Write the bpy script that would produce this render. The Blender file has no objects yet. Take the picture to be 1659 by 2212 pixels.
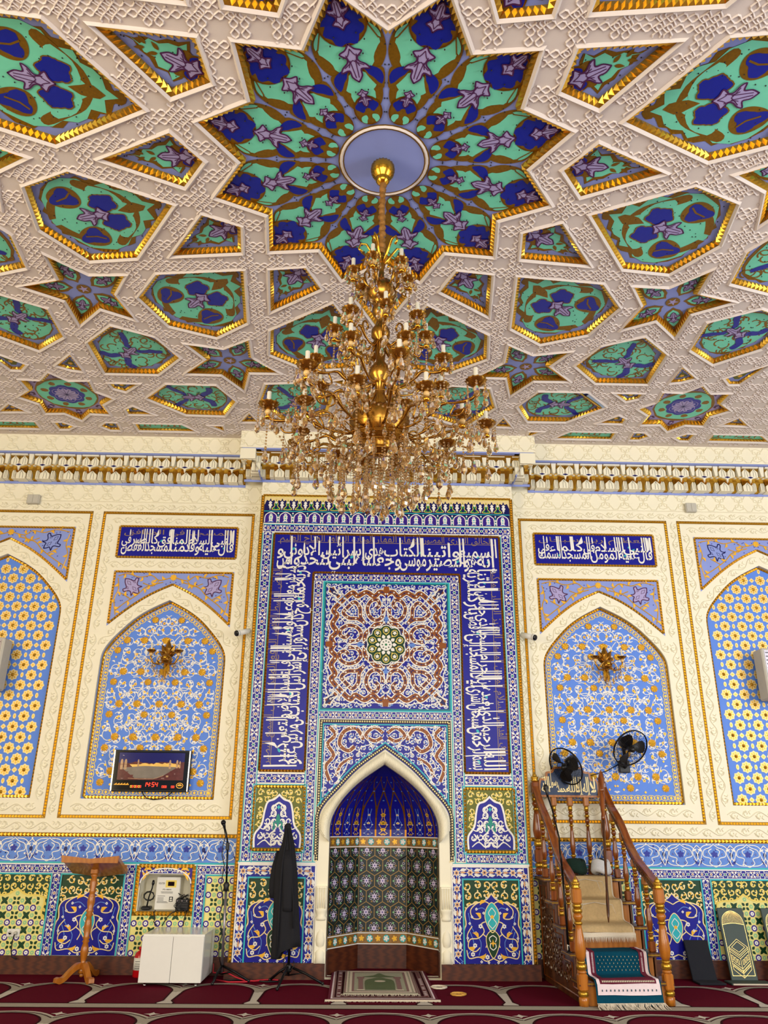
import bpy, bmesh, math, random, unicodedata
from math import sin, cos, pi, radians, hypot, atan2, sqrt
from mathutils import Vector, Matrix
from mathutils.geometry import delaunay_2d_cdt
SC = bpy.context.scene
COL = SC.collection
ZC = 4.95                      # ceiling height
YM = -0.152                    # front of the mihrab block
SX, SY = -0.1244, -3.9436      # centre of the ceiling star

# ---------------------------------------------------------------- materials
def lin(c):
    c /= 255.0
    return c / 12.92 if c <= 0.04045 else ((c + 0.055) / 1.055) ** 2.4
MATS = {}
def mat(name, rgb, rough=0.5, metal=0.0, var=0.06, scale=25.0, bump=0.0, bscale=60.0, coat=0.0, trans=0.0, ior=1.45, emit=0.0, spec=0.5, alpha=1.0):
    m = bpy.data.materials.new(name); m.use_nodes = True
    nt = m.node_tree; b = nt.nodes['Principled BSDF']
    col = tuple(lin(c) for c in rgb) + (1,)
    tc = nt.nodes.new('ShaderNodeTexCoord')
    nz = nt.nodes.new('ShaderNodeTexNoise'); nz.inputs['Scale'].default_value = scale; nz.inputs['Detail'].default_value = 3
    nt.links.new(tc.outputs['Object'], nz.inputs['Vector'])
    mx = nt.nodes.new('ShaderNodeMix'); mx.data_type = 'RGBA'
    mx.inputs[6].default_value = tuple(max(0, c * (1 - var)) for c in col[:3]) + (1,)
    mx.inputs[7].default_value = tuple(min(1, c * (1 + var)) for c in col[:3]) + (1,)
    nt.links.new(nz.outputs['Fac'], mx.inputs[0]); nt.links.new(mx.outputs[2], b.inputs['Base Color'])
    b.inputs['Roughness'].default_value = rough; b.inputs['Metallic'].default_value = metal
    b.inputs['Coat Weight'].default_value = coat; b.inputs['Coat Roughness'].default_value = 0.08
    b.inputs['Transmission Weight'].default_value = trans; b.inputs['IOR'].default_value = ior
    b.inputs['Specular IOR Level'].default_value = spec; b.inputs['Alpha'].default_value = alpha
    if emit:
        nt.links.new(mx.outputs[2], b.inputs['Emission Color']); b.inputs['Emission Strength'].default_value = emit
    if bump:
        n2 = nt.nodes.new('ShaderNodeTexNoise'); n2.inputs['Scale'].default_value = bscale; n2.inputs['Detail'].default_value = 4
        bp = nt.nodes.new('ShaderNodeBump'); bp.inputs['Strength'].default_value = bump; bp.inputs['Distance'].default_value = 0.01
        nt.links.new(tc.outputs['Object'], n2.inputs['Vector']); nt.links.new(n2.outputs['Fac'], bp.inputs['Height']); nt.links.new(bp.outputs[0], b.inputs['Normal'])
    MATS[name] = m
    return m
def wood(name, c1, c2, rough=0.35, scale=(3, 3, 30), coat=0.3):
    m = mat(name, c1, rough=rough, coat=coat); nt = m.node_tree; b = nt.nodes['Principled BSDF']
    tc = nt.nodes.new('ShaderNodeTexCoord'); mp = nt.nodes.new('ShaderNodeMapping'); mp.inputs['Scale'].default_value = scale
    wv = nt.nodes.new('ShaderNodeTexWave'); wv.inputs['Scale'].default_value = 1.2; wv.inputs['Distortion'].default_value = 6; wv.inputs['Detail'].default_value = 3
    r = nt.nodes.new('ShaderNodeMix'); r.data_type = 'RGBA'
    r.inputs[6].default_value = tuple(lin(c) for c in c1) + (1,); r.inputs[7].default_value = tuple(lin(c) for c in c2) + (1,)
    nt.links.new(tc.outputs['Object'], mp.inputs[0]); nt.links.new(mp.outputs[0], wv.inputs[0])
    nt.links.new(wv.outputs['Fac'], r.inputs[0]); nt.links.new(r.outputs[2], b.inputs['Base Color'])
    return m

# ---------------------------------------------------------------- 2D helpers
def circ(cx, cy, r, n=16, ry=None, a0=0.0):
    ry = r if ry is None else ry
    return [(cx + r * cos(a0 + 2 * pi * i / n), cy + ry * sin(a0 + 2 * pi * i / n)) for i in range(n)]
def arc(cx, cy, r, d0, d1, n=8):
    return [(cx + r * cos(radians(d0 + (d1 - d0) * i / n)), cy + r * sin(radians(d0 + (d1 - d0) * i / n))) for i in range(n + 1)]
def rect(x0, y0, x1, y1): return [(x0, y0), (x1, y0), (x1, y1), (x0, y1)]
def rot(p, d, cx=0, cy=0):
    c, s = cos(radians(d)), sin(radians(d))
    return [(cx + (x - cx) * c - (y - cy) * s, cy + (x - cx) * s + (y - cy) * c) for x, y in p]
def mov(p, dx, dy, s=1.0, sy=None): return [(x * s + dx, y * (s if sy is None else sy) + dy) for x, y in p]
def mir(p, cx=0.0): return [(2 * cx - x, y) for x, y in p]
def smooth(p, n=4, closed=False):
    out = []; N = len(p)
    for i in range(N if closed else N - 1):
        g = (lambda k: p[k % N]) if closed else (lambda k: p[max(0, min(N - 1, k))])
        a, b, c, d = g(i - 1), g(i), g(i + 1), g(i + 2)
        for j in range(n):
            t = j / n
            out.append(tuple(0.5 * (2 * b[k] + (c[k] - a[k]) * t + (2 * a[k] - 5 * b[k] + 4 * c[k] - d[k]) * t * t + (3 * b[k] - a[k] - 3 * c[k] + d[k]) * t ** 3) for k in (0, 1)))
    if not closed: out.append(p[-1])
    return out
def flower(cx, cy, r, n=5, k=0.35, a0=90, m=4):
    o = []
    for i in range(n * m):
        a = radians(a0) + 2 * pi * i / (n * m)
        o.append((cx + r * (1 - k + k * abs(cos(n * (a - radians(a0)) / 2)) * 1.0) * cos(a), cy + r * (1 - k + k * abs(cos(n * (a - radians(a0)) / 2))) * sin(a)))
    return o
def starp(cx, cy, r0, r1, n, a0=90):
    return [(cx + (r0 if i % 2 == 0 else r1) * cos(radians(a0 + 180 * i / n)), cy + (r0 if i % 2 == 0 else r1) * sin(radians(a0 + 180 * i / n))) for i in range(2 * n)]
def leaf(x0, y0, x1, y1, w, bend=0.0, n=6):
    dx, dy = x1 - x0, y1 - y0; L = hypot(dx, dy) or 1e-6; nx, ny = -dy / L, dx / L
    a, b = [], []
    for i in range(n + 1):
        t = i / n; c = bend * L * sin(pi * t); h = w * sin(pi * t ** 0.8) if 0 < t < 1 else 0
        px, py = x0 + dx * t + nx * c, y0 + dy * t + ny * c
        a.append((px + nx * h, py + ny * h)); b.append((px - nx * h, py - ny * h))
    return a + b[-2:0:-1]
def scroll(cx, cy, r, d0, turns=1.3, n=14, inward=0.75):
    return [(cx + r * (1 - inward * i / n) * cos(radians(d0 + 360 * turns * i / n)), cy + r * (1 - inward * i / n) * sin(radians(d0 + 360 * turns * i / n))) for i in range(n + 1)]
def area(p): return 0.5 * sum(p[i][0] * p[(i + 1) % len(p)][1] - p[(i + 1) % len(p)][0] * p[i][1] for i in range(len(p)))
def offset(p, d):              # inward for d > 0
    if area(p) < 0: p = p[::-1]
    N = len(p); o = []
    for i in range(N):
        (ax, ay), (bx, by), (cx, cy) = p[i - 1], p[i], p[(i + 1) % N]
        l1 = hypot(bx - ax, by - ay) or 1e-9; l2 = hypot(cx - bx, cy - by) or 1e-9
        n1 = (-(by - ay) / l1, (bx - ax) / l1); n2 = (-(cy - by) / l2, (cx - bx) / l2)
        k = 1 + n1[0] * n2[0] + n1[1] * n2[1]; k = max(k, 0.25)
        o.append((bx + d * (n1[0] + n2[0]) / k, by + d * (n1[1] + n2[1]) / k))
    return o
def inside(x, y, p):
    r = False; j = len(p) - 1
    for i in range(len(p)):
        if (p[i][1] > y) != (p[j][1] > y) and x < (p[j][0] - p[i][0]) * (y - p[i][1]) / (p[j][1] - p[i][1]) + p[i][0]: r = not r
        j = i
    return r
def ragged(p, step, amp, seed=0, closed=True):
    R = random.Random(seed); o = []; N = len(p)
    if area(p) < 0: p = p[::-1]
    for i in range(N if closed else N - 1):
        (ax, ay), (bx, by) = p[i], p[(i + 1) % N]; L = hypot(bx - ax, by - ay); k = max(1, int(L / step))
        for j in range(k):
            t = j / k; d = amp * (R.random() * 1.0 + (0.6 if j % 2 else -0.6)); nx, ny = -(by - ay) / (L or 1), (bx - ax) / (L or 1)
            o.append((ax + (bx - ax) * t + nx * d, ay + (by - ay) * t + ny * d))
    return o
def polar(r, d): return (r * cos(radians(d)), r * sin(radians(d)))

def arab(g, poly, cx, z0, z1, hw, st, cols, h, r=0.4, lw=0.008, seed=1, leafs=True, fl=None):
    """mirrored scrolls with leaves filling a shape"""
    R = random.Random(seed); nz = max(1, round((z1 - z0) / st)); nx = max(1, round(hw / st))
    for j in range(nz):
        for i in range(nx):
            x = (i + 0.5) * hw / nx + R.uniform(-0.1, 0.1) * st; z = z0 + (j + 0.5) * (z1 - z0) / nz + R.uniform(-0.1, 0.1) * st
            d = R.uniform(0, 360); p = scroll(x, z, st * r, d, 0.85 if (i + j) % 2 else -0.85, 11, 0.6)
            if not all(inside(cx + a, b, poly) for a, b in p): continue
            for s in (-1, 1):
                t = lambda pts: [(cx + s * a, b) for a, b in pts]
                g.line(t(p), lw, cols[0], h)
                if leafs:
                    for k in (1, 4, 7):
                        a, b = p[k]; L = st * 0.34; an = radians(d + k * 40 + 100)
                        g.poly(t(leaf(a, b, a + L * cos(an), b + L * sin(an), L * 0.26, 0.3, 4)), cols[k % len(cols)], h + 0.001)
                a, b = p[-1]; g.poly(t(flower(a, b, st * 0.16, 5, 0.4)), fl or cols[0], h + 0.001)
                if fl: g.poly(t(circ(a, b, st * 0.05, 5)), 'navy', h + 0.002)

# ---------------------------------------------------------------- mesh builder
class G:
    def __init__(s, mats):
        s.m = list(mats); s.v = []; s.f = []; s.i = []; s.sm = []; s.k = 0
        s.fr = lambda u, v, h: (u, v, h)
    def frame(s, O, U, V, N):
        O, U, V, N = map(Vector, (O, U, V, N))
        s.fr = lambda u, v, h: tuple(O + U * u + V * v + N * h); return s
    def mi(s, name):
        if name not in s.m: s.m.append(name)
        return s.m.index(name)
    def add(s, vs, fs, name, smooth=False):
        b = len(s.v); s.v += [tuple(v) for v in vs]; k = s.mi(name)
        for f in fs: s.f.append(tuple(b + j for j in f)); s.i.append(k); s.sm.append(smooth)
    def poly(s, p, name, h=0.0, side=0.0):
        q = []
        for t in p:
            if not q or abs(t[0] - q[-1][0]) + abs(t[1] - q[-1][1]) > 1e-6: q.append(t)
        if len(q) > 2 and abs(q[0][0] - q[-1][0]) + abs(q[0][1] - q[-1][1]) < 1e-6: q.pop()
        n = len(q)
        if n < 3: return
        s.k = (s.k + 1) % 13; h += s.k * 3e-5
        s.add([s.fr(x, y, h) for x, y in q], [tuple(range(n))], name)
        if side:
            s.add([s.fr(x, y, h) for x, y in q] + [s.fr(x, y, h - side) for x, y in q], [(i, (i + 1) % n, n + (i + 1) % n, n + i) for i in range(n)], name)
    def line(s, p, w, name, h=0.0, closed=False, ridge=0.0, w1=None):
        N = len(p)
        if N < 2: return
        s.k = (s.k + 1) % 13; h += s.k * 3e-5
        L, R, M = [], [], []
        for i in range(N):
            a = p[(i - 1) % N] if closed or i > 0 else p[i]; c = p[(i + 1) % N] if closed or i < N - 1 else p[i]; b = p[i]
            d1 = (b[0] - a[0], b[1] - a[1]); d2 = (c[0] - b[0], c[1] - b[1]); l1, l2 = hypot(*d1), hypot(*d2)
            if l1 < 1e-9: d1, l1 = d2, l2
            if l2 < 1e-9: d2, l2 = d1, l1
            if l1 < 1e-9: continue
            n1 = (-d1[1] / l1, d1[0] / l1); n2 = (-d2[1] / l2, d2[0] / l2); k = max(1 + n1[0] * n2[0] + n1[1] * n2[1], 0.5)
            t = i / (N - 1); ww = (w if w1 is None else w + (w1 - w) * t) / 2
            m = ((n1[0] + n2[0]) / k * ww, (n1[1] + n2[1]) / k * ww)
            L.append((b[0] + m[0], b[1] + m[1])); R.append((b[0] - m[0], b[1] - m[1])); M.append(b)
        n = len(L); k = n if closed else n - 1
        if ridge:
            vs = [s.fr(x, y, h) for x, y in L] + [s.fr(x, y, h + ridge) for x, y in M] + [s.fr(x, y, h) for x, y in R]
            fs = [(i, (i + 1) % n, n + (i + 1) % n, n + i) for i in range(k)] + [(n + i, n + (i + 1) % n, 2 * n + (i + 1) % n, 2 * n + i) for i in range(k)]
        else:
            vs = [s.fr(x, y, h) for x, y in L] + [s.fr(x, y, h) for x, y in R]
            fs = [(i, (i + 1) % n, n + (i + 1) % n, n + i) for i in range(k)]
        s.add(vs, fs, name)
    def studs(s, p, w, name, pitch=0.03, hgt=0.012, h=0.0, closed=True):
        N = len(p)
        for i in range(N if closed else N - 1):
            (ax, ay), (bx, by) = p[i], p[(i + 1) % N]; L = hypot(bx - ax, by - ay)
            if L < 1e-5: continue
            k = max(1, round(L / pitch)); ux, uy = (bx - ax) / L, (by - ay) / L; nx, ny = -uy * w / 2, ux * w / 2
            for j in range(k):
                t0, t1 = L * j / k, L * (j + 1) / k; tm = (t0 + t1) / 2
                P = lambda t, e: (ax + ux * t + nx * e, ay + uy * t + ny * e)
                vs = [s.fr(*P(t0, -1), h), s.fr(*P(t1, -1), h), s.fr(*P(t1, 1), h), s.fr(*P(t0, 1), h), s.fr(*P(tm, 0), h + hgt)]
                s.add(vs, [(0, 1, 4), (1, 2, 4), (2, 3, 4), (3, 0, 4)], name)
    def box(s, x0, y0, z0, x1, y1, z1, name, bev=0.0):
        if bev:
            b = bev; vs = []; 
            for z, e in ((z0, b), (z0 + b, 0), (z1 - b, 0), (z1, b)):
                q = [(x0 + b + e * 0, y0 + e), (x1 - b, y0 + e), (x1 - e, y0 + b), (x1 - e, y1 - b), (x1 - b, y1 - e), (x0 + b, y1 - e), (x0 + e, y1 - b), (x0 + e, y0 + b)]
                vs += [s.fr(x, y, z) for x, y in q]
            fs = [tuple(range(7, -1, -1)), tuple(range(24, 32))]
            for k in range(3): fs += [(8 * k + i, 8 * k + (i + 1) % 8, 8 * k + 8 + (i + 1) % 8, 8 * k + 8 + i) for i in range(8)]
            s.add(vs, fs, name); return
        vs = [s.fr(x, y, z) for z in (z0, z1) for x, y in ((x0, y0), (x1, y0), (x1, y1), (x0, y1))]
        s.add(vs, [(3, 2, 1, 0), (4, 5, 6, 7), (0, 1, 5, 4), (1, 2, 6, 5), (2, 3, 7, 6), (3, 0, 4, 7)], name)
    def prism(s, p, h0, h1, name):
        n = len(p)
        if area(p) < 0: p = p[::-1]
        s.add([s.fr(x, y, h0) for x, y in p] + [s.fr(x, y, h1) for x, y in p], [tuple(range(n - 1, -1, -1)), tuple(range(n, 2 * n))] + [(i, (i + 1) % n, n + (i + 1) % n, n + i) for i in range(n)], name)
    def tube(s, pts, r, name, n=8, cap=True, closed=False):
        P = [Vector(s.fr(*p)) for p in pts]; rr = r if isinstance(r, (list, tuple)) else [r] * len(P)
        T0 = (P[1] - P[0]).normalized(); up = Vector((0, 0, 1)) if abs(T0.z) < 0.9 else Vector((1, 0, 0)); A = T0.cross(up).normalized()
        vs = []; N = len(P)
        for i, p in enumerate(P):
            T = ((P[(i + 1) % N] if closed or i < N - 1 else P[i]) - (P[i - 1] if closed or i else P[i]))
            T = T.normalized() if T.length > 1e-9 else T0
            A = (A - T * A.dot(T)); A = A.normalized() if A.length > 1e-6 else T.orthogonal().normalized(); B = T.cross(A)
            vs += [p + (A * cos(2 * pi * k / n) + B * sin(2 * pi * k / n)) * rr[i] for k in range(n)]
        fs = [(i * n + k, i * n + (k + 1) % n, ((i + 1) % N) * n + (k + 1) % n, ((i + 1) % N) * n + k) for i in range(N if closed else N - 1) for k in range(n)]
        if cap and not closed: fs += [tuple(range(n - 1, -1, -1)), tuple(range((N - 1) * n, N * n))]
        s.add(vs, fs, name, True)
    def lathe(s, prof, name, O=(0, 0, 0), n=16, flute=0.0, k=0, axis=None, smooth=True):
        # prof [(r, z)], axis None = +z
        vs = []; O = Vector(O)
        Q = Vector((0, 0, 1)).rotation_difference(Vector(axis)).to_matrix() if axis else None
        for r, z in prof:
            for i in range(n):
                a = 2 * pi * i / n; q = r * (1 + flute * cos(k * a)) if k else r
                w = Vector((q * cos(a), q * sin(a), z)); w = Q @ w if Q else w
                vs.append(s.fr(*(O + w)))
        m = len(prof)
        fs = [(j * n + i, j * n + (i + 1) % n, (j + 1) * n + (i + 1) % n, (j + 1) * n + i) for j in range(m - 1) for i in range(n)]
        if prof[0][0] > 1e-4: fs.append(tuple(range(n - 1, -1, -1)))
        if prof[-1][0] > 1e-4: fs.append(tuple(range((m - 1) * n, m * n)))
        s.add(vs, fs, name, smooth)
    def ball(s, c, r, name, n=8, m=6, sz=1.0):
        s.lathe([(max(1e-5, r * sin(pi * j / m)), -r * sz * cos(pi * j / m)) for j in range(m + 1)], name, c, n)
    def plate(s, outer, holes, name, h=0.0, deep=0.0, side=None):
        pts = [Vector(p) for p in outer]; loops = [list(range(len(outer)))]
        for q in holes:
            b = len(pts); pts += [Vector(p) for p in q]; loops.append(list(range(b, b + len(q))))
        ed = [(l[i], l[(i + 1) % len(l)]) for l in loops for i in range(len(l))]
        vo, _, fo, *_ = delaunay_2d_cdt(pts, ed, [], 0, 1e-6)
        keep = []
        for f in fo:
            cx = sum(vo[i].x for i in f) / len(f); cy = sum(vo[i].y for i in f) / len(f)
            if inside(cx, cy, outer) and not any(inside(cx, cy, q) for q in holes): keep.append(tuple(f))
        s.add([s.fr(v.x, v.y, h) for v in vo], keep, name)
        if deep:
            for q in holes:
                n = len(q); s.add([s.fr(x, y, h) for x, y in q] + [s.fr(x, y, h - deep) for x, y in q], [(i, (i + 1) % n, n + (i + 1) % n, n + i) for i in range(n)], side or name)
    def build(s, name, parent=None, kind=None, loc=None):
        me = bpy.data.meshes.new(name); me.from_pydata(s.v, [], s.f)
        for k in s.m: me.materials.append(MATS[k])
        me.polygons.foreach_set('material_index', s.i); me.polygons.foreach_set('use_smooth', s.sm); me.update()
        o = bpy.data.objects.new(name, me); COL.objects.link(o)
        if parent: o.parent = parent
        if kind: o['kind'] = kind
        if loc: o.location = loc
        return o
def W(y=0.0, mats=()):         # a builder drawing on a wall plane that faces the camera
    return G(mats).frame((0, y, 0), (1, 0, 0), (0, 0, 1), (0, -1, 0))
def empty(name, loc, label=None, cat=None, group=None, kind=None, rz=0.0):
    o = bpy.data.objects.new(name, None); COL.objects.link(o); o.location = loc; o.rotation_euler = (0, 0, rz); o.empty_display_size = 0.1
    return tag(o, label, cat, group, kind)
def tag(o, label=None, cat=None, group=None, kind=None):
    for k, v in (('label', label), ('category', cat), ('group', group), ('kind', kind)):
        if v: o[k] = v
    return o
def copy_tree(o, parent=None):
    c = o.copy(); COL.objects.link(c)
    if parent: c.parent = parent
    for ch in list(o.children): copy_tree(ch, c)
    return c

# ---------------------------------------------------------------- Arabic lettering
FORMS = {}
for cp in range(0xFE70, 0xFEFD):
    d = unicodedata.decomposition(chr(cp)).split()
    if len(d) >= 2:
        t = {'<isolated>': 's', '<final>': 'f', '<initial>': 'n', '<medial>': 'm'}.get(d[0])
        FORMS[(''.join(chr(int(q, 16)) for q in d[1:]), t)] = chr(cp)
def shape(word):
    u = []; i = 0
    while i < len(word):
        if (word[i:i + 2], 's') in FORMS and len(word[i:i + 2]) == 2: u.append(word[i:i + 2]); i += 2
        else: u.append(word[i]); i += 1
    out = []
    for k, c in enumerate(u):
        pj = k > 0 and (u[k - 1], 'n') in FORMS and (c, 'f') in FORMS
        nj = k < len(u) - 1 and (c, 'n') in FORMS and (u[k + 1], 'f') in FORMS
        out.append(FORMS.get((c, 'm' if pj and nj else 'f' if pj else 'n' if nj else 's'), c))
    return ''.join(reversed(out))
_tc = bpy.data.curves.new('lettering', 'FONT'); _to = bpy.data.objects.new('lettering', _tc); COL.objects.link(_to)
_WC = {}
def glyphs(txt, off=0.012):
    if (txt, off) not in _WC:
        _tc.body = txt; _tc.offset = off; _tc.resolution_u = 4
        e = _to.evaluated_get(bpy.context.evaluated_depsgraph_get()); me = e.to_mesh()
        _WC[(txt, off)] = ([tuple(v.co[:2]) for v in me.vertices], [tuple(p.vertices) for p in me.polygons]); e.to_mesh_clear()
    return _WC[(txt, off)]
def put(g, txt, x0, y0, wid, hx, name, h, tall=0.0, rise=0.60, off=0.004):
    """set a word: width WID (right edge at x0+wid), letter body height HX per em; above RISE em the ascenders are drawn out by TALL"""
    vs, fs = glyphs(txt, off)
    if not vs: return
    a, b = min(v[0] for v in vs), max(v[0] for v in vs); k = wid / max(b - a, 1e-3)
    o = []
    for x, y in vs:
        if tall: y = min(y, 0.722)
        yy = y * hx + (max(0.0, y - rise) * tall); xx = (x - a) * k
        if y > rise and tall: xx -= (y - rise) * tall * 0.03
        o.append(g.fr(x0 + xx, y0 + yy, h + g.k * 5e-5))
    g.add(o, fs, name)
    g.k = (g.k + 1) % 13
mat('plaster', (250, 243, 218), 0.62, var=0.03, scale=3, bump=0.06, bscale=180)
mat('ceiling_plaster', (226, 214, 206), 0.65, var=0.03, scale=3, bump=0.06, bscale=180)
mat('gold', (226, 178, 66), 0.28, 0.9, var=0.2, scale=40)
mat('dark_gold', (150, 98, 18), 0.34, 0.75, var=0.3, scale=60)
mat('gold_paint', (240, 182, 52), 0.4, 0.35, var=0.18, scale=60)
mat('pale_gold', (246, 222, 158), 0.45, 0.15, var=0.1, scale=60)
mat('ochre', (136, 98, 14), 0.4, 0.3, var=0.35, scale=70)
mat('periwinkle', (92, 140, 236), 0.55, var=0.06, scale=8)
mat('lavender', (142, 158, 226), 0.55, var=0.06, scale=8)
mat('ceiling_lavender', (146, 160, 226), 0.55, var=0.06, scale=8)
mat('mint', (122, 224, 190), 0.5, var=0.05)
mat('lilac', (176, 164, 214), 0.5, var=0.08)
mat('plum', (78, 26, 82), 0.5)
mat('deep_blue', (14, 32, 158), 0.4, var=0.1)
mat('cobalt', (10, 12, 148), 0.36, var=0.2, scale=12, spec=0.35)
mat('navy', (16, 18, 92), 0.36, var=0.15, spec=0.35)
mat('tile_white', (246, 243, 236), 0.36, var=0.03, spec=0.35)
mat('turquoise', (50, 186, 196), 0.36, var=0.1, spec=0.35)
mat('teal_green', (20, 140, 124), 0.36, var=0.1, spec=0.35)
mat('sky_tile', (96, 140, 222), 0.36, var=0.22, scale=22, spec=0.35)
mat('brown_tile', (146, 78, 16), 0.36, var=0.15, spec=0.35)
mat('peach', (226, 170, 122), 0.36, spec=0.35)
mat('olive', (98, 104, 14), 0.36, var=0.15, spec=0.35)
mat('dark_green', (14, 62, 32), 0.36, var=0.15, spec=0.35)
mat('mid_green', (22, 128, 74), 0.36, var=0.1, spec=0.35)
mat('yellow', (240, 214, 104), 0.36, var=0.08, spec=0.35)
mat('cream_yellow', (238, 226, 140), 0.36, var=0.06, spec=0.35)
mat('pale_green', (148, 204, 150), 0.36, spec=0.35)
mat('violet', (58, 28, 140), 0.36, spec=0.35)
mat('black_tile', (18, 16, 22), 0.36, spec=0.35)
mat('kufic', (150, 124, 96), 0.35)
mat('niche_green', (20, 38, 40), 0.45, var=0.2)
mat('niche_lilac', (214, 200, 226), 0.3)
mat('niche_gold', (150, 118, 62), 0.4, 0.2)
mat('bronze_band', (150, 110, 60), 0.35, 0.2, var=0.3, scale=30)
wood('board', (92, 42, 16), (66, 26, 10), 0.5, coat=0.05)
mat('ink', (24, 18, 24), 0.6)
# ================================================================ back wall
XW = 6.4                        # half width of the hall
def arch(cx, w, zs, pts, za, n=3):
    """pointed arch outline, left foot to right foot: pts (dx, z) from the spring up to the apex"""
    half = smooth([(w, zs)] + pts + [(0, za)], n)
    return [(cx - x, z) for x, z in half] + [(cx + x, z) for x, z in reversed(half[:-1])]
INP = [(0.60, 2.70), (0.565, 2.79), (0.484, 2.90), (0.34, 3.051), (0.19, 3.158)]
def inner_arch(cx, up=0.0, w=0.605): k = w / 0.605; return [(cx - w, 1.39)] + arch(cx, w, 2.58 + up, [(x * k, z + up) for x, z in INP], 3.256 + up) + [(cx + w, 1.39)]
BAYS = [(-2.16, 0, 0.605), (2.16, 0, 0.615), (-3.85, 0.46, 0.635), (3.85, 0.46, 0.635)]
NICHE = [(-2.135, 0.48)] + [(-1.915 + 0.205 * cos(radians(a)) * -1 if False else -1.912 - 0.222 * cos(radians(a)), 0.70 + 0.12 * sin(radians(a))) for a in range(0, 181, 15)] + [(-1.685, 0.48)]
wb = W(0)
wb.plate(rect(-XW, 0.0, XW, 5.0), [inner_arch(c, u, w) for c, u, w in BAYS] + [NICHE, rect(-0.62, 0.002, 0.62, 1.86)], 'plaster', 0, 0.035)
wall_back = wb.build('wall_back', kind='structure')
def wpart(g, name): return g.build(name, wall_back)

def vine(g, x0, y0, x1, y1, w, name, lw=0.008, ridge=0.007, h=0.001):
    """low plaster scrollwork along a strip"""
    L = hypot(x1 - x0, y1 - y0); ux, uy = (x1 - x0) / L, (y1 - y0) / L; k = max(2, round(L / (w * 1.2))); st = L / k
    P = lambda t, e: (x0 + ux * t - uy * e, y0 + uy * t + ux * e)
    a = w * 0.30
    g.line([P(t * L / (k * 8), a * 0.9 * sin(pi * t / 8)) for t in range(k * 8 + 1)], lw, name, h, ridge=ridge)
    for i in range(k):
        s = 1 if i % 2 == 0 else -1; c = (i + 0.5) * st
        g.line([P(c + px, s * (py - a * 0.1)) for px, py in scroll(0, -a * 0.25, a * 0.95, 60, 0.95, 9, 0.7)], lw * 0.8, name, h, ridge=ridge)
        g.line([P(c + st * q, -s * r * w) for q, r in ((-0.30, 0.02), (-0.20, 0.26), (-0.02, 0.36), (0.06, 0.25))], lw * 0.8, name, h, ridge=ridge)
        g.line([P(c + st * q, -s * r * w) for q, r in ((0.30, 0.05), (0.20, 0.28), (0.34, 0.38))], lw * 0.8, name, h, ridge=ridge)
        g.poly([P(x, y) for x, y in leaf(c - st * 0.05, -s * w * 0.3, c + st * 0.16, -s * w * 0.12, w * 0.05)], name, h + ridge * 0.7)
def knots(g, x0, z0, x1, z1, name, p=0.2, lw=0.010, ridge=0.008, h=0.001):
    """engraved star and knot lattice along a frieze"""
    n = round((x1 - x0) / p); q = (x1 - x0) / n; H = z1 - z0; zc = (z0 + z1) / 2; a = H * 0.46
    for i in range(n):
        c = x0 + (i + 0.5) * q
        for s in (1, -1):
            for pts in ([(-0.5, 0), (-0.42, 0.5), (-0.25, 0.55), (-0.12, 1)], [(-0.5, 0.1), (-0.3, 0.25), (-0.3, 0.75), (-0.5, 0.9)], [(0.5, 0), (0.42, 0.5), (0.25, 0.55), (0.12, 1)], [(0.5, 0.1), (0.3, 0.25), (0.3, 0.75), (0.5, 0.9)], [(-0.12, 1), (0.12, 1)]):
                g.line([(c + x * q, zc + s * y * a) for x, y in pts], lw, name, h, ridge=ridge)

g = W(0)
for s in (-1, 1):
    knots(g, min(s * 1.30, s * 6.2), 4.31, max(s * 1.30, s * 6.2), 4.50, 'plaster')
    vine(g, s * 1.32, 4.245, s * 6.2, 4.245, 0.09, 'plaster')
    g.line([(s * 1.30, 4.303), (s * 6.3, 4.303)], 0.012, 'plaster', 0.001, ridge=0.008)
    vine(g, s * 1.45, 1.16, s * 6.2, 1.16, 0.10, 'plaster')
    for x in (1.345, 3.005, 4.70): vine(g, s * x, 1.25, s * x, 4.18, 0.085, 'plaster')
    cx = s * 2.16                # the framed bay next to the mihrab
    vine(g, cx - 0.68, 1.32, cx + 0.68, 1.32, 0.10, 'plaster')
    vine(g, cx - 0.68, 4.10, cx + 0.68, 4.10, 0.09, 'plaster'); vine(g, cx - 0.66, 3.625, cx + 0.66, 3.625, 0.10, 'plaster')
    for t in (-1, 1):
        vine(g, cx + t * 0.695, 1.40, cx + t * 0.695, 2.9, 0.10, 'plaster'); vine(g, cx + t * 0.69, 2.95, cx + t * 0.69, 4.05, 0.09, 'plaster')
        vine(g, cx + t * 0.64, 2.80, cx + t * 0.35, 3.12, 0.10, 'plaster'); vine(g, cx + t * 0.33, 3.13, cx + t * 0.02, 3.33, 0.10, 'plaster')
    cx = s * 3.85
    vine(g, cx - 0.7, 1.31, cx + 0.7, 1.31, 0.10, 'plaster'); vine(g, cx - 0.7, 4.10, cx + 0.7, 4.10, 0.09, 'plaster')
    for t in (-1, 1):
        vine(g, cx + t * 0.71, 1.38, cx + t * 0.71, 4.05, 0.10, 'plaster')
        vine(g, cx + t * 0.67, 3.25, cx + t * 0.36, 3.58, 0.10, 'plaster'); vine(g, cx + t * 0.34, 3.60, cx + t * 0.02, 3.80, 0.10, 'plaster')
wpart(g, 'plaster_relief')

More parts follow.
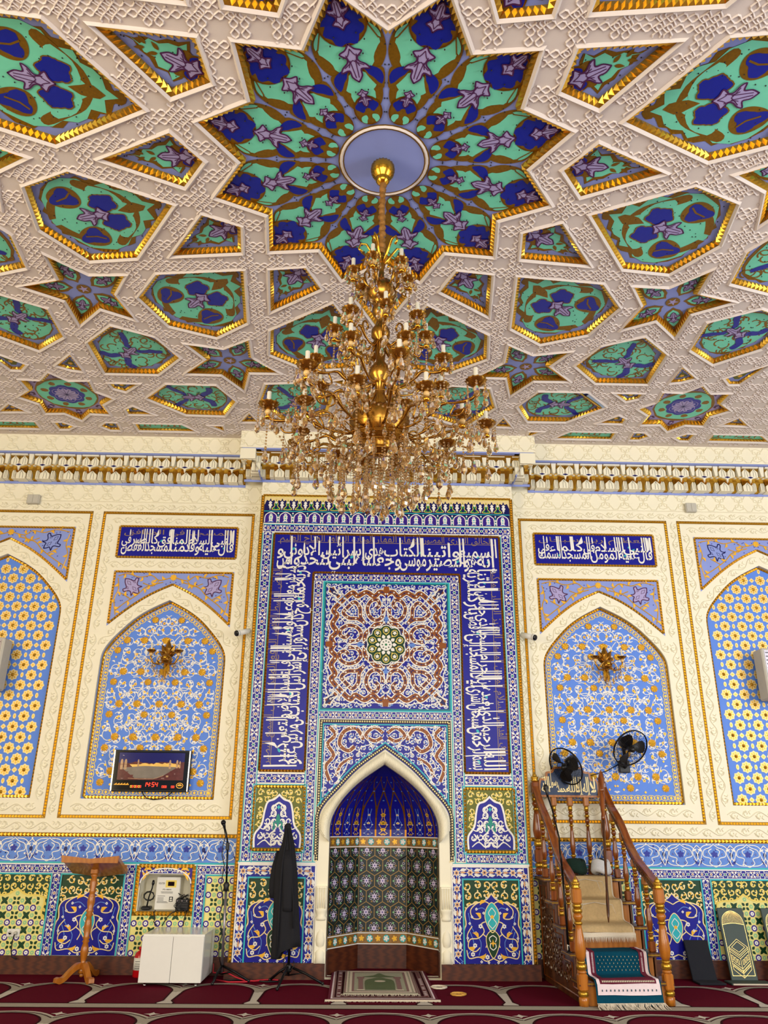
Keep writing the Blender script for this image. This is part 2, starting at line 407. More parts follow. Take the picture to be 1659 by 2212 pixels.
def rectpath(x0, z0, x1, z1): return rect(x0, z0, x1, z1)
for s in (-1, 1):
    g = W(0); g.studs(rectpath(s * 2.16 - 0.77, 1.238, s * 2.16 + 0.77, 4.18), 0.021, 'gold', 0.027, 0.014, 0.002)
    g.line(rectpath(s * 2.16 - 0.77, 1.238, s * 2.16 + 0.77, 4.18), 0.030, 'ochre', 0.001, True); wpart(g, 'gold_frame')
    g = W(0); q = rectpath(s * 3.85 - 0.785, 1.235, s * 3.85 + 0.785, 4.18); g.studs(q, 0.021, 'gold', 0.027, 0.014, 0.002); g.line(q, 0.030, 'ochre', 0.001, True); wpart(g, 'gold_frame')
    g = W(0); q = [(s * 1.30, 1.085), (s * 6.3, 1.085)]; g.line(q, 0.036, 'ochre', 0.002); g.studs(q, 0.026, 'gold', 0.034, 0.012, 0.003, False); wpart(g, 'gold_strip')

# -------- calligraphy panels
def callig_box(cx, z0, z1, hw, rows, kuf, seed):
    g = W(0)
    g.poly(rect(cx - hw, z0, cx + hw, z1), 'cobalt', 0.004, 0.004)
    g.studs(rect(cx - hw, z0, cx + hw, z1), 0.024, 'gold', 0.03, 0.012, 0.005)
    H = z1 - z0
    inscribe(g, W_(g), cx - hw + 0.035, cx + hw - 0.035, z0 + 0.03, H - 0.055, rows, 0.007)
    x = cx - hw + 0.04; R = random.Random(seed)
    put(g, kuf, cx - hw + 0.05, z0 + H * 0.74, 2 * hw - 0.12, 0.075, 'kufic', 0.0055, 0, off=0.0)
    o = wpart(g, 'calligraphy_panel'); o['label'] = 'white script on cobalt blue'
def W_(g): return g
def inscribe(g, _, x0, x1, z0, H, rows, h, col='tile_white', dots='turquoise'):
    """two interlaced tiers of words, ascenders drawn to the top of the band"""
    for r, words in enumerate(rows):
        ws = [shape(w) for w in words.split()]
        ln = [sum(max(0.28, len(w) * 0.3) for w in [q]) for q in ws]; tot = sum(ln); x = x1
        
        base = z0 + H * (0.13 if r == 0 else 0.42); hx = H * (0.60 if r == 0 else 0.50)
        top = H * 0.98 - (base - z0)
        for w, l in zip(ws, ln):
            wid = (x1 - x0) * l / tot; x -= wid
            put(g, w, x + wid * 0.01, base, wid * 1.02, hx, col, h + 0.001 * r, (top - 0.60 * hx) / 0.119 - hx, off=0.014)
    R = random.Random(int(x0 * 1000) + 7)
    for i in range(int((x1 - x0) / (H * 1.1)) + 1):
        x = x0 + (x1 - x0) * R.random(); z = z0 + H * (0.15 + 0.5 * R.random())
        g.poly(leaf(x, z, x + H * 0.1, z + H * 0.08, H * 0.035), dots, h - 0.001)
callig_box(-2.145, 3.70, 4.033, 0.605, ['قال عليه وقد منا لمسجد القفص', 'النبي السلام المنافق كالطير في'], shape('المنافق') + ' ' + shape('في') + ' ' + shape('المسجد'), 1)
callig_box(2.155, 3.69, 4.028, 0.625, ['قال عليه المؤمن المسجد السمك', 'النبي السلام في كا لماء في'], shape('سبحان') + ' ' + shape('ربي') + ' ' + shape('العظيم'), 2)

# -------- spandrels
SPB = [(0.4, 3.165), (0.2, 3.305)]
def cartouche(g, x, y, s, d, h, body='lilac', edge='plum'):
    sh = smooth([(0, 0.115), (0.026, 0.085), (0.050, 0.035), (0.085, 0.045), (0.092, 0.02), (0.055, -0.005), (0.048, -0.03), (0.066, -0.062), (0.03, -0.05), (0.018, -0.075), (0, -0.10)], 4)
    sh = [(a * s, b * s) for a, b in sh]; sh = sh + [(-a, b) for a, b in reversed(sh)]
    sh = [(x + a, y + b) for a, b in rot(sh, d)]
    g.poly(sh, body, h); g.line(sh, 0.010 * s ** 0.5, edge, h + 0.001, True)
    for a, b, c in ((0, 0.055, 0.03), (0, -0.03, 0.03), (0.045, 0.03, 0.02), (-0.045, 0.03, 0.02)):
        q = rot([(a * s, (b - c) * s), (a * s + c * 0.5 * s, b * s), (a * s, (b + c) * s), (a * s - c * 0.5 * s, b * s)], d); g.line([(x + u, y + v) for u, v in q], 0.004 * s, edge, h + 0.001, True)
def spandrel(cx, hw, zt, zb, apex, mid, edge, seed):
    g = W(0); half = smooth([(hw, zb)] + mid + [(0, apex)], 4)
    low = [(cx - x, z) for x, z in half] + [(cx + x, z) for x, z in reversed(half[:-1])]
    poly = [(cx - hw, zt)] + low + [(cx + hw, zt)]
    g.poly(poly, 'lavender', 0.002); g.studs(offset(poly, 0.012) if area(poly) > 0 else poly, 0.024, 'gold', 0.03, 0.012, 0.003)
    for s in (-1, 1):
        cartouche(g, cx + s * hw * 0.66, zt - 0.17, 1.0, s * -45, 0.004, 'lilac' if edge == 'plum' else 'lavender', edge)
        for pts in ([(0.02, zt - 0.07), (0.14, zt - 0.10), (0.22, zt - 0.05), (0.34, zt - 0.07), (0.46, zt - 0.035), (hw - 0.05, zt - 0.06)], [(0.1, zt - 0.12), (0.26, zt - 0.17), (0.34, zt - 0.25), (0.46, zt - 0.34), (hw - 0.06, zt - 0.42)], [(hw - 0.05, zt - 0.08), (hw - 0.07, zt - 0.2), (hw - 0.04, zt - 0.3), (hw - 0.07, zt - 0.46)], [(0.14, zt - 0.10), (0.20, zt - 0.16), (0.30, zt - 0.13)], [(0.40, zt - 0.30), (0.50, zt - 0.24)]):
            pts = [(cx + s * x, z) for x, z in smooth(pts, 4)]; g.line(pts, 0.010, 'gold_paint', 0.004, ridge=0.004)
            for k in range(2, len(pts) - 1, 3):
                a, b = pts[k], pts[k + 1]; dx, dy = (b[0] - a[0]), (b[1] - a[1]); L = hypot(dx, dy) or 1; n = (-dy / L, dx / L); t = 1 if k % 2 else -1
                g.poly(leaf(a[0], a[1], a[0] + n[0] * 0.045 * t + dx / L * 0.03, a[1] + n[1] * 0.045 * t + dy / L * 0.03, 0.012, 0.2), 'gold_paint', 0.006)
        R = random.Random(seed)
        for k in range(46):
            x, z = R.uniform(0.02, hw - 0.03), R.uniform(zb, zt - 0.03)
            if inside(cx + x, z, poly): g.poly(circ(cx + s * x, z, 0.006, 5), 'deep_blue', 0.0035)
    g.poly(flower(cx, zt - 0.07, 0.035, 8, 0.3), 'gold_paint', 0.007)
    wpart(g, 'spandrel_panel')
spandrel(-2.145, 0.605, 3.557, 2.985, 3.405, SPB, 'plum', 3); spandrel(2.157, 0.625, 3.545, 2.962, 3.40, SPB, 'plum', 4)
for s in (-1, 1): spandrel(s * 3.855, 0.65, 4.018, 3.427, 3.87, [(0.42, 3.62), (0.21, 3.765)], 'navy', 5)

# -------- arched panels
def along(p, step):
    """points every STEP along a closed path: (x, y, tangent)"""
    out = []; acc = 0.0
    for i in range(len(p)):
        (ax, ay), (bx, by) = p[i], p[(i + 1) % len(p)]; L = hypot(bx - ax, by - ay)
        t = acc
        while t < L: out.append((ax + (bx - ax) * t / L, ay + (by - ay) * t / L, degrees_(atan2(by - ay, bx - ax)))); t += step
        acc = t - L
    return out
def degrees_(a): return a * 180 / pi
def filigree(cx, up, w, label):
    g = W(0.034); q = inner_arch(cx, up, w)
    g.poly(offset(q, -0.01), 'periwinkle', 0)
    e1 = offset(q, 0.015); g.studs(e1, 0.026, 'gold', 0.032, 0.012, 0.002)
    e2 = offset(q, 0.058)
    for i, (x, y, d) in enumerate(along(e2, 0.062)):
        g.line(rot([(x + a, y + b) for a, b in circ(0, 0, 0.036, 10, 0.021)], d, x, y), 0.009, 'pale_gold', 0.003, True, ridge=0.003)
        g.poly(flower(x, y, 0.014, 4, 0.4), 'gold_paint', 0.005)
    cl = offset(q, 0.092); zA = 2.243
    arab(g, cl, cx, 1.46, 3.2, w - 0.08, 0.105, ['tile_white', 'tile_white'], 0.001, 0.48, 0.0055, 4, True, 'gold_paint')
    ok = lambda x, y: inside(x, y, cl)
    def wl(p, ww=0.0075):
        if all(ok(*t) for t in p): g.line(p, ww, 'tile_white', 0.002, ridge=0.002)
    for r in range(-3, 4):
        z = zA + 0.305 * r
        for x in (0, 0.21, -0.21, 0.38, -0.38):
            if ok(cx + x, z): big_flower(g, cx + x, z, 0.036)
        for x in (0.13, -0.13, 0.46, -0.46):
            if ok(cx + x, z - 0.10): big_flower(g, cx + x, z - 0.10, 0.034)
        for s in (-1, 1):
            for (x, y, rr, d, t) in ((0.105, 0.03, 0.085, 200, 0.8), (0.295, 0.02, 0.085, -20, 0.8), (0.45, 0.03, 0.075, 200, 0.8), (0.04, -0.12, 0.07, 100, 0.75), (0.235, -0.13, 0.085, 60, 0.8), (0.36, -0.15, 0.085, 150, 0.8), (0.51, -0.2, 0.06, 100, 0.7), (0.17, -0.205, 0.06, 240, 0.75), (0.07, 0.115, 0.06, 300, 0.7)):
                p = scroll(x, y, rr, d, t, 12, 0.62); wl([(cx + s * a, z + b) for a, b in p])
                ex, ey = p[-1]
                if ok(cx + s * ex, z + ey):
                    g.poly(flower(cx + s * ex, z + ey, 0.011, 4, 0.3), 'gold_paint', 0.005)
                a, b = p[5]; lf = leaf(a, b, a + 0.035, b + 0.012, 0.008, 0.25, 4)
                if ok(cx + s * a, z + b): g.poly([(cx + s * u, z + v) for u, v in lf], 'tile_white', 0.0045)
                a, b = p[2]
                if ok(cx + s * a, z + b): g.poly(flower(cx + s * a, z + b, 0.010, 4, 0.3), 'gold_paint', 0.005)
            for pts in ([(0, -0.19), (0.03, -0.10), (0.02, 0.0)], [(0.21, 0.04), (0.16, 0.09), (0.2, 0.15), (0.29, 0.14)], [(0.13, -0.06), (0.08, -0.02), (0.13, 0.05)], [(0.46, -0.06), (0.40, -0.03), (0.44, 0.09)], [(0.0, 0.05), (0.05, 0.09), (0.02, 0.15)]):
                wl([(cx + s * a, z + b) for a, b in smooth(pts, 4)])
    wpart(g, 'arch_panel')
def big_flower(g, x, y, r):
    g.poly(flower(x, y, r * 1.12, 10, 0.3, m=2), 'dark_gold', 0.004); g.add([g.fr(a, b, 0.005) for a, b in starp(x, y, r * 1.05, r * 0.72, 8)] + [g.fr(x, y, 0.016)], [(i, (i + 1) % 16, 16) for i in range(16)], 'gold_paint')
filigree(-2.155, 0, 0.605, ''); filigree(2.16, 0, 0.62, '')
for s in (-1, 1):
    cx = s * 3.85; g = W(0.034); q = inner_arch(cx, 0.46, 0.635)
    g.poly(offset(q, -0.01), 'periwinkle', 0); g.studs(offset(q, 0.015), 0.026, 'gold', 0.032, 0.012, 0.002); cl = offset(q, 0.025)
    for r in range(26):
        z = 1.44 + 0.0965 * r
        for k in range(-8, 9):
            x = cx + 0.0875 * k
            if not inside(x, z, cl): continue
            if (k + r) % 2 == 0:
                g.poly(flower(x, z, 0.056, 8, 0.30, m=3), 'pale_gold', 0.003, 0.003)
                g.add([g.fr(a, b, 0.004) for a, b in flower(x, z, 0.045, 8, 0.34, m=2)] + [g.fr(x, z, 0.004)], [(i, (i + 1) % 16, 16) for i in range(16)], 'gold_paint')
                for j in range(8):
                    a, b = polar(0.030, j * 45 + 22); g.poly(leaf(x + a * 0.5, z + b * 0.5, x + a * 1.35, z + b * 1.35, 0.006, 0, 3), 'pale_gold', 0.0065)
                g.lathe([(0.016, 0), (0.012, 0.008), (0.001, 0.011)], 'gold', (0, 0, 0), 8) if False else g.add([g.fr(a, b, 0.005) for a, b in circ(x, z, 0.016, 8)] + [g.fr(x, z, 0.018)], [(i, (i + 1) % 8, 8) for i in range(8)], 'gold')
            elif (r + k) % 4 != 0 or True:
                v = r % 2; g.poly(flower(x, z, 0.026, 4, 0.45, m=3) if not v else circ(x, z, 0.016, 8, 0.026), 'pale_gold', 0.003, 0.003)
                g.poly(circ(x, z, 0.012, 6, 0.008) if not v else circ(x, z, 0.007, 6, 0.013), 'gold_paint', 0.005)
    wpart(g, 'arch_panel')

# -------- upper frieze, beams over wall and mihrab block, muqarnas cornice
BX, BY, MX = 1.51, -0.43, 1.297
g = G(['plaster'])
for s in (-1, 1):
    a, b = sorted((s * BX, s * XW)); g.box(a, -0.245, 4.755, b, 0.0, ZC, 'plaster')
g.box(-BX, BY, 4.755, BX, 0.0, ZC, 'plaster')
g.frame((0, -0.245, 0), (1, 0, 0), (0, 0, 1), (0, -1, 0))
for s in (-1, 1): knots(g, min(s * BX, s * 6.3), 4.765, max(s * BX, s * 6.3), 4.945, 'plaster')
g.frame((0, BY, 0), (1, 0, 0), (0, 0, 1), (0, -1, 0)); knots(g, -BX, 4.765, BX, 4.945, 'plaster')
frieze = g.build('trim_1', kind='structure')
def muqarnas(g, O, U, N, L, dh=0.245, z0=4.515):
    g.frame(O, U, (0, 0, 1), N); n = max(1, round(L / 0.242)); p = L / n
    H = 0.24
    g.add([g.fr(0, z0, 0.005), g.fr(L, z0, 0.005), g.fr(L, z0 + H, dh - 0.035), g.fr(0, z0 + H, dh - 0.035)], [(0, 1, 2, 3)], 'gold')
    g.add([g.fr(0, z0 + 0.10, 0.085), g.fr(L, z0 + 0.10, 0.085), g.fr(L, z0 + 0.122, 0.182), g.fr(0, z0 + 0.122, 0.182)], [(0, 1, 2, 3)], 'gold')
    g.poly(rect(0, z0 - 0.025, L, z0), 'lavender', 0.01, 0.01); g.box(0, z0 + H - 0.012, 0, L, z0 + H + 0.002, dh, 'lavender')
    def niche(c, w, za, zb, h0, h1, tip=0.04):
        pr = smooth([(c - w / 2, za), (c - w / 2, zb - tip), (c, zb)], 3) + smooth([(c, zb), (c + w / 2, zb - tip), (c + w / 2, za)], 3)[1:]
        g.prism(pr, h0, h1, 'plaster'); g.line(pr, 0.004, 'ochre', h1 + 0.001)
        g.line([(c - w * 0.12, za + 0.005), (c - w * 0.10, zb - tip), (c, zb - 0.01)], 0.003, 'ink', h1 + 0.001)
        g.line([(c + w * 0.22, za + 0.005), (c + w * 0.20, zb - tip * 1.2), (c, zb - 0.01)], 0.003, 'ink', h1 + 0.001)
    for i in range(n):
        b = i * p; c = b + p / 2
        niche(c, 0.098, z0 - 0.006, z0 + 0.096, 0.0, 0.10)
        for s in (-1, 1):
            niche(c + s * 0.078, 0.046, z0 + 0.002, z0 + 0.11, 0.0, 0.085, 0.03)
            g.poly([(c + s * 0.09, z0), (c + s * p / 2, z0), (c + s * p / 2, z0 + 0.11), (c + s * 0.095, z0 + 0.10)], 'gold', 0.045)
            g.poly([(c, z0 + 0.098), (c + s * 0.05, z0 + 0.118), (c + s * 0.06, z0 + 0.075), (c + s * 0.04, z0 + 0.06)], 'dark_gold', 0.103)
            niche(c + s * 0.046, 0.078, z0 + 0.116, z0 + 0.218, 0.05, 0.187)
            niche(c + s * 0.096, 0.026, z0 + 0.112, z0 + 0.205, 0.05, 0.165, 0.03)
            g.poly([(c + s * 0.046, z0 + 0.214), (c + s * 0.088, z0 + 0.172), (c + s * 0.092, z0 + 0.222)], 'ochre', 0.189)
            g.poly([(c + s * 0.046, z0 + 0.214), (c + s * 0.006, z0 + 0.172), (c + s * 0.004, z0 + 0.222)], 'ochre', 0.189)
        g.prism([(b - 0.012, z0 + 0.118), (b + 0.012, z0 + 0.118), (b + 0.026, z0 + H - 0.012), (b - 0.026, z0 + H - 0.012)], 0.05, 0.205, 'plaster')
        g.box(c - 0.085, z0 + 0.212, 0.05, c + 0.085, z0 + 0.226, 0.215, 'plaster')
        q = [(c - 0.036, z0 + 0.112), (c, z0 + 0.098), (c + 0.036, z0 + 0.112), (c, z0 + 0.126)]
        g.poly(starp(c, z0 + 0.112, 0.06, 0.02, 4), 'plaster', 0.186, 0.02); g.poly(q, 'navy', 0.188); g.line(q, 0.004, 'tile_white', 0.189, True)
g = G(['plaster'])
muqarnas(g, (-XW, 0, 0), (1, 0, 0), (0, -1, 0), XW - 1.50); muqarnas(g, (1.50, 0, 0), (1, 0, 0), (0, -1, 0), XW - 1.50)
muqarnas(g, (-BX + 0.02, YM, 0), (1, 0, 0), (0, -1, 0), 2 * BX - 0.04, 0.27)
for s in (-1, 1): muqarnas(g, (s * 1.30, BY + 0.02, 0), (0, 1, 0), (s, 0, 0), 0.24, 0.20)
cornice = g.build('trim_2', kind='structure')
# ================================================================ mihrab block
AIN = [(0.482, 1.20), (0.43, 1.33), (0.325, 1.465), (0.18, 1.59)]
AOUT = [(0.575, 1.27), (0.525, 1.365), (0.408, 1.49), (0.236, 1.665)]
def arch_in(): return [(-0.485, 0.0)] + arch(0, 0.485, 1.05, AIN, 1.707, 4) + [(0.485, 0.0)]
def arch_out(): return [(-0.58, 0.12)] + arch(0, 0.58, 1.15, AOUT, 1.835, 4) + [(0.58, 0.12)]
g = W(YM); OPEN = [(x, max(z, 0.001)) for x, z in arch_in()]
g.plate(rect(-MX, 0.0, MX, 4.76), [OPEN], 'plaster', 0, 0.10)
g.fr = lambda u, v, h: (u, v, h)
for s in (-1, 1): g.add([(s * MX, YM, 0), (s * MX, 0, 0), (s * MX, 0, 4.76), (s * MX, YM, 4.76)], [(0, 1, 2, 3)], 'plaster')
wall_mihrab = g.build('wall_mihrab', kind='structure')
def mpart(g, name, label=None):
    o = g.build(name, wall_mihrab)
    if label: o['label'] = label
    return o
g = W(YM); knots(g, -MX + 0.02, 4.37, MX - 0.02, 4.50, 'plaster'); mpart(g, 'plaster_relief')
g = W(YM)
for s in (-1, 1): g.studs([(s * 1.28, 0.12), (s * 1.28, 4.345)], 0.022, 'gold', 0.027, 0.012, 0.001, False); g.line([(s * 1.28, 0.12), (s * 1.28, 4.345)], 0.036, 'ochre', 0.001)
g.studs([(-1.28, 4.345), (1.28, 4.345)], 0.026, 'gold', 0.034, 0.014, 0.002, False); mpart(g, 'gold_frame')

def border(g, x0, z0, x1, z1, w, h=0.002, edge='tile_white', seed=0):
    """glazed floral border: white vine, leaves, peach blossoms and turquoise buds on cobalt"""
    L = hypot(x1 - x0, z1 - z0); ux, uy = (x1 - x0) / L, (z1 - z0) / L
    P = lambda t, e: (x0 + ux * t - uy * e, z0 + uy * t + ux * e)
    Q = lambda pts: [P(a, b) for a, b in pts]
    g.poly(Q(rect(0, -w / 2, L, w / 2)), 'cobalt', h)
    for s in (-1, 1):
        g.line(Q([(0, s * w * 0.47), (L, s * w * 0.47)]), w * 0.07, edge, h + 0.001)
    k = max(1, round(L / (w * 2.3))); st = L / k; a = w * 0.27
    for ph in (0, 1):
        g.line(Q([(st * t / 8, (1 if ph == 0 else -1) * a * sin(2 * pi * t / 8)) for t in range(8 * k + 1)]), w * 0.055, 'tile_white', h + 0.001 + 0.0005 * ph)
    for i in range(k):
        b = i * st
        g.poly(Q(starp(b + st * 0.5, 0, w * 0.23, w * 0.12, 4)), 'tile_white', h + 0.002); g.poly(Q(starp(b + st * 0.5, 0, w * 0.15, w * 0.09, 4)), 'teal_green', h + 0.003)
        for c, e in ((0.25, 0.0), (0.75, 0.0)):
            g.poly(Q(flower(b + c * st, e * w, w * 0.20, 5, 0.4, 90 if c < 0.5 else -90)), 'tile_white', h + 0.002)
            g.poly(Q(flower(b + c * st, e * w, w * 0.13, 5, 0.4, 90 if c < 0.5 else -90)), 'peach', h + 0.003); g.poly(Q(circ(b + c * st, e * w, w * 0.045, 5)), 'navy', h + 0.004)
        for s in (-1, 1):
            g.poly(Q(leaf(b + st * 0.04, s * w * 0.05, b + st * 0.16, s * w * 0.36, w * 0.09, 0.2 * s, 4)), 'tile_white', h + 0.002)
            g.poly(Q(leaf(b + st * 0.96, s * w * 0.05, b + st * 0.84, s * w * 0.36, w * 0.09, -0.2 * s, 4)), 'tile_white', h + 0.002)
            g.poly(Q(flower(b + st * 0.38, s * w * 0.33, w * 0.085, 4, 0.4, m=3)), 'tile_white', h + 0.002); g.poly(Q(flower(b + st * 0.62, s * w * 0.33, w * 0.085, 4, 0.4, m=3)), 'tile_white', h + 0.002)
            g.line(Q(smooth([(b + st * 0.38, s * w * 0.3), (b + st * 0.3, s * w * 0.4), (b + st * 0.2, s * w * 0.34)], 3)), w * 0.04, 'sky_tile', h + 0.0015)
            g.poly(Q(circ(b, s * w * 0.30, w * 0.06, 6)), 'peach', h + 0.002)
def edge_line(g, p, w, col, h, closed=True): g.line(p, w, col, h, closed)

# outer, inner and cross borders
g = W(YM)
border(g, -1.255, 3.985, 1.255, 3.985, 0.082)
for s in (-1, 1):
    border(g, s * 1.206, 0.88, s * 1.206, 3.944, 0.092)
    border(g, s * 0.672, 0.90, s * 0.672, 3.43, 0.088)
    border(g, s * 1.16, 1.575, s * 0.72, 1.575, 0.085); border(g, s * 1.16, 0.925, s * 0.72, 0.925, 0.075)
border(g, -0.72, 3.472, 0.72, 3.472, 0.085); border(g, -0.63, 2.138, 0.63, 2.138, 0.072)
for s in (-1, 1):
    for x in (1.256, 1.156, 0.72, 0.622): g.line([(s * x, 0.88), (s * x, 3.93 if x > 1 else 3.43)], 0.008, 'turquoise', 0.005)
    g.line([(s * 0.6, 0.876), (s * 1.27, 0.876)], 0.016, 'tile_white', 0.005); g.line([(s * 0.6, 0.888), (s * 1.27, 0.888)], 0.007, 'turquoise', 0.0055)
g.line([(-1.256, 4.03), (1.256, 4.03)], 0.014, 'tile_white', 0.005); g.line([(-1.256, 4.022), (1.256, 4.022)], 0.007, 'turquoise', 0.006)
mpart(g, 'tile_border')

# two friezes above
g = W(YM); x0, x1 = -1.262, 1.262
g.poly(rect(x0, 4.172, x1, 4.336), 'navy', 0.002); n = 21; p = (x1 - x0) / n
g.poly(rect(x0, 4.325, x1, 4.336), 'yellow', 0.004)
for i in range(n):
    c = x0 + (i + 0.5) * p
    up = smooth([(c - p * 0.5, 4.27), (c - p * 0.2, 4.275), (c, 4.235), (c + p * 0.2, 4.275), (c + p * 0.5, 4.27)], 3)
    up = smooth([(c - p / 2, 4.335), (c - p * 0.5, 4.24), (c - p * 0.32, 4.29), (c - p * 0.12, 4.28), (c, 4.31), (c + p * 0.12, 4.28), (c + p * 0.32, 4.29), (c + p * 0.5, 4.24), (c + p / 2, 4.335)], 3)
    g.poly(up, 'pale_gold', 0.003)
    b = c + p / 2
    if i < n - 1:
        gr = smooth([(b, 4.30), (b + p * 0.16, 4.25), (b + p * 0.12, 4.225), (b + p * 0.36, 4.19), (b, 4.183)], 3); gr = gr + [(2 * b - x, z) for x, z in reversed(gr)]
        g.poly(gr, 'mid_green', 0.004); g.line(gr, 0.006, 'yellow', 0.005, True); g.poly(starp(b, 4.263, 0.018, 0.009, 4), 'tile_white', 0.006)
        g.poly(circ(b, 4.21, 0.014, 8, 0.02), 'navy', 0.006)
    for z, r in ((4.262, 0.018), (4.235, 0.022), (4.212, 0.014)): g.poly(flower(c, z, r, 4, 0.4, m=3), 'tile_white', 0.004)
    g.line([(c, 4.28), (c, 4.185)], 0.008, 'tile_white', 0.004)
mpart(g, 'tile_frieze')
g = W(YM); g.poly(rect(x0, 4.04, x1, 4.172), 'navy', 0.002); n = 17; p = (x1 - x0) / n
g.line([(x0, 4.168), (x1, 4.168)], 0.008, 'turquoise', 0.004)
for i in range(n):
    c = x0 + (i + 0.5) * p
    a = [(c - p * 0.42, 4.045)] + smooth([(c - p * 0.42, 4.09), (c - p * 0.34, 4.13), (c, 4.158), (c + p * 0.34, 4.13), (c + p * 0.42, 4.09)], 4) + [(c + p * 0.42, 4.045)]
    g.poly(a, 'violet', 0.003); g.line(a, 0.009, 'tile_white', 0.004)
    for z, r in ((4.128, 0.017), (4.103, 0.026), (4.078, 0.022)): g.poly(flower(c, z, r, 6, 0.4), 'tile_white', 0.004); g.poly(circ(c, z, r * 0.35, 5), 'turquoise', 0.005)
    g.line([(c - 0.02, 4.05), (c, 4.075), (c + 0.02, 4.05)], 0.008, 'tile_white', 0.004); g.line([(c - 0.03, 4.05), (c + 0.03, 4.05)], 0.008, 'sky_tile', 0.004)
    b = c + p / 2
    if i < n - 1:
        g.line([(b, 4.045), (b, 4.15)], 0.006, 'turquoise', 0.004)
        for z in (4.07, 4.10, 4.145): g.poly(flower(b, z, 0.010, 4, 0.4, m=3), 'tile_white', 0.005)
mpart(g, 'tile_frieze')

# calligraphy band in three runs
g = W(YM); band = [(-1.14, 1.64), (-1.14, 3.925), (1.14, 3.925), (1.14, 1.64), (0.728, 1.64), (0.728, 3.52), (-0.728, 3.52), (-0.728, 1.64)]
g.poly(band, 'cobalt', 0.003, 0.003); g.studs(offset(band, 0.008) if area(band) > 0 else band, 0.022, 'dark_gold', 0.03, 0.010, 0.004)
def run(O, U, V, L, rows, kuf):
    g.frame(O, U, V, (0, -1, 0)); H = 0.40 - 0.03
    inscribe(g, 0, 0.02, L - 0.02, 0.025, H - 0.02, rows, 0.005)
    g.line([(0.02, H * 0.83), (L - 0.02, H * 0.83)], 0.006, 'kufic', 0.0045)
    ws = [shape(w) for w in kuf.split()]; wd = (L - 0.06) / len(ws)
    for i, w in enumerate(ws): put(g, w, L - 0.03 - wd * (i + 1) + 0.01, H * 0.86, wd * 0.86, 0.085, 'kufic', 0.0042, 0.08, 0.3, off=0.0)
# right run reads upward, letter tops outward
run((0.735, YM, 3.60), (0, 0, -1), (1, 0, 0), 1.95, ['بسم الرحمن سبحان أسرى ليلا المسجد إلى الأقصى باركنا لنريه', 'الله الرحيم الذي بعبده من الحرام المسجد الذي حوله من آياتنا'], 'الملك القدوس السلام المؤمن المهيمن العزيز الجبار المتكبر')
run((-1.12, YM, 3.53), (1, 0, 0), (0, 0, 1), 2.24, ['إنه هو البصير موسى وجعلناه لبني تتخذوا من', 'السميع وآتينا الكتاب هدى إسرائيل ألا دوني و'], 'الخالق البارئ المصور الغفار القهار الوهاب الرزاق الفتاح العليم')
run((-0.735, YM, 1.655), (0, 0, 1), (-1, 0, 0), 1.95, ['ذرية حملنا نوح كان شكورا إلى إسرائيل الكتاب في مرتين علوا', 'كيلا من مع إنه عبدا وقضينا بني في لتفسدن الأرض ولتعلن كبيرا'], 'القابض الباسط الخافض الرافع المعز المذل السميع البصير')
mpart(g, 'calligraphy_band', 'white script on cobalt blue')

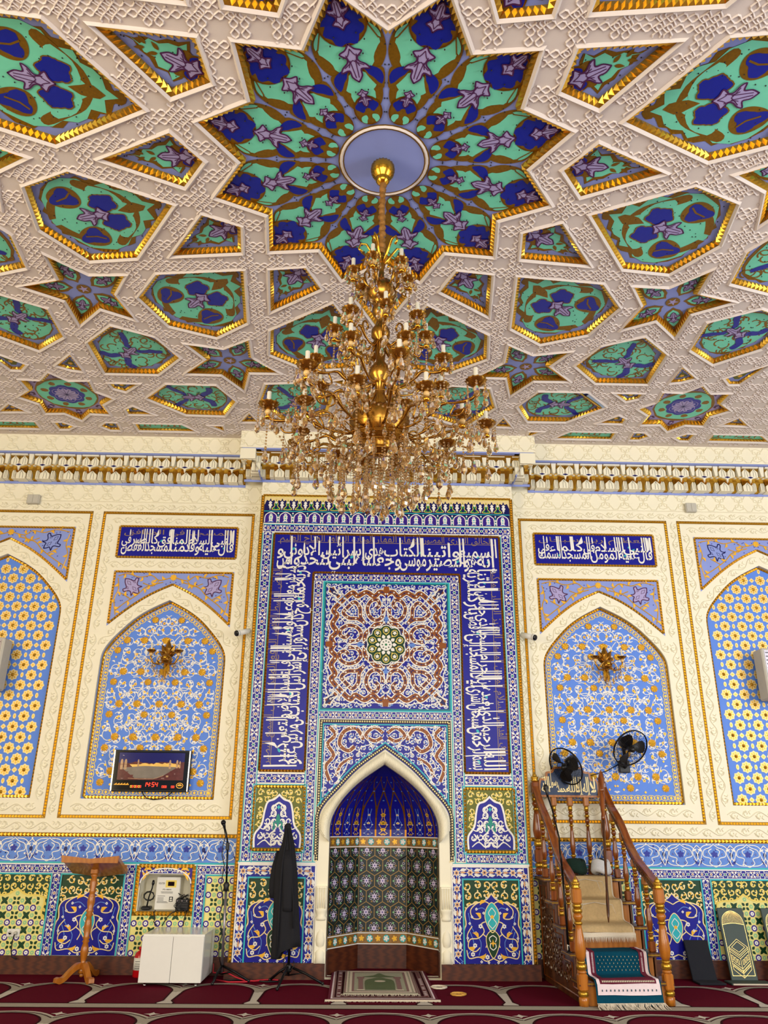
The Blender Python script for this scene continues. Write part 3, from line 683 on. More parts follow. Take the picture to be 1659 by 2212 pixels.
# central square panel
def panel_art(g, S, cx, cz, wedge_on=True):
    T = lambda k, m: (lambda pts: [(cx + S * x, cz + S * y) for x, y in rot([((-a if m else a), b) for a, b in pts], 90 * k)])
    bands = [([(0, 0.83), (0.10, 0.88), (0.20, 0.80), (0.33, 0.87), (0.47, 0.80), (0.55, 0.86), (0.66, 0.78), (0.72, 0.72)], 0.10),
             ([(0.0, 0.28), (0.07, 0.34), (0.17, 0.33), (0.25, 0.25)], 0.085),
             ([(0.05, 0.60), (0.06, 0.47), (0.16, 0.40), (0.27, 0.46), (0.31, 0.60), (0.25, 0.72), (0.15, 0.74), (0.11, 0.66), (0.16, 0.60)], 0.07),
             ([(0.35, 0.35), (0.42, 0.46), (0.43, 0.60), (0.52, 0.70), (0.62, 0.62)], 0.07)]
    for k in range(4):
        for m in (0, 1):
            t = T(k, m)
            for p, w in bands:
                q = smooth(p, 4); g.line(t(q), S * (w * 0.74 + 0.030), 'tile_white', 0.004); 
            for p, w in bands:
                q = smooth(p, 4); g.line(t(q), S * w * 0.74, 'brown_tile', 0.005)
                for i in range(1, len(q) - 1, 2): g.poly(t(flower(*q[i], 0.018, 4, 0.4, m=2)), 'tile_white' if i % 4 == 1 else 'navy', 0.006)
                g.line(t(q), S * 0.008, 'navy', 0.0055)
            for p in ([(0.0, 0.40), (0.04, 0.50), (0.0, 0.60), (0.07, 0.68), (0.02, 0.76)], [(0.20, 0.50), (0.21, 0.60), (0.15, 0.66)], [(0.30, 0.36), (0.36, 0.50), (0.36, 0.66), (0.44, 0.74)],
                      [(0.06, 0.93), (0.2, 0.91), (0.34, 0.95), (0.5, 0.91), (0.66, 0.95), (0.8, 0.90)], [(0.50, 0.50), (0.52, 0.60), (0.62, 0.70), (0.72, 0.82), (0.86, 0.86)], [(0.74, 0.66), (0.86, 0.74), (0.80, 0.84)], [(0.14, 0.22), (0.20, 0.17)], [(0.36, 0.76), (0.42, 0.68), (0.38, 0.60)]):
                q = smooth(p, 4); g.line(t(q), S * 0.014, 'tile_white', 0.0065)
                for i in range(1, len(q), 3):
                    x, y = q[i]; g.poly(t(leaf(x, y, x + 0.035, y + (0.03 if i % 2 else -0.03), 0.011, 0.2, 3)), 'sky_tile' if i % 4 == 1 else 'tile_white', 0.007)
                for i in range(0, len(q), 4): g.poly(t(flower(*q[i], 0.020, 5, 0.4, m=2)), 'tile_white', 0.0075); g.poly(t(circ(*q[i], 0.007, 4)), 'navy', 0.008)
            cp = ragged([(0.74, 0.80), (0.80, 0.74), (0.96, 0.86), (0.97, 0.97), (0.86, 0.96)], 0.05, 0.018, 5); g.poly(t(cp), 'brown_tile', 0.005); g.line(t(cp), S * 0.012, 'tile_white', 0.006, True)
            g.line(t([(0.80, 0.80), (0.88, 0.85), (0.93, 0.93)]), S * 0.03, 'navy', 0.007)
        t = T(k, 0); g.poly(t([(-0.04, 0.97), (0.04, 0.97), (0.05, 0.90), (0, 0.84), (-0.05, 0.90)]), 'brown_tile', 0.0068)
        g.poly(t(smooth([(0, 0.36), (0.03, 0.42), (0.0, 0.47), (-0.03, 0.42)], 3, True)), 'sky_tile', 0.008)
    c = lambda pts: [(cx + S * x, cz + S * y) for x, y in pts]
    st = starp(0, 0, 0.40, 0.30, 8, 90); g.line(c(st), S * 0.016, 'tile_white', 0.0072, True)
    g.poly(c(starp(0, 0, 0.36, 0.28, 8, 90)), 'navy', 0.0052)
    g.poly(c(flower(0, 0, 0.33, 10, 0.12)), 'tile_white', 0.009); g.poly(c(flower(0, 0, 0.315, 10, 0.12)), 'dark_green', 0.010)
    for i in range(10):
        a = i * 36 + 90; g.poly(c(rot(circ(0, 0.23, 0.055, 10, 0.06), a - 90)), 'yellow', 0.011); g.poly(c(rot(circ(0, 0.23, 0.043, 10, 0.048), a - 90)), 'dark_green', 0.012)
        g.poly(c(rot(flower(0, 0.235, 0.034, 5, 0.5), a - 90)), 'tile_white', 0.013)
        g.poly(c(rot(leaf(0, 0.10, 0, 0.17, 0.03, 0, 4), a - 72)), 'tile_white', 0.013); g.poly(c(rot(circ(0, 0.165, 0.012, 5), a - 90)), 'yellow', 0.013)
    g.poly(c(circ(0, 0, 0.098, 16)), 'tile_white', 0.014)
    for i in range(8): g.poly(c(circ(*polar(0.06, i * 45), 0.012, 5)), 'dark_green', 0.015)
    g.poly(c(circ(0, 0, 0.02, 6)), 'mid_green', 0.015)
g = W(YM); g.poly(rect(-0.617, 2.18, 0.617, 3.425), 'cobalt', 0.002); arab(g, rect(-0.60, 2.2, 0.60, 3.41), 0, 2.2, 3.41, 0.60, 0.062, ['tile_white', 'sky_tile'], 0.003, 0.42, 0.007, 6, True, 'tile_white'); panel_art(g, 0.60, 0, 2.802)
g.line(rect(-0.615, 2.18, 0.615, 3.425), 0.014, 'turquoise', 0.006, True); g.line(rect(-0.60, 2.195, 0.60, 3.41), 0.008, 'teal_green', 0.006, True)
mpart(g, 'tile_panel')

# spandrel over the arch
g = W(YM); ao = arch_out(); up = [p for p in ao if p[1] > 1.14]
sp = [(-0.60, 2.095)] + [(-0.60, 0.90), (-0.585, 0.90)] + up + [(0.585, 0.90), (0.60, 0.90), (0.60, 2.095)]
g.poly(sp, 'cobalt', 0.002)
for q_ in ([(0.0, 1.86), (0.36, 1.62), (0.565, 1.34), (0.565, 2.05), (0.0, 2.05)],): arab(g, q_ if area(q_) > 0 else q_[::-1], 0, 1.34, 2.05, 0.565, 0.058, ['tile_white', 'sky_tile'], 0.0025, 0.42, 0.0065, 5, True, 'tile_white')
g.line([(-0.592, 0.9), (-0.592, 2.083), (0.592, 2.083), (0.592, 0.9)], 0.030, 'black_tile', 0.003)
for q in along([(-0.592, 0.9), (-0.592, 2.083), (0.592, 2.083), (0.592, 0.9)], 0.022)[:-53]: g.poly(starp(q[0], q[1], 0.010, 0.005, 4, q[2]), 'pale_gold', 0.005)
for q in along(offset(ao, -0.022), 0.022):
    if q[1] > 0.95: g.poly(circ(q[0], q[1], 0.017, 6), 'black_tile', 0.006); g.poly(starp(q[0], q[1], 0.010, 0.005, 4, q[2]), 'pale_gold', 0.007)
g.line([(-0.572, 1.36), (-0.572, 2.055), (0.572, 2.055), (0.572, 1.36)], 0.010, 'turquoise', 0.005)
top = [p for p in offset(ao, -0.05) if p[1] > 1.34]; g.line(top, 0.010, 'turquoise', 0.006)
for m in (1, -1):
    t = lambda pts: [(m * x, z) for x, z in pts]
    for p, w in (([(0.02, 1.98), (0.10, 2.03), (0.18, 1.96), (0.10, 1.91), (0.03, 1.94)], 0.035), ([(0.20, 1.92), (0.27, 2.02), (0.38, 1.99), (0.42, 1.88), (0.34, 1.82), (0.28, 1.86)], 0.04), ([(0.52, 2.03), (0.46, 1.96), (0.53, 1.88), (0.47, 1.78), (0.54, 1.68), (0.50, 1.56)], 0.038), ([(0.30, 1.76), (0.40, 1.70), (0.44, 1.60)], 0.03)):
        q = smooth(p, 4); g.line(t(q), w * 0.75 + 0.016, 'tile_white', 0.003); g.line(t(q), w * 0.75, 'brown_tile', 0.004)
        for i in range(1, len(q), 2): g.poly(t(circ(*q[i], 0.006, 4)), 'tile_white' if i % 4 == 1 else 'navy', 0.005)
    R = random.Random(11)
    for p in ([(0.05, 2.035), (0.2, 2.03), (0.35, 2.04), (0.5, 2.035)], [(0.12, 1.88), (0.22, 1.85), (0.25, 1.78)], [(0.20, 2.0), (0.22, 1.95), (0.30, 1.92), (0.34, 1.93)], [(0.44, 2.0), (0.46, 1.88), (0.42, 1.78), (0.46, 1.68), (0.42, 1.56), (0.50, 1.48)], [(0.55, 2.0), (0.555, 1.8), (0.55, 1.6), (0.555, 1.42)], [(0.10, 1.86), (0.16, 1.92), (0.13, 1.98)], [(0.33, 1.74), (0.37, 1.64), (0.46, 1.52)]):
        q = smooth(p, 5); g.line(t(q), 0.008, 'tile_white', 0.0055)
        for i in range(1, len(q), 2):
            x, z = q[i]; g.poly(t(leaf(x, z, x + R.uniform(-0.03, 0.03), z + R.uniform(-0.03, 0.03), 0.007, 0.2, 3)), R.choice(['tile_white', 'sky_tile', 'tile_white']), 0.006)
            if i % 4 == 1: g.poly(t(flower(x, z, 0.013, 5, 0.4, m=2)), 'tile_white', 0.0065); g.poly(t(circ(x, z, 0.005, 4)), 'brown_tile', 0.007)
mpart(g, 'spandrel_panel')

# lobed prayer-arch panels
def lobed(cx, hw, z0, zs, za):
    h = smooth([(hw, z0), (hw, z0 + (zs - z0) * 0.35), (hw * 0.72, z0 + (zs - z0) * 0.62), (hw * 0.62, zs), (hw * 0.50, zs + (za - zs) * 0.55), (hw * 0.22, zs + (za - zs) * 0.72), (0, za)], 4)
    return [(cx - x, z) for x, z in h] + [(cx + x, z) for x, z in reversed(h[:-1])]
for s in (-1, 1):
    cx = s * 0.942; g = W(YM)
    g.poly(rect(cx - 0.235, 0.968, cx + 0.235, 1.518), 'olive', 0.002); g.studs(rect(cx - 0.222, 0.982, cx + 0.222, 1.505), 0.024, 'gold', 0.03, 0.010, 0.003)
    R0 = rect(cx - 0.20, 1.0, cx + 0.20, 1.485); lb = lobed(cx, 0.20, 1.0, 1.30, 1.435)
    arab(g, rect(cx - 0.20, 1.05, cx + 0.20, 1.488), cx, 1.15, 1.488, 0.20, 0.068, ['yellow', 'pale_gold'], 0.004, 0.45, 0.009, 3)
    g.poly(lb, 'cobalt', 0.006); g.line(lb, 0.016, 'tile_white', 0.007)
    inn = offset(lb, 0.016); arab(g, inn, cx, 1.01, 1.42, 0.19, 0.062, ['tile_white', 'tile_white'], 0.008, 0.5, 0.010, 8, True, 'tile_white')
    for m in (-1, 1):
        for p in ([(0, 1.37), (0.05, 1.33), (0.02, 1.28), (0.08, 1.25)], [(0, 1.17), (0.06, 1.20), (0.12, 1.15), (0.17, 1.17)], [(0, 1.06), (0.05, 1.02), (0.11, 1.06), (0.17, 1.02)], [(0.02, 1.14), (0.07, 1.10), (0.03, 1.05)]): g.line([(cx + m * x, z) for x, z in smooth(p, 4)], 0.016, 'tile_white', 0.010, False, 0, 0.007)
        g.line([(cx + m * x, z) for x, z in smooth([(0, 1.22), (0.035, 1.20), (0.03, 1.165), (0.045, 1.145)], 4)], 0.015, 'teal_green', 0.012)
    g.poly(leaf(cx, 1.28, cx, 1.16, 0.018), 'teal_green', 0.012); g.poly(starp(cx, 1.33, 0.022, 0.01, 4), 'turquoise', 0.012)
    g.line(rect(cx - 0.24, 0.964, cx + 0.24, 1.522), 0.008, 'turquoise', 0.005, True); mpart(g, 'tile_panel')
def medallion(g, cx, z0, z1, hw, ym=True, mid=0.55, lower=True):
    H = z1 - z0; hh = smooth([(hw, z0), (hw, z0 + 0.36 * H), (hw * 0.92, z0 + 0.46 * H), (hw * 0.95, z0 + 0.60 * H), (hw * 0.78, z0 + 0.685 * H), (hw * 0.40, z0 + 0.725 * H), (hw * 0.15, z0 + 0.765 * H), (0, z0 + 0.83 * H)], 4); lb = [(cx - x, z) for x, z in hh] + [(cx + x, z) for x, z in reversed(hh[:-1])]
    arab(g, rect(cx - hw, z0, cx + hw, z1), cx, z0 + H * 0.62, z1 - 0.01, hw, 0.075, ['pale_gold', 'gold_paint'], 0.004, 0.47, 0.009, 5)
    g.poly(lb, 'cobalt', 0.007); g.line(lb, 0.010, 'pale_gold', 0.008)
    inn = offset(lb, 0.02)
    for m in (-1, 1):
        t = lambda pts: [(cx + m * x * hw / 0.24, z0 + (z - 0.12) / 0.64 * H) for x, z in pts]
        for p in ([(0.0, 0.56), (0.06, 0.59), (0.13, 0.57), (0.18, 0.52), (0.16, 0.46), (0.10, 0.46), (0.10, 0.50)], [(0.02, 0.44), (0.09, 0.42), (0.07, 0.36), (0.12, 0.31), (0.19, 0.30), (0.205, 0.24), (0.15, 0.21), (0.11, 0.24)], [(0.0, 0.16), (0.06, 0.14), (0.12, 0.17), (0.20, 0.16), (0.22, 0.22)], [(0.06, 0.24), (0.04, 0.30), (0.08, 0.34)], [(0.17, 0.40), (0.21, 0.34), (0.21, 0.28)]): g.line(t(smooth(p, 4)), 0.008, 'pale_gold', 0.009)
        for p in ([(0.20, 0.50), (0.17, 0.38), (0.10, 0.28), (0.12, 0.18)], [(0.03, 0.5), (0.08, 0.54), (0.14, 0.52)], [(0.22, 0.18), (0.16, 0.26), (0.19, 0.36)]): g.line(t(smooth(p, 4)), 0.006, 'sky_tile', 0.0085)
        for a, b, c, d in ((0.10, 0.46, 0.14, 0.50), (0.12, 0.31, 0.17, 0.35), (0.205, 0.24, 0.14, 0.26), (0.12, 0.17, 0.06, 0.20), (0.05, 0.59, 0.10, 0.56)): g.poly(t(leaf(a, b, c, d, 0.014, 0.25)), 'gold_paint', 0.010)
        for i, (x, z) in enumerate(((0.10, 0.40), (0.15, 0.255), (0.17, 0.19), (0.05, 0.17), (0.13, 0.53), (0.07, 0.50), (0.19, 0.42), (0.21, 0.31), (0.04, 0.13), (0.10, 0.135), (0.04, 0.615), (0.17, 0.47), (0.14, 0.35))):
            x, z = t([(x, z)])[0]; r = 0.020 if i < 4 else 0.012
            g.poly(flower(x, z, r, 6 if i < 4 else 4, 0.45, m=3), 'tile_white', 0.010); g.poly(circ(x, z, r * 0.3, 5), 'deep_blue', 0.011)
    zc = z0 + H * mid
    md = smooth([(0, 0.11), (0.045, 0.065), (0.062, 0.0), (0.04, -0.07), (0, -0.12), (-0.04, -0.07), (-0.062, 0), (-0.045, 0.065)], 4, True)
    md = [(cx + x, zc + z) for x, z in md]; g.poly(md, 'turquoise', 0.012); g.line(md, 0.007, 'pale_gold', 0.013, True)
    for m in (-1, 1): g.line([(cx + m * x, zc + z) for x, z in smooth([(0, 0.07), (0.03, 0.03), (0.01, -0.01), (0.035, -0.05), (0, -0.09)], 4)], 0.006, 'tile_white', 0.014)
    g.poly(flower(cx, zc, 0.016, 4, 0.4, m=3), 'gold_paint', 0.015)
    if lower:
        dg = [(cx + x, zc - 0.20 + z) for x, z in smooth([(0, 0.10), (0.05, 0.06), (0.055, 0), (0.03, -0.07), (0, -0.11), (-0.03, -0.07), (-0.055, 0), (-0.05, 0.06)], 3, True)]
        g.poly(dg, 'dark_green', 0.0125); g.line(dg, 0.006, 'pale_gold', 0.013, True); g.poly(starp(cx, zc - 0.2, 0.03, 0.01, 4), 'gold_paint', 0.014)
        for m in (-1, 1): g.line([(cx + m * x, zc - 0.2 + z) for x, z in smooth([(0, 0.06), (0.03, 0.04), (0.02, 0.01)], 3)], 0.007, 'tile_white', 0.014); g.line([(cx + m * x, zc - 0.2 + z) for x, z in smooth([(0, -0.05), (0.025, -0.03), (0.02, 0.0)], 3)], 0.007, 'tile_white', 0.014)
for s in (-1, 1):
    cx = s * 0.925; g = W(YM); g.poly(rect(cx - 0.245, 0.12, cx + 0.245, 0.765), 'dark_green', 0.002)
    medallion(g, cx, 0.122, 0.762, 0.243); g.line(rect(cx - 0.243, 0.10, cx + 0.243, 0.763), 0.012, 'turquoise', 0.014, True)
    mpart(g, 'tile_panel')
    g = W(YM)                     # broad border with pointed leaves and palmettes
    xa, xb = cx - 0.34, cx + 0.338; g.poly([(xa, 0.12), (xa, 0.868), (xb, 0.868), (xb, 0.12), (cx + 0.25, 0.12), (cx + 0.25, 0.768), (cx - 0.25, 0.768), (cx - 0.25, 0.12)], 'cobalt', 0.002)
    g.line([(xa + 0.006, 0.12), (xa + 0.006, 0.862), (xb - 0.006, 0.862), (xb - 0.006, 0.12)], 0.012, 'tile_white', 0.004)
    path = [(cx - 0.295, 0.13), (cx - 0.295, 0.816), (cx + 0.293, 0.816), (cx + 0.293, 0.13)]
    pts = along(path + [path[0]], 0.062)
    for i, (x, z, d) in enumerate([q for q in pts if q[1] > 0.1285 and not (q[1] < 0.131)]):
        if i % 2 == 0:
            g.poly(rot([(x + a, z + b) for a, b in starp(0, 0, 0.034, 0.020, 6, 0)], d, x, z), 'tile_white', 0.004); g.poly(rot([(x + a, z + b) for a, b in starp(0, 0, 0.026, 0.014, 6, 0)], d, x, z), 'peach', 0.005)
            g.poly(circ(x, z, 0.008, 5), 'navy', 0.006)
        else:
            for t in (-1, 1): g.poly(rot([(x + a, z + b) for a, b in leaf(-0.03, t * 0.012, 0.034, t * 0.020, 0.012, 0.1 * t, 4)], d, x, z), 'tile_white', 0.004)
            g.poly(rot([(x + a, z + b) for a, b in leaf(-0.03, 0, 0.03, 0, 0.008, 0, 4)], d, x, z), 'peach', 0.005)
    wv = [(x - sin(radians(d)) * 0.036 * sin(k * pi / 2), z + cos(radians(d)) * 0.036 * sin(k * pi / 2)) for k, (x, z, d) in enumerate(along(path + [path[-1]], 0.031))]
    g.line(wv, 0.006, 'tile_white', 0.0035); g.line([(2 * cx - x, z) for x, z in wv], 0.006, 'sky_tile', 0.003)
    mpart(g, 'tile_border')

# carved white arch around the opening
g = G(['plaster']); g.frame((0, YM, 0), (1, 0, 0), (0, 0, 1), (0, -1, 0)); ai, ao = arch_in()[1:-1], arch_out()[1:-1]
n = min(len(ai), len(ao)); P, Q = ai[:n], ao[:n]
rows = []
for (ax, az), (bx, bz) in zip(P, Q):
    rows.append([g.fr(ax + (bx - ax) * t, az + (bz - az) * t, h) for t, h in ((0, -0.06), (0.0, 0.015), (0.12, 0.04), (0.40, 0.058), (0.78, 0.045), (0.88, 0.02), (1.0, 0.018), (1.0, 0.0))])
vs = [v for r in rows for v in r]; m = 8
g.add(vs, [(i * m + j, i * m + j + 1, (i + 1) * m + j + 1, (i + 1) * m + j) for i in range(n - 1) for j in range(m - 1)], 'plaster', True)
def mid(t):
    o = []
    for i in range(n):
        o.append((P[i][0] + (Q[i][0] - P[i][0]) * t, P[i][1] + (Q[i][1] - P[i][1]) * t))
    return o
A, B = along(mid(0.10), 0.02), along(mid(0.80), 0.02)
pa, pb = mid(0.08), mid(0.82)
def at(pl, t):
    L = [0]
    for i in range(len(pl) - 1): L.append(L[-1] + hypot(pl[i + 1][0] - pl[i][0], pl[i + 1][1] - pl[i][1]))
    d = t * L[-1]
    for i in range(len(pl) - 1):
        if d <= L[i + 1]: u = (d - L[i]) / (L[i + 1] - L[i] + 1e-9); return (pl[i][0] + (pl[i + 1][0] - pl[i][0]) * u, pl[i][1] + (pl[i + 1][1] - pl[i][1]) * u)
    return pl[-1]
N = 62
for i in range(N):              # rope fluting, slanting opposite ways on the two sides
    for s in (0, 1):
        t0 = 0.5 * (i + 0.5) / N; t1 = min(0.5, t0 + 0.010); t0, t1 = (t0, t1) if s == 0 else (1 - t0, 1 - t1)
        a, b = at(pa, t0), at(pb, t1); c = ((a[0] + b[0]) / 2, (a[1] + b[1]) / 2)
        g.tube([(a[0], a[1], 0.040), (c[0], c[1], 0.060), (b[0], b[1], 0.046)], 0.0065, 'plaster', 5)
for s in (-1, 1):               # columns under the springing
    x = s * 0.532
    g.box(x - 0.047, 0.12, 0.0, x + 0.047, 0.46, 0.035, 'plaster'); g.box(x - 0.047, 0.60, 0.0, x + 0.047, 1.06, 0.03, 'plaster') if False else None
    g.box(x - 0.043, 0.52, 0, x + 0.043, 0.70, 0.045, 'plaster')
    for k in range(4): g.tube([(x - 0.03 + 0.02 * k, 0.53, 0.048), (x - 0.03 + 0.02 * k, 0.69, 0.048)], 0.007, 'plaster', 5)
    g.lathe([(0.046, 0.46), (0.05, 0.475), (0.042, 0.49), (0.048, 0.51), (0.048, 0.53)], 'plaster', (0, 0, 0), 14) if False else None
    f0 = g.fr; g.fr = lambda u, v, h, x=x: (x + u, YM - 0.02 + v * 0.8, h)
    g.lathe([(0.044, 0.44), (0.048, 0.46), (0.036, 0.475), (0.046, 0.50), (0.050, 0.515), (0.050, 0.53)], 'plaster', n=14)
    g.lathe([(0.020, 0.445), (0.014, 0.42), (0.018, 0.38), (0.036, 0.33), (0.044, 0.29), (0.034, 0.25), (0.018, 0.235), (0.030, 0.215), (0.044, 0.20), (0.040, 0.17), (0.048, 0.125)], 'plaster', (0, 0, 0), 20, 0.07, 10)
    g.fr = f0
mpart(g, 'carved_arch')

# plinth boards
g = G(['board'])
for s in (-1, 1): a, b = sorted((s * 0.487, s * 1.318)); g.box(a, YM - 0.03, 0, b, YM + 0.02, 0.12, 'board'); 
for s in (-1, 1): a, b = sorted((s * 1.318, s * 1.288)); g.box(a, YM + 0.02, 0, b, -0.021, 0.12, 'board')
mpart(g, 'plinth_board')

# ---------------------------------------------------------------- niche behind the arch
FAC = [(-0.485, -0.06), (-0.485, 0.06), (-0.225, 0.40), (0.225, 0.40), (0.485, 0.06), (0.485, -0.06)]
def facet(i, sc=1.0):
    (ax, ay), (bx, by) = FAC[i], FAC[i + 1]; L = hypot(bx - ax, by - ay); ux, uy = (bx - ax) / L, (by - ay) / L
    return (ax, ay), (ux, uy), L, (uy, -ux)
g = G(['niche_green']); art = []
for i in range(5):
    O, U, L, Nn = facet(i)
    def fr(g): g.frame((O[0], O[1], 0), (U[0], U[1], 0), (0, 0, 1), (Nn[0], Nn[1], 0))
    g1 = G(['niche_green']); fr(g1)
    g1.poly(rect(0, 0.285, L, 0.998), 'niche_green', 0)
    # hexagon lattice with white rosettes
    hw = L / 3 if i == 2 else 0.15; q = hw / 2; R6 = hw / sqrt(3); nx = int(L / hw) + 2
    for r in range(-1, 7):
        for c in range(-1, nx):
            x = (c + (0.5 if r % 2 else 0)) * hw; z = 0.32 + r * R6 * 1.5
            if not (0.29 < z < 0.995): continue
            clip = lambda p: [(min(max(a, 0.0), L), min(max(b, 0.29), 0.996)) for a, b in p]
            hx = clip([(x + R6 * cos(radians(60 * k + 30)), z + R6 * sin(radians(60 * k + 30))) for k in range(6)])
            if x < -hw * 0.45 or x > L + hw * 0.45: continue
            g1.line(hx, 0.007, 'niche_gold', 0.002, True)
            if 0.01 < x < L - 0.01:
                g1.poly(flower(x, z, 0.024, 6, 0.3), 'niche_lilac', 0.003); g1.poly(circ(x, z, 0.007, 5), 'violet', 0.004)
            for k in range(6):
                a, b = polar(0.048, 60 * k); 
                if 0.012 < x + a < L - 0.012 and 0.30 < z + b < 0.985: g1.poly(starp(x + a, z + b, 0.013, 0.006, 4, 30 * k), 'pale_green' if k % 2 else 'niche_gold', 0.002)
                a, b = polar(0.036, 60 * k + 30)
                if 0.012 < x + a < L - 0.012 and 0.30 < z + b < 0.985: g1.line(circ(x + a, z + b, 0.011, 6), 0.003, 'niche_lilac', 0.003, True)
    for z0, z1 in ((0.19, 0.285), (0.998, 1.092)):
        g1.poly(rect(0, z0, L, z1), 'bronze_band', 0.001); g1.line([(0, z0 + 0.004), (L, z0 + 0.004)], 0.008, 'tile_white', 0.004); g1.line([(0, z1 - 0.004), (L, z1 - 0.004)], 0.008, 'tile_white', 0.004)
        k = max(1, round(L / 0.075)); s = L / k; zc = (z0 + z1) / 2
        for j in range(k):
            x = (j + 0.5) * s; g1.poly(circ(x, zc, s * 0.42, 10, 0.034), 'turquoise' if j % 2 else 'bronze_band', 0.002); g1.line(circ(x, zc, s * 0.42, 10, 0.034), 0.004, 'ochre', 0.003, True)
            g1.poly(flower(x, zc, 0.026, 5, 0.5, 90 + 40 * j), 'tile_white' if j % 2 else 'gold_paint', 0.004)
    g1.build('tile_panel', wall_mihrab); 
    g2 = G(['board']); fr(g2); g2.poly(rect(0, 0, L, 0.19), 'board', 0.012, 0.012); g2.build('plinth_board', wall_mihrab)
# half dome: rings of the facet outline shrink towards the crown
g = G(['cobalt']); NZ = 14; rings = []
ring0 = []
for i in range(5):
    k = 4 if i in (1, 2, 3) else 1
    for j in range(k): ring0.append((FAC[i][0] + (FAC[i + 1][0] - FAC[i][0]) * j / k, FAC[i][1] + (FAC[i + 1][1] - FAC[i][1]) * j / k))
ring0.append(FAC[5])
prof = smooth([(1.0, 1.092), (1.0, 1.18), (0.90, 1.335), (0.68, 1.475), (0.38, 1.60), (0.02, 1.715)], 4)
def dome(u, v, h):              # u along the ring 0..1, v along the profile 0..1
    t = v * (len(prof) - 1); i = min(int(t), len(prof) - 2); f = t - i; k = prof[i][0] + (prof[i + 1][0] - prof[i][0]) * f - h; z = prof[i][1] + (prof[i + 1][1] - prof[i][1]) * f
    s = u * (len(ring0) - 1); j = min(int(s), len(ring0) - 2); e = s - j
    x = ring0[j][0] + (ring0[j + 1][0] - ring0[j][0]) * e; y = ring0[j][1] + (ring0[j + 1][1] - ring0[j][1]) * e
    return (x * k, -0.06 + (y + 0.06) * k, z)
m = len(ring0)
for j in range(len(prof)): rings += [dome(i / (m - 1), j / (len(prof) - 1), 0) for i in range(m)]
g.add(rings, [(j * m + i, j * m + i + 1, (j + 1) * m + i + 1, (j + 1) * m + i) for j in range(len(prof) - 1) for i in range(m - 1)], 'cobalt')
g.fr = dome; nb = 11
for k in range(nb + 1):
    u = k / nb; g.line([(u, 0.0), (u, 0.15), (u, 0.3)], 0.010, 'dark_gold', 0.006)
    if k < nb:
        c = u + 0.5 / nb; w = 0.5 / nb
        for s in (-1, 1):
            g.line(smooth([(c + s * w, 0.30), (c + s * w * 0.9, 0.42), (c + s * w * 0.4, 0.55), (c, 0.66)], 3), 0.009, 'dark_gold', 0.006)
            g.line(smooth([(c + s * w, 0.30), (c + s * w * 1.2, 0.45), (c + s * w * 2, 0.62), (c + s * w * 3.2, 0.82)], 3) if 0 <= c + s * w * 3.2 <= 1 else [(c, 0.7), (c, 0.9)], 0.008, 'dark_gold', 0.0065)
        gold = k % 2 == 1
        for v, r in ((0.06, 0.016), (0.15, 0.022), (0.24, 0.026), (0.33, 0.02)):
            g.poly([(c + a * 0.9, v + b * 1.1) for a, b in flower(0, 0, r if gold else r * 0.55, 5, 0.35)], 'gold_paint' if gold else 'tile_white', 0.010)
            g.poly([(c + a, v + b) for a, b in circ(0, 0, r * 0.35, 5)], 'olive' if gold else 'gold_paint', 0.013)
        for s in (-1, 1):
            g.line([(c + s * x, v) for x, v in smooth([(0.004, 0.02), (0.022, 0.08), (0.004, 0.14), (0.024, 0.22), (0.006, 0.30), (0.012, 0.40)], 3)], 0.004, 'gold_paint' if gold else 'sky_tile', 0.009)
            for v in (0.08, 0.22): g.poly([(c + s * 0.024 + a, v + b) for a, b in flower(0, 0, 0.008, 5, 0.4, m=2)], 'tile_white', 0.011)
        for v in (0.50, 0.62, 0.74): g.poly([(c + a, v + b) for a, b in flower(0, 0, 0.010, 5, 0.4, m=2)], 'sky_tile', 0.010)
mpart(g, 'niche_vault')
# ================================================================ tiled dado on the back wall
def geo_tiles(g, poly, x0, z0, x1, z1, h=0.003, p=0.101, pz=0.0565):
    """yellow ground, green crosses, violet octagon rings, pale stars"""
    nx, nz = int((x1 - x0) / p) + 2, int((z1 - z0) / pz) + 2; ok = lambda x, z, m=0.0: inside(x, z, poly)
    for j in range(nz):
        for i in range(nx):
            x, z = x0 + p * (i + 0.25 + (0.5 if j % 2 else 0)), z0 + pz * (j + 0.35)
            if ok(x, z):
                if j % 2 == 0:
                    g.poly(circ(x, z, 0.027, 8, a0=pi / 8), 'violet', h); g.poly(circ(x, z, 0.016, 8), 'tile_white', h + 0.001); g.poly(circ(x, z, 0.005, 4), 'violet', h + 0.002)
                else:
                    for k in range(4):
                        a = 45 + 90 * k; u, v = polar(0.043, a); a0, b0 = polar(-0.006 if i % 2 else 0.008, a); 
                        if ok(x + u, z + v): g.poly(leaf(x + a0, z + b0, x + u, z + v, 0.013 if i % 2 else 0.012, 0, 4), 'dark_green', h)
            x2 = x + p / 2
            if ok(x2, z):
                g.poly(starp(x2, z, 0.021, 0.013, 8), 'pale_green', h); g.poly(circ(x2, z, 0.006, 6), 'cream_yellow', h + 0.001)
def scallop(cx, hw, z0, z1):    # multifoil arch field of the geometric panel
    H = z1 - z0
    h = smooth([(hw, z0 + 0.42 * H), (hw * 0.86, z0 + 0.50 * H), (hw * 0.90, z0 + 0.68 * H), (hw * 0.72, z0 + 0.73 * H), (hw * 0.40, z0 + 0.735 * H), (hw * 0.2, z0 + 0.76 * H), (0, z0 + 0.82 * H)], 4)
    return [(cx - hw, z0)] + [(cx - x, z) for x, z in h] + [(cx + x, z) for x, z in reversed(h[:-1])] + [(cx + hw, z0)]
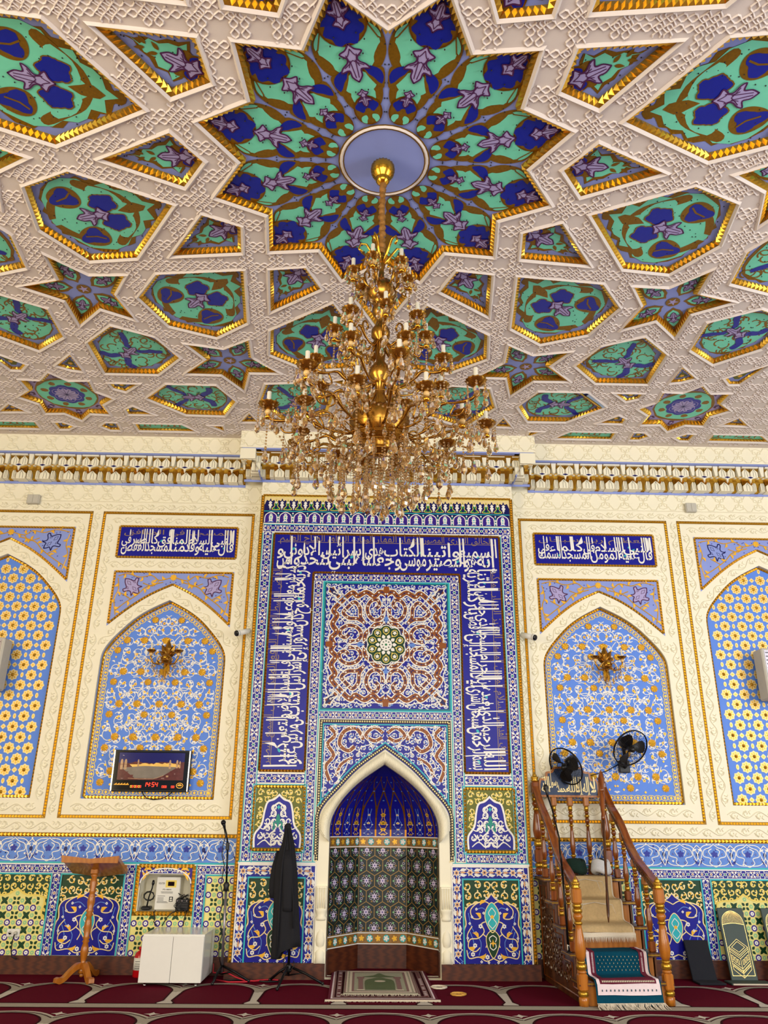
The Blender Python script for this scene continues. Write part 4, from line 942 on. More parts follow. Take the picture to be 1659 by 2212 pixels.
for s in (-1, 1):
    a, b = sorted((s * 1.30, s * 6.3))
    g = W(0); g.poly(rect(a, 0.866, b, 1.066), 'sky_tile', 0.002)                   # scroll band
    P = 0.305; n = int((b - a) / P)
    for i in range(n + 1):
        c = s * 1.30 + s * (i + 0.5) * P * 1.0
        if abs(c) > 6.1: continue
        for m in (-1, 1):
            for pts in ([(0, 0.87), (0.05, 0.90), (0.04, 0.94), (0.10, 0.96), (0.09, 1.01), (0.04, 1.03), (0, 1.058)], [(0.02, 1.055), (0.10, 1.04), (0.155, 0.96), (0.10, 0.89), (0.0, 0.88)], [(0.1525, 1.05), (0.11, 1.0), (0.13, 0.93), (0.1525, 0.88)], [(0.03, 0.96), (0.05, 1.0), (0.02, 1.02)]):
                g.line([(c + m * x, z) for x, z in smooth(pts, 4)], 0.007, 'tile_white', 0.004)
            for x, z, r in ((0.06, 1.02, 0.010), (0.03, 0.905, 0.009), (0.12, 0.93, 0.010), (0.13, 1.03, 0.010), (0.07, 0.975, 0.009)): g.poly(circ(c + m * x, z, r, 6), 'deep_blue', 0.003); g.poly(circ(c + m * x, z, r * 0.4, 4), 'tile_white', 0.005)
            g.poly(leaf(c + m * 0.1525, 0.89, c + m * 0.12, 0.92, 0.012), 'deep_blue', 0.004); g.poly(leaf(c + m * 0.11, 1.0, c + m * 0.15, 1.02, 0.008), 'tile_white', 0.0045)
        g.poly(flower(c, 0.975, 0.030, 5, 0.4), 'deep_blue', 0.004); g.poly(circ(c + 0.1525, 0.97, 0.016, 6, 0.022), 'navy', 0.004)
    R = random.Random(3)
    for k in range(900):
        x, z = R.uniform(a, b), R.uniform(0.872, 1.06); g.poly(circ(x, z, R.uniform(0.004, 0.011), 5), R.choice(['sky_tile', 'deep_blue', 'periwinkle', 'tile_white']) if R.random() < 0.5 else 'periwinkle', 0.0025)
    wpart(g, 'tile_frieze')
    g = W(0); g.line([(a, 0.858), (b, 0.858)], 0.016, 'turquoise', 0.003); g.line([(a, 0.848), (b, 0.848)], 0.008, 'tile_white', 0.004)
    border(g, a, 0.810, b, 0.810, 0.072)
    for x in (1.605, 2.228, 2.866, 3.505, 4.15): border(g, s * x, 0.14, s * x, 0.775, 0.082)
    for x0, x1 in ((1.31, 1.56), (1.65, 2.185), (2.272, 2.822), (2.908, 3.462), (3.55, 4.1)):
        p = [(s * x0, 0.14), (s * x0, 0.768), (s * x1, 0.768), (s * x1, 0.14)]
        if x0 != 1.65: g.line(p, 0.012, 'turquoise', 0.014)
    wpart(g, 'tile_border')
    for x0, x1, kind in ((1.31, 1.56, 'g'), (2.272, 2.822, 'm'), (2.908, 3.462, 'a'), (3.55, 4.1, 'm')):
        cx = s * (x0 + x1) / 2; hw = (x1 - x0) / 2 - 0.004; g = W(0)
        if kind == 'g':
            q = rect(cx - hw, 0.14, cx + hw, 0.765); g.poly(q, 'cream_yellow', 0.002); geo_tiles(g, q, cx - hw, 0.14, cx + hw, 0.765)
        elif kind == 'a':
            g.poly(rect(cx - hw, 0.14, cx + hw, 0.765), 'dark_green', 0.002); arab(g, rect(cx - hw, 0.14, cx + hw, 0.765), cx, 0.58, 0.762, hw, 0.062, ['yellow', 'pale_gold'], 0.004, 0.5, 0.011, 9)
            for m in (-1, 1):
                for k in range(5): g.poly(leaf(cx + m * (hw - 0.01), 0.42 + k * 0.05, cx + m * (hw - 0.045), 0.46 + k * 0.05, 0.012), 'yellow', 0.004)
            q = scallop(cx, hw, 0.14, 0.765); g.poly(q, 'cream_yellow', 0.006); g.line(q[1:-1], 0.014, 'yellow', 0.009); geo_tiles(g, offset(q, 0.012), cx - hw, 0.14, cx + hw, 0.66, 0.007)
        else:
            g.poly(rect(cx - hw, 0.14, cx + hw, 0.765), 'dark_green', 0.002); medallion(g, cx, 0.142, 0.762, hw, True, 0.40, False)
        wpart(g, 'tile_panel')
    g = W(0); cx = s * 1.915; q = [(cx - 0.262, 0.14), (cx - 0.262, 0.452), (cx + 0.262, 0.452), (cx + 0.262, 0.14)]
    g.poly(q, 'cream_yellow', 0.002); geo_tiles(g, q, cx - 0.26, 0.14, cx + 0.26, 0.45); g.line([(cx - 0.266, 0.14), (cx - 0.266, 0.85)], 0.010, 'turquoise', 0.014); g.line([(cx + 0.266, 0.14), (cx + 0.266, 0.85)], 0.010, 'turquoise', 0.014)
    if s > 0:
        q = rect(cx - 0.262, 0.452, cx + 0.262, 0.765); g.poly(q, 'cream_yellow', 0.002); geo_tiles(g, q, cx - 0.26, 0.45, cx + 0.26, 0.765)
    wpart(g, 'tile_panel')
    if s < 0:                   # shelf niche with gilt frame
        g = W(0); g.studs(rect(cx - 0.245, 0.462, cx + 0.245, 0.838), 0.034, 'gold', 0.032, 0.014, 0.003); g.line(rect(cx - 0.245, 0.462, cx + 0.245, 0.838), 0.036, 'dark_gold', 0.0025, True)
        up = [p for p in NICHE if p[1] > 0.69]
        for t in (0, 1):
            c = rect(cx - 0.228, 0.66, cx + 0.228, 0.824); left = [(cx - 0.228, 0.66)] + [(x, z) for x, z in NICHE[1:-1] if x <= -1.9155] + [(cx, 0.824), (cx - 0.228, 0.824)]
            left = [(x if t == 0 else 2 * cx - x, z) for x, z in left]; g.poly(left, 'violet', 0.004)
            for a1, b1, c1, d1 in ((-0.20, 0.80, -0.12, 0.795), (-0.21, 0.79, -0.20, 0.72), (-0.17, 0.80, -0.185, 0.76), (-0.10, 0.815, -0.05, 0.818)): 
                k = 1 if t == 0 else -1; g.poly(leaf(cx + k * a1, b1, cx + k * c1, d1, 0.014, 0.3 * k), 'gold_paint', 0.006)
        g.line([(x, z) for x, z in NICHE if z > 0.69], 0.010, 'tile_white', 0.007)
        wpart(g, 'gold_frame')
        g = G(['plaster']); n = len(NICHE)            # the hollow itself
        y1 = 0.22
        g.add([(x, 0.0, z) for x, z in NICHE] + [(x, y1, z) for x, z in NICHE], [(i, (i + 1) % n, n + (i + 1) % n, n + i) for i in range(n)] + [tuple(range(n, 2 * n))], 'plaster')
        wpart(g, 'shelf_niche')
g = G(['board'])
for s in (-1, 1):
    a, b = sorted((s * 1.30, s * 6.3)); g.box(a, -0.02, 0.0, b, 0.0, 0.138, 'board')
baseboard = g.build('baseboard_back', kind='structure')
# ================================================================ coffered ceiling
def cpt(x, y): return (SX + x, SY + y)
STAR = [polar(1.121 if i % 2 == 0 else 0.876, 15 + 15 * i) for i in range(24)]
KITE = [(1.108, 0), polar(1.282, 9.3), (1.722, 0), polar(1.282, -9.3)]
PENT = [(1.424, 0), polar(1.965, 12.0), polar(2.30, 9.0), (2.42, 0), polar(2.30, -9.0), polar(1.965, -12.0)]
FIVE = [(2.19, 0), polar(2.43, 2.9), polar(2.557, 9.5), polar(2.665, 4.2), polar(2.985, 5.3), (2.82, 0), polar(2.985, -5.3), polar(2.665, -4.2), polar(2.557, -9.5), polar(2.43, -2.9)]
HEXA = [(2.655, 0), polar(2.79, 6.6), polar(3.16, 6.1), (3.476, 0), polar(3.16, -6.1), polar(2.79, -6.6)]
HEXB = [(3.034, 0), polar(3.25, 5.8), polar(3.60, 5.9), (3.72, 0), polar(3.60, -5.9), polar(3.25, -5.8)]
OCTA = [polar(0.443 if i % 2 == 0 else 0.325, 22.5 * i) for i in range(16)]
HEXB2 = [(-2.196, 2.896), (-1.948, 2.633), (-1.501, 2.637), (-1.358, 2.929), (-1.512, 3.21), (-1.887, 3.201)]
TRI = {'a': [(-2.674, 2.177), (-2.655, 2.43), (-2.75, 2.41), (-2.85, 2.347)], 'b': [(-2.474, 2.635), (-2.216, 2.636), (-2.362, 2.775), (-2.46, 2.72)], 'c': [(-2.374, 3.062), (-2.218, 3.211), (-2.461, 3.217), (-2.459, 3.119)],
       'd': [(-3.565, 3.057), (-3.456, 3.203), (-3.723, 3.213)], 'e': [(-3.4, 2.1), (-3.119, 2.34), (-3.2, 2.434), (-3.29, 2.43)], 'f': [(-3.268, 3.417), (-3.181, 3.413), (-3.093, 3.496), (-3.169, 3.557), (-3.261, 3.561)],
       'g': [(-2.812, 3.484), (-2.738, 3.405), (-2.639, 3.405), (-2.641, 3.56), (-2.74, 3.56)], 'h': [(-1.689, 3.424), (-1.572, 3.426), (-1.572, 3.537)], 'i': [(-1.258, 3.157), (-1.203, 3.325), (-1.363, 3.331)],
       's': [(-2.452, 3.412), (-1.986, 3.412), (-1.86, 3.56), (-2.449, 3.56)], 't': [(-3.95, 3.412), (-3.466, 3.412), (-3.467, 3.555), (-4.1, 3.555)]}
HOLES, PLACE = [], []           # outlines in plan; (mesh key, angle or mirror)
HOLES.append([cpt(*p) for p in STAR])
for k in range(12):
    for key, shp, a in (('kite', KITE, 30 * k), ('pent', PENT, 30 * k + 15)):
        HOLES.append([cpt(*p) for p in rot(shp, a)]); PLACE.append((key, a))
    if k * 30 in (0, 30, 60, 90, 120, 150, 180, 210, 330): HOLES.append([cpt(*p) for p in rot(FIVE, 30 * k)]); PLACE.append(('five', 30 * k))
for a in (45, 135, 75, 105, 15, 165, 195, 345): HOLES.append([cpt(*p) for p in rot(HEXA, a)]); PLACE.append(('hexa', a))
for a in (30, 150): HOLES.append([cpt(*p) for p in rot(HEXB, a)]); PLACE.append(('hexb', a))
for s in (-1, 1): HOLES.append([cpt(s * -x, y) for x, y in HEXB2]); HOLES.append([cpt(s * -2.968 * -1 * -1 + x if False else -s * -2.968 * -1 + x, 2.917 + y) for x, y in OCTA])
for q in TRI.values():
    for s in (-1, 1): HOLES.append([cpt(s * -x, y) for x, y in q])
HOLES = [h if area(h) > 0 else h[::-1] for h in HOLES]
def Cg(mats=()): return G(mats).frame((0, 0, ZC), (1, 0, 0), (0, 1, 0), (0, 0, -1))
g = Cg(); DEP = 0.042
g.plate(rect(-XW, -13.0, XW, 0.0), HOLES, 'ceiling_plaster', 0)
ceiling = g.build('ceiling', kind='structure')
# white rims round the coffers
g = Cg()
for q in HOLES: g.line(offset(q, -0.014), 0.030, 'ceiling_plaster', 0.0, True, ridge=0.016)
g.build('coffer_rim', ceiling)
# raised star-and-knot lattice between the coffers
g = Cg(); BB_ = [(min(p[0] for p in q), min(p[1] for p in q), max(p[0] for p in q), max(p[1] for p in q), offset(q, -0.026)) for q in HOLES]
GRID = {}
for e_ in BB_:
    for i in range(int((e_[0] - 0.05) * 2) - 1, int((e_[2] + 0.05) * 2) + 2):
        for j in range(int((e_[1] - 0.05) * 2) - 1, int((e_[3] + 0.05) * 2) + 2): GRID.setdefault((i, j), []).append(e_)
def clear(x, y):
    for a, b, c, d, q in GRID.get((math.floor(x * 2), math.floor(y * 2)), ()):
        if a - 0.04 < x < c + 0.04 and b - 0.04 < y < d + 0.04 and inside(x, y, q): return False
    return True
LP = 0.215; LQ = LP / 4; am = 0.021; dl = 0.028
def strand(fn, n0, n1):
    run = []
    for i in range(n0 * 8, n1 * 8):
        if i % 4 in (0,): continue
        p = fn(i)
        if clear(*p): run.append(p)
        else:
            if len(run) > 1: g.line(run, 0.0105, 'ceiling_plaster', 0.0, False, ridge=0.008)
            run = []
    if len(run) > 1: g.line(run, 0.0105, 'ceiling_plaster', 0.0, False, ridge=0.008)
def tz(t):                      # trapezoid wave, one period = 8 steps
    t = t % 8
    return max(-1, min(1, (2 - abs(t - 2)) * 0.85 if t <= 4 else -(2 - abs(t - 6)) * 0.85))
for k in range(-19, 20):
    x = SX + (k + 0.5) * LP
    for s in (-1, 1):
        for e in (-dl, dl): strand(lambda i, x=x, s=s, e=e: (x + e + s * am * tz(i + 1), SY + i * LQ / 4), -28, 34)
for k in range(-9, 18):
    y = SY + (k + 0.5) * LP
    if y > -0.24: continue
    for s in (-1, 1):
        for e in (-dl, dl):
            if y + e < -0.27: strand(lambda i, y=y, s=s, e=e: (SX + i * LQ / 4, y + e + s * am * tz(i + 1)), -40, 40)
lattice = g.build('plaster_lattice', ceiling)

# ---- painted coffers: local plan coordinates, one mesh per kind
def coffer(poly, name, paint, base='ceiling_lavender', inset=0.024, DEP=0.042):
    """sunk panel: gilt faceted sides, painted field"""
    if area(poly) < 0: poly = poly[::-1]
    g = G([base]).frame((0, 0, 0), (1, 0, 0), (0, 1, 0), (0, 0, -1)); inn = offset(poly, inset)
    g.poly(offset(poly, inset * 0.9), base, -DEP)
    paint(g, inn, -DEP)
    o = g.build(name); COL.objects.unlink(o)
    s = G(['gold']); N = len(poly)
    for i in range(N):
        a, b, c, d = poly[i], poly[(i + 1) % N], inn[(i + 1) % N], inn[i]; L = hypot(b[0] - a[0], b[1] - a[1]); k = max(1, round(L / 0.036))
        for j in range(k):
            f = lambda p, q, t: (p[0] + (q[0] - p[0]) * t, p[1] + (q[1] - p[1]) * t)
            A, B, C, D = f(a, b, j / k), f(a, b, (j + 1) / k), f(d, c, (j + 1) / k), f(d, c, j / k); m = ((A[0] + B[0] + C[0] + D[0]) / 4 + (c[0] - b[0] + d[0] - a[0]) * 0.30, (A[1] + B[1] + C[1] + D[1]) / 4 + (c[1] - b[1] + d[1] - a[1]) * 0.30)
            s.add([(A[0], A[1], 0.001), (B[0], B[1], 0.001), (C[0], C[1], DEP), (D[0], D[1], DEP), (m[0], m[1], DEP * 0.28)], [(0, 1, 4), (1, 2, 4), (2, 3, 4), (3, 0, 4)], 'gold')
    e = s.build('gilt_edge'); COL.objects.unlink(e); e.parent = o
    return o
def place(proto, a=0.0, mirror=False, at=(SX, SY)):
    o = proto.copy(); COL.objects.link(o); o.parent = ceiling; o.location = (at[0], at[1], ZC); o.rotation_euler = (0, 0, radians(a))
    for ch in proto.children: c = ch.copy(); COL.objects.link(c); c.parent = o
    return o
def ox(g, pts, col, h, edge=None, w=0.008):
    g.poly(pts, col, h)
    if edge: g.line(pts, w, edge, h + 0.0006, True)
def both(g, pts, col, h, edge=None, w=0.008):      # mirror across the local x axis
    for s in (1, -1): ox(g, [(x, s * y) for x, y in pts], col, h, edge, w)
def squiggle(g, p, col, h, w=0.005):
    for s in (1, -1): g.line([(x, s * y) for x, y in smooth(p, 3)], w, col, h)
def dots(g, poly, h, seed, n=40, col='ink'):
    R = random.Random(seed); xs = [p[0] for p in poly]; ys = [p[1] for p in poly]
    for i in range(n):
        x, y = R.uniform(min(xs), max(xs)), R.uniform(min(ys), max(ys))
        if inside(x, y, poly): g.ball((x, y, h + 0.002), 0.0045, col, 5, 3)
def blob(cx, cy, rx, ry, k, amp, n=40, ph=0.0): return [(cx + rx * (1 + amp * cos(k * t + ph)) * cos(t), cy + ry * (1 + amp * cos(k * t + ph)) * sin(t)) for t in [2 * pi * i / n for i in range(n)]]
def lily(g, x, y, s, d, h):     # lilac cartouche
    sh = smooth([(0.118, 0), (0.085, 0.026), (0.066, 0.062), (0.034, 0.030), (0.008, 0.034), (-0.018, 0.066), (-0.046, 0.078), (-0.04, 0.034), (-0.082, 0.028), (-0.118, 0)], 4); sh = sh + [(a, -b) for a, b in reversed(sh)]
    t = lambda p: [(x + a, y + b) for a, b in rot([(u * s, v * s) for u, v in p], d)]
    g.poly(t(sh), 'lilac', h); g.line(t(sh), 0.009 * s ** 0.5, 'plum', h + 0.001, True)
    for k in (1, -1):
        for p in ([(0.09, 0), (0.05, k * 0.02), (0.04, k * 0.05)], [(0.02, 0), (0, k * 0.025), (-0.02, k * 0.055)], [(0.02, k * 0.015), (-0.03, k * 0.012), (-0.09, k * 0.008)], [(0.055, k * 0.03), (0.01, k * 0.02), (-0.02, k * 0.03)]): g.line(t(smooth(p, 3)), 0.005 * s ** 0.5, 'plum', h + 0.0015)
def paint_star(g, inn, h0):
    g.line(inn, 0.010, 'lilac', h0 + 0.002, True)
    for k in range(12):
        a = 15 + 30 * k; q = G(['mint'])
        o = lambda p: rot([(x, y * 1.07) for x, y in p], a)
        def P(pts, col, h, edge=None, w=0.009):
            ox(g, o(pts), col, h0 + h, edge, w)
        def B(pts, col, h, edge=None, w=0.009):
            P(pts, col, h, edge, w); P([(x, -y) for x, y in pts], col, h, edge, w)
        # outer leaf pair (ochre body, mint heart) hugging the tip
        body = smooth([(0.60, 0.0), (0.615, 0.10), (0.70, 0.165), (0.80, 0.178), (0.875, 0.155), (0.95, 0.10), (1.0, 0.03)], 4)
        P(body + [(x, -y) for x, y in reversed(body)], 'ochre', 0.002, 'ochre')
        B(ragged(smooth([(0.63, 0.02), (0.655, 0.085), (0.72, 0.118), (0.775, 0.152), (0.845, 0.135), (0.90, 0.11), (0.86, 0.02)], 3, True), 0.03, 0.012, 4), 'mint', 0.003)
        B(leaf(0.80, 0.166, 0.895, 0.125, 0.014), 'mint', 0.004); g.line(o([(0.80, 0.155), (0.90, 0.115)]), 0.007, 'ochre', h0 + 0.005); g.line(o([(0.80, -0.155), (0.90, -0.115)]), 0.007, 'ochre', h0 + 0.005)
        # second mint heart nearer the centre
        b2 = smooth([(0.37, 0), (0.40, 0.062), (0.47, 0.098), (0.56, 0.10), (0.62, 0.07), (0.66, 0.0)], 4); P(b2 + [(x, -y) for x, y in reversed(b2)], 'ochre', 0.003, 'ochre')
        b3 = ragged(smooth([(0.42, 0), (0.45, 0.06), (0.51, 0.062), (0.54, 0.085), (0.60, 0.06), (0.65, 0.01)], 3), 0.03, 0.010, 6, False); P(b3 + [(x, -y) for x, y in reversed(b3)], 'mint', 0.004)
        # blue side leaves
        B(smooth([(0.50, 0.105), (0.57, 0.135), (0.635, 0.135), (0.63, 0.06), (0.66, 0.04), (0.60, 0.05)], 3, True), 'ochre', 0.0045); B(ragged(smooth([(0.535, 0.112), (0.60, 0.128), (0.645, 0.095), (0.655, 0.045), (0.61, 0.06)], 3, True), 0.03, 0.006, 8), 'deep_blue', 0.0052)
        # tip disc
        P(circ(0.915, 0, 0.122, 24, 0.118), 'ochre', 0.005, 'dark_gold')
        P([(1.085, 0), (0.985, 0.058), (0.95, 0.075), (0.95, -0.075), (0.985, -0.058)], 'deep_blue', 0.0055)
        P(ragged(blob(0.895, 0, 0.098, 0.094, 7, 0.10), 0.03, 0.007, 9), 'deep_blue', 0.006)
        B(leaf(0.955, 0.045, 0.925, 0.105, 0.02), 'deep_blue', 0.0065); B([(0.945, 0.05), (0.97, 0.09), (0.93, 0.11), (0.915, 0.09)], 'ochre', 0.0062)
        # inner disc
        P(circ(0.385, 0, 0.095, 22, 0.072), 'ochre', 0.006, 'dark_gold')
        B(ragged(blob(0.415, 0.030, 0.036, 0.030, 4, 0.15, 16), 0.02, 0.004, 3), 'deep_blue', 0.007)
        B(smooth([(0.355, 0.018), (0.345, 0.045), (0.315, 0.048), (0.298, 0.026), (0.318, 0.02), (0.333, 0.012)], 3, True), 'mint', 0.007)
    for k in range(12):
        a = radians(15 + 30 * k)
        for r, s in ((0.69, 0.98), (0.47, 0.50)): lily(g, r * cos(a), r * sin(a), s, 15 + 30 * k, h0 + 0.009)
        lily(g, 0.968 * cos(a), 0.968 * sin(a), 0.72, 195 + 30 * k, h0 + 0.009)
        for d in (-1, 1):
            for r in (0.36, 0.45, 0.55, 0.66, 0.78): b = a + radians(d * (15 - 0.9)); g.ball((r * cos(b), r * sin(b), h0 + 0.002), 0.005, 'ink', 5, 3)
            for r, t in ((0.74, 5), (0.82, 6.5), (0.52, 4), (0.86, 4)): b = a + radians(d * t); g.ball((r * cos(b), r * sin(b), h0 + 0.012), 0.005, 'ink', 5, 3)
    n = 40; ring = [(r, z) for r, z in ((0.258, 0.0), (0.262, 0.014), (0.274, 0.018), (0.286, 0.014), (0.290, 0.0))]
    g.line(circ(0, 0, 0.276, n), 0.010, 'ochre', h0 + 0.010, True); g.line(circ(0, 0, 0.262, n), 0.020, 'ceiling_plaster', h0 + 0.010, True, ridge=0.010); g.line(circ(0, 0, 0.250, n), 0.007, 'ochre', h0 + 0.012, True)
    g.poly(circ(0, 0, 0.25, n), 'ceiling_lavender', h0 + 0.011)
def paint_kite(g, inn, h):
    c = 1.30
    f = [(c + (x - c) * 0.80, y * 0.80) for x, y in inn]; g.poly(ragged(f, 0.05, 0.016, 2), 'ochre', h + 0.002)
    f = [(c + (x - c) * 0.70, y * 0.70) for x, y in inn]; g.poly(ragged(f, 0.045, 0.020, 3), 'mint', h + 0.003); 
    g.poly(ragged(blob(1.24, 0, 0.085, 0.085, 6, 0.12), 0.03, 0.006, 1), 'ochre', h + 0.004)
    both(g, blob(1.205, 0.045, 0.040, 0.034, 3, 0.08, 16), 'deep_blue', h + 0.005, 'dark_gold', 0.006)
    lily(g, 1.27, 0, 1.0, 180, h + 0.006)
    for x in (1.40, 1.47): both(g, leaf(x, 0.01, x + 0.05, 0.04, 0.012), 'ochre', h + 0.005)
    dots(g, inn, h, 3, 26)
def paint_pent(g, inn, h):
    c = 1.98
    f = smooth([(c + (x - c) * 0.86, y * 0.86) for x, y in inn], 3, True); g.poly(ragged(f, 0.05, 0.02, 2), 'ochre', h + 0.002)
    f = smooth([(c + (x - c) * 0.80, y * 0.80) for x, y in inn], 3, True); g.poly(ragged(f, 0.06, 0.026, 7), 'mint', h + 0.003)
    for x, y, r, d in ((1.62, 0, 0.035, 0),): g.poly(ragged(circ(1.56, 0, 0.045, 10), 0.02, 0.012, 2), 'ochre', h + 0.002)
    both(g, smooth([(1.70, 0.02), (1.80, 0.10), (1.92, 0.19), (2.0, 0.27), (1.96, 0.31), (1.84, 0.22), (1.74, 0.13)], 3, True), 'ochre', h + 0.0035)
    both(g, ragged(smooth([(1.76, 0.05), (1.84, 0.12), (1.94, 0.20), (1.90, 0.24), (1.80, 0.17)], 3, True), 0.04, 0.012, 4), 'mint', h + 0.0042)
    g.poly(ragged(leaf(1.63, 0, 1.83, 0, 0.042), 0.03, 0.012, 1), 'ochre', h + 0.004)
    both(g, smooth([(2.33, 0.03), (2.28, 0.14), (2.18, 0.22), (2.05, 0.24)], 3) + smooth([(2.07, 0.21), (2.17, 0.18), (2.24, 0.10), (2.28, 0.03)], 3), 'ochre', h + 0.0036)
    for s in (1, -1):
        b = ragged(blob(1.895, s * 0.088, 0.092, 0.078, 5, 0.10), 0.03, 0.008, 5); g.poly([(x * 1.0, y) for x, y in mov(b, 0, 0)], 'deep_blue', h + 0.006); g.line(b, 0.008, 'ochre', h + 0.0066, True)
        b = ragged(blob(2.12, s * 0.185, 0.088, 0.070, 3, 0.24, 30, 0.6), 0.03, 0.008, 6); g.poly(blob(2.115, s * 0.185, 0.112, 0.096, 3, 0.05), 'ochre', h + 0.005); g.poly(b, 'deep_blue', h + 0.006); g.line([(2.05, s * 0.22), (2.10, s * 0.185), (2.18, s * 0.17)], 0.012, 'ochre', h + 0.007)
    lily(g, 2.015, 0, 1.05, 180, h + 0.008)
    dots(g, inn, h, 5, 60); dots(g, f, h + 0.003, 6, 30)
def paint_five(g, inn, h):
    cx = 2.625
    for i, (x, y) in enumerate(inn):
        if hypot(x - cx, y) < 0.28: continue
        d = degrees_(atan2(y, x - cx)); L = hypot(x - cx, y)
        t = lambda p: [(cx + a, b) for a, b in rot(p, d)]
        g.poly(t(ragged(leaf(L * 0.20, 0, L * 0.96, 0, 0.075), 0.03, 0.004, i)), 'ochre', h + 0.002); g.poly(t(ragged(leaf(L * 0.28, 0, L * 0.90, 0, 0.052), 0.03, 0.008, i + 1)), 'mint', h + 0.003)
        lily(g, cx + L * 0.56 * cos(radians(d)), L * 0.56 * sin(radians(d)), 0.62, d, h + 0.005)
    g.poly(circ(cx, 0, 0.055, 10), 'ochre', h + 0.004); g.poly(starp(cx, 0, 0.045, 0.016, 5, 180), 'lilac', h + 0.005)
def paint_hex(g, inn, h):
    xs = [p[0] for p in inn]; c = (min(xs) + max(xs)) / 2; L = max(xs) - min(xs)
    f = smooth([(c + (x - c) * 0.86, y * 0.84) for x, y in inn], 3, True); g.poly(ragged(f, 0.05, 0.014, 2), 'ochre', h + 0.002); f = smooth([(c + (x - c) * 0.80, y * 0.77) for x, y in inn], 3, True); g.poly(ragged(f, 0.06, 0.018, 7), 'mint', h + 0.003)
    R = random.Random(5)
    for k in range(26):
        x, y = c + R.uniform(-0.34, 0.34), R.uniform(0.0, 0.24)
        if inside(x, y, f):
            for s in (1, -1): g.line([(a, s * b) for a, b in scroll(x, y, 0.05, R.uniform(0, 360), 0.55, 7, 0.3)], 0.012, 'ochre', h + 0.004)
    for s in (1, -1):
        g.poly(ragged(smooth([(c - 0.06, s * 0.01), (c - 0.10, s * 0.06), (c - 0.17, s * 0.12), (c - 0.22, s * 0.19), (c - 0.18, s * 0.20), (c - 0.11, s * 0.12), (c - 0.05, s * 0.07)], 3, True), 0.03, 0.009, 3), 'deep_blue', h + 0.006)
        g.poly(ragged(smooth([(c + 0.08, s * 0.01), (c + 0.10, s * 0.07), (c + 0.15, s * 0.11), (c + 0.16, s * 0.17), (c + 0.21, s * 0.16), (c + 0.20, s * 0.08), (c + 0.14, s * 0.03)], 3, True), 0.03, 0.009, 4), 'deep_blue', h + 0.006)
    lily(g, c + 0.01, 0, 0.95, 0, h + 0.008); dots(g, f, h + 0.003, 6, 40)
def paint_octa(g, inn, h):
    g.poly(inn, 'lilac', h + 0.001)
    g.poly(ragged(circ(0, 0, 0.285, 24), 0.05, 0.02, 3), 'ochre', h + 0.002); g.poly(ragged(circ(0, 0, 0.26, 24), 0.05, 0.026, 4), 'mint', h + 0.003)
    for k in range(8):
        x, y = polar(0.335, 45 * k); g.poly(rot([(x + a, y + b) for a, b in rect(-0.035, -0.022, 0.035, 0.022)], 45 * k, x, y), 'plum', h + 0.004); g.poly(flower(x, y, 0.02, 4), 'lilac', h + 0.005)
        x, y = polar(0.20, 45 * k + 22); g.poly(ragged(circ(x, y, 0.032, 8), 0.02, 0.012, k), 'ochre', h + 0.004)
    g.poly(flower(0, 0, 0.17, 8, 0.12), 'deep_blue', h + 0.006); g.poly(flower(0, 0, 0.112, 12, 0.2), 'lilac', h + 0.007); g.line(flower(0, 0, 0.135, 6, 0.2), 0.005, 'lilac', h + 0.0075, True)
    for k in range(12): g.line([(0, 0), polar(0.10, 30 * k)], 0.004, 'navy', h + 0.008)
def paint_bit(g, inn, h):
    cx = sum(p[0] for p in inn) / len(inn); cy = sum(p[1] for p in inn) / len(inn)
    g.poly(ragged([(cx + (x - cx) * 0.62, cy + (y - cy) * 0.62) for x, y in inn], 0.03, 0.008, 2), 'olive', h + 0.002); g.poly(flower(cx, cy, 0.022, 5), 'gold_paint', h + 0.003)
def paint_strip(g, inn, h):
    g.poly(inn, 'mint', h + 0.001); xs = [p[0] for p in inn]; ys = [p[1] for p in inn]; n = int((max(xs) - min(xs)) / 0.06)
    for k in range(n):
        x = min(xs) + (k + 0.5) * (max(xs) - min(xs)) / n; y = (min(ys) + max(ys)) / 2; q = scroll(x, y, 0.04, 70 * k, 0.6, 7, 0.4)
        if all(inside(a, b, inn) for a, b in q): g.line(q, 0.012, 'ochre', h + 0.003)
place(coffer(STAR, 'star_panel', paint_star))
PROTO = {'kite': coffer(KITE, 'kite_panel', paint_kite), 'pent': coffer(PENT, 'shield_panel', paint_pent), 'five': coffer(FIVE, 'five_point_panel', paint_five), 'hexa': coffer(HEXA, 'hexagon_panel', paint_hex), 'hexb': coffer(HEXB, 'hexagon_panel', paint_hex)}
for key, a in PLACE: place(PROTO[key], a)
oc = coffer(OCTA, 'rosette_panel', paint_octa)
hb = coffer([(3.40 + x, y) for x, y in rot([(p[0] + 1.777, p[1] - 2.92) for p in HEXB2], 0)], 'hexagon_panel', paint_hex)
for s in (-1, 1):
    place(oc, 0, at=(SX + s * 2.968, SY + 2.917))
    o = place(hb, 0 if s < 0 else 180, at=(SX + s * 1.777 - (3.40 if s < 0 else -3.40), SY + 2.92))
for k, q in TRI.items():
    for s in (-1, 1): place(coffer([(s * -x, y) for x, y in q], 'strip_panel' if k in 'st' else 'corner_panel', paint_strip if k in 'st' else paint_bit, inset=0.016, DEP=0.022))
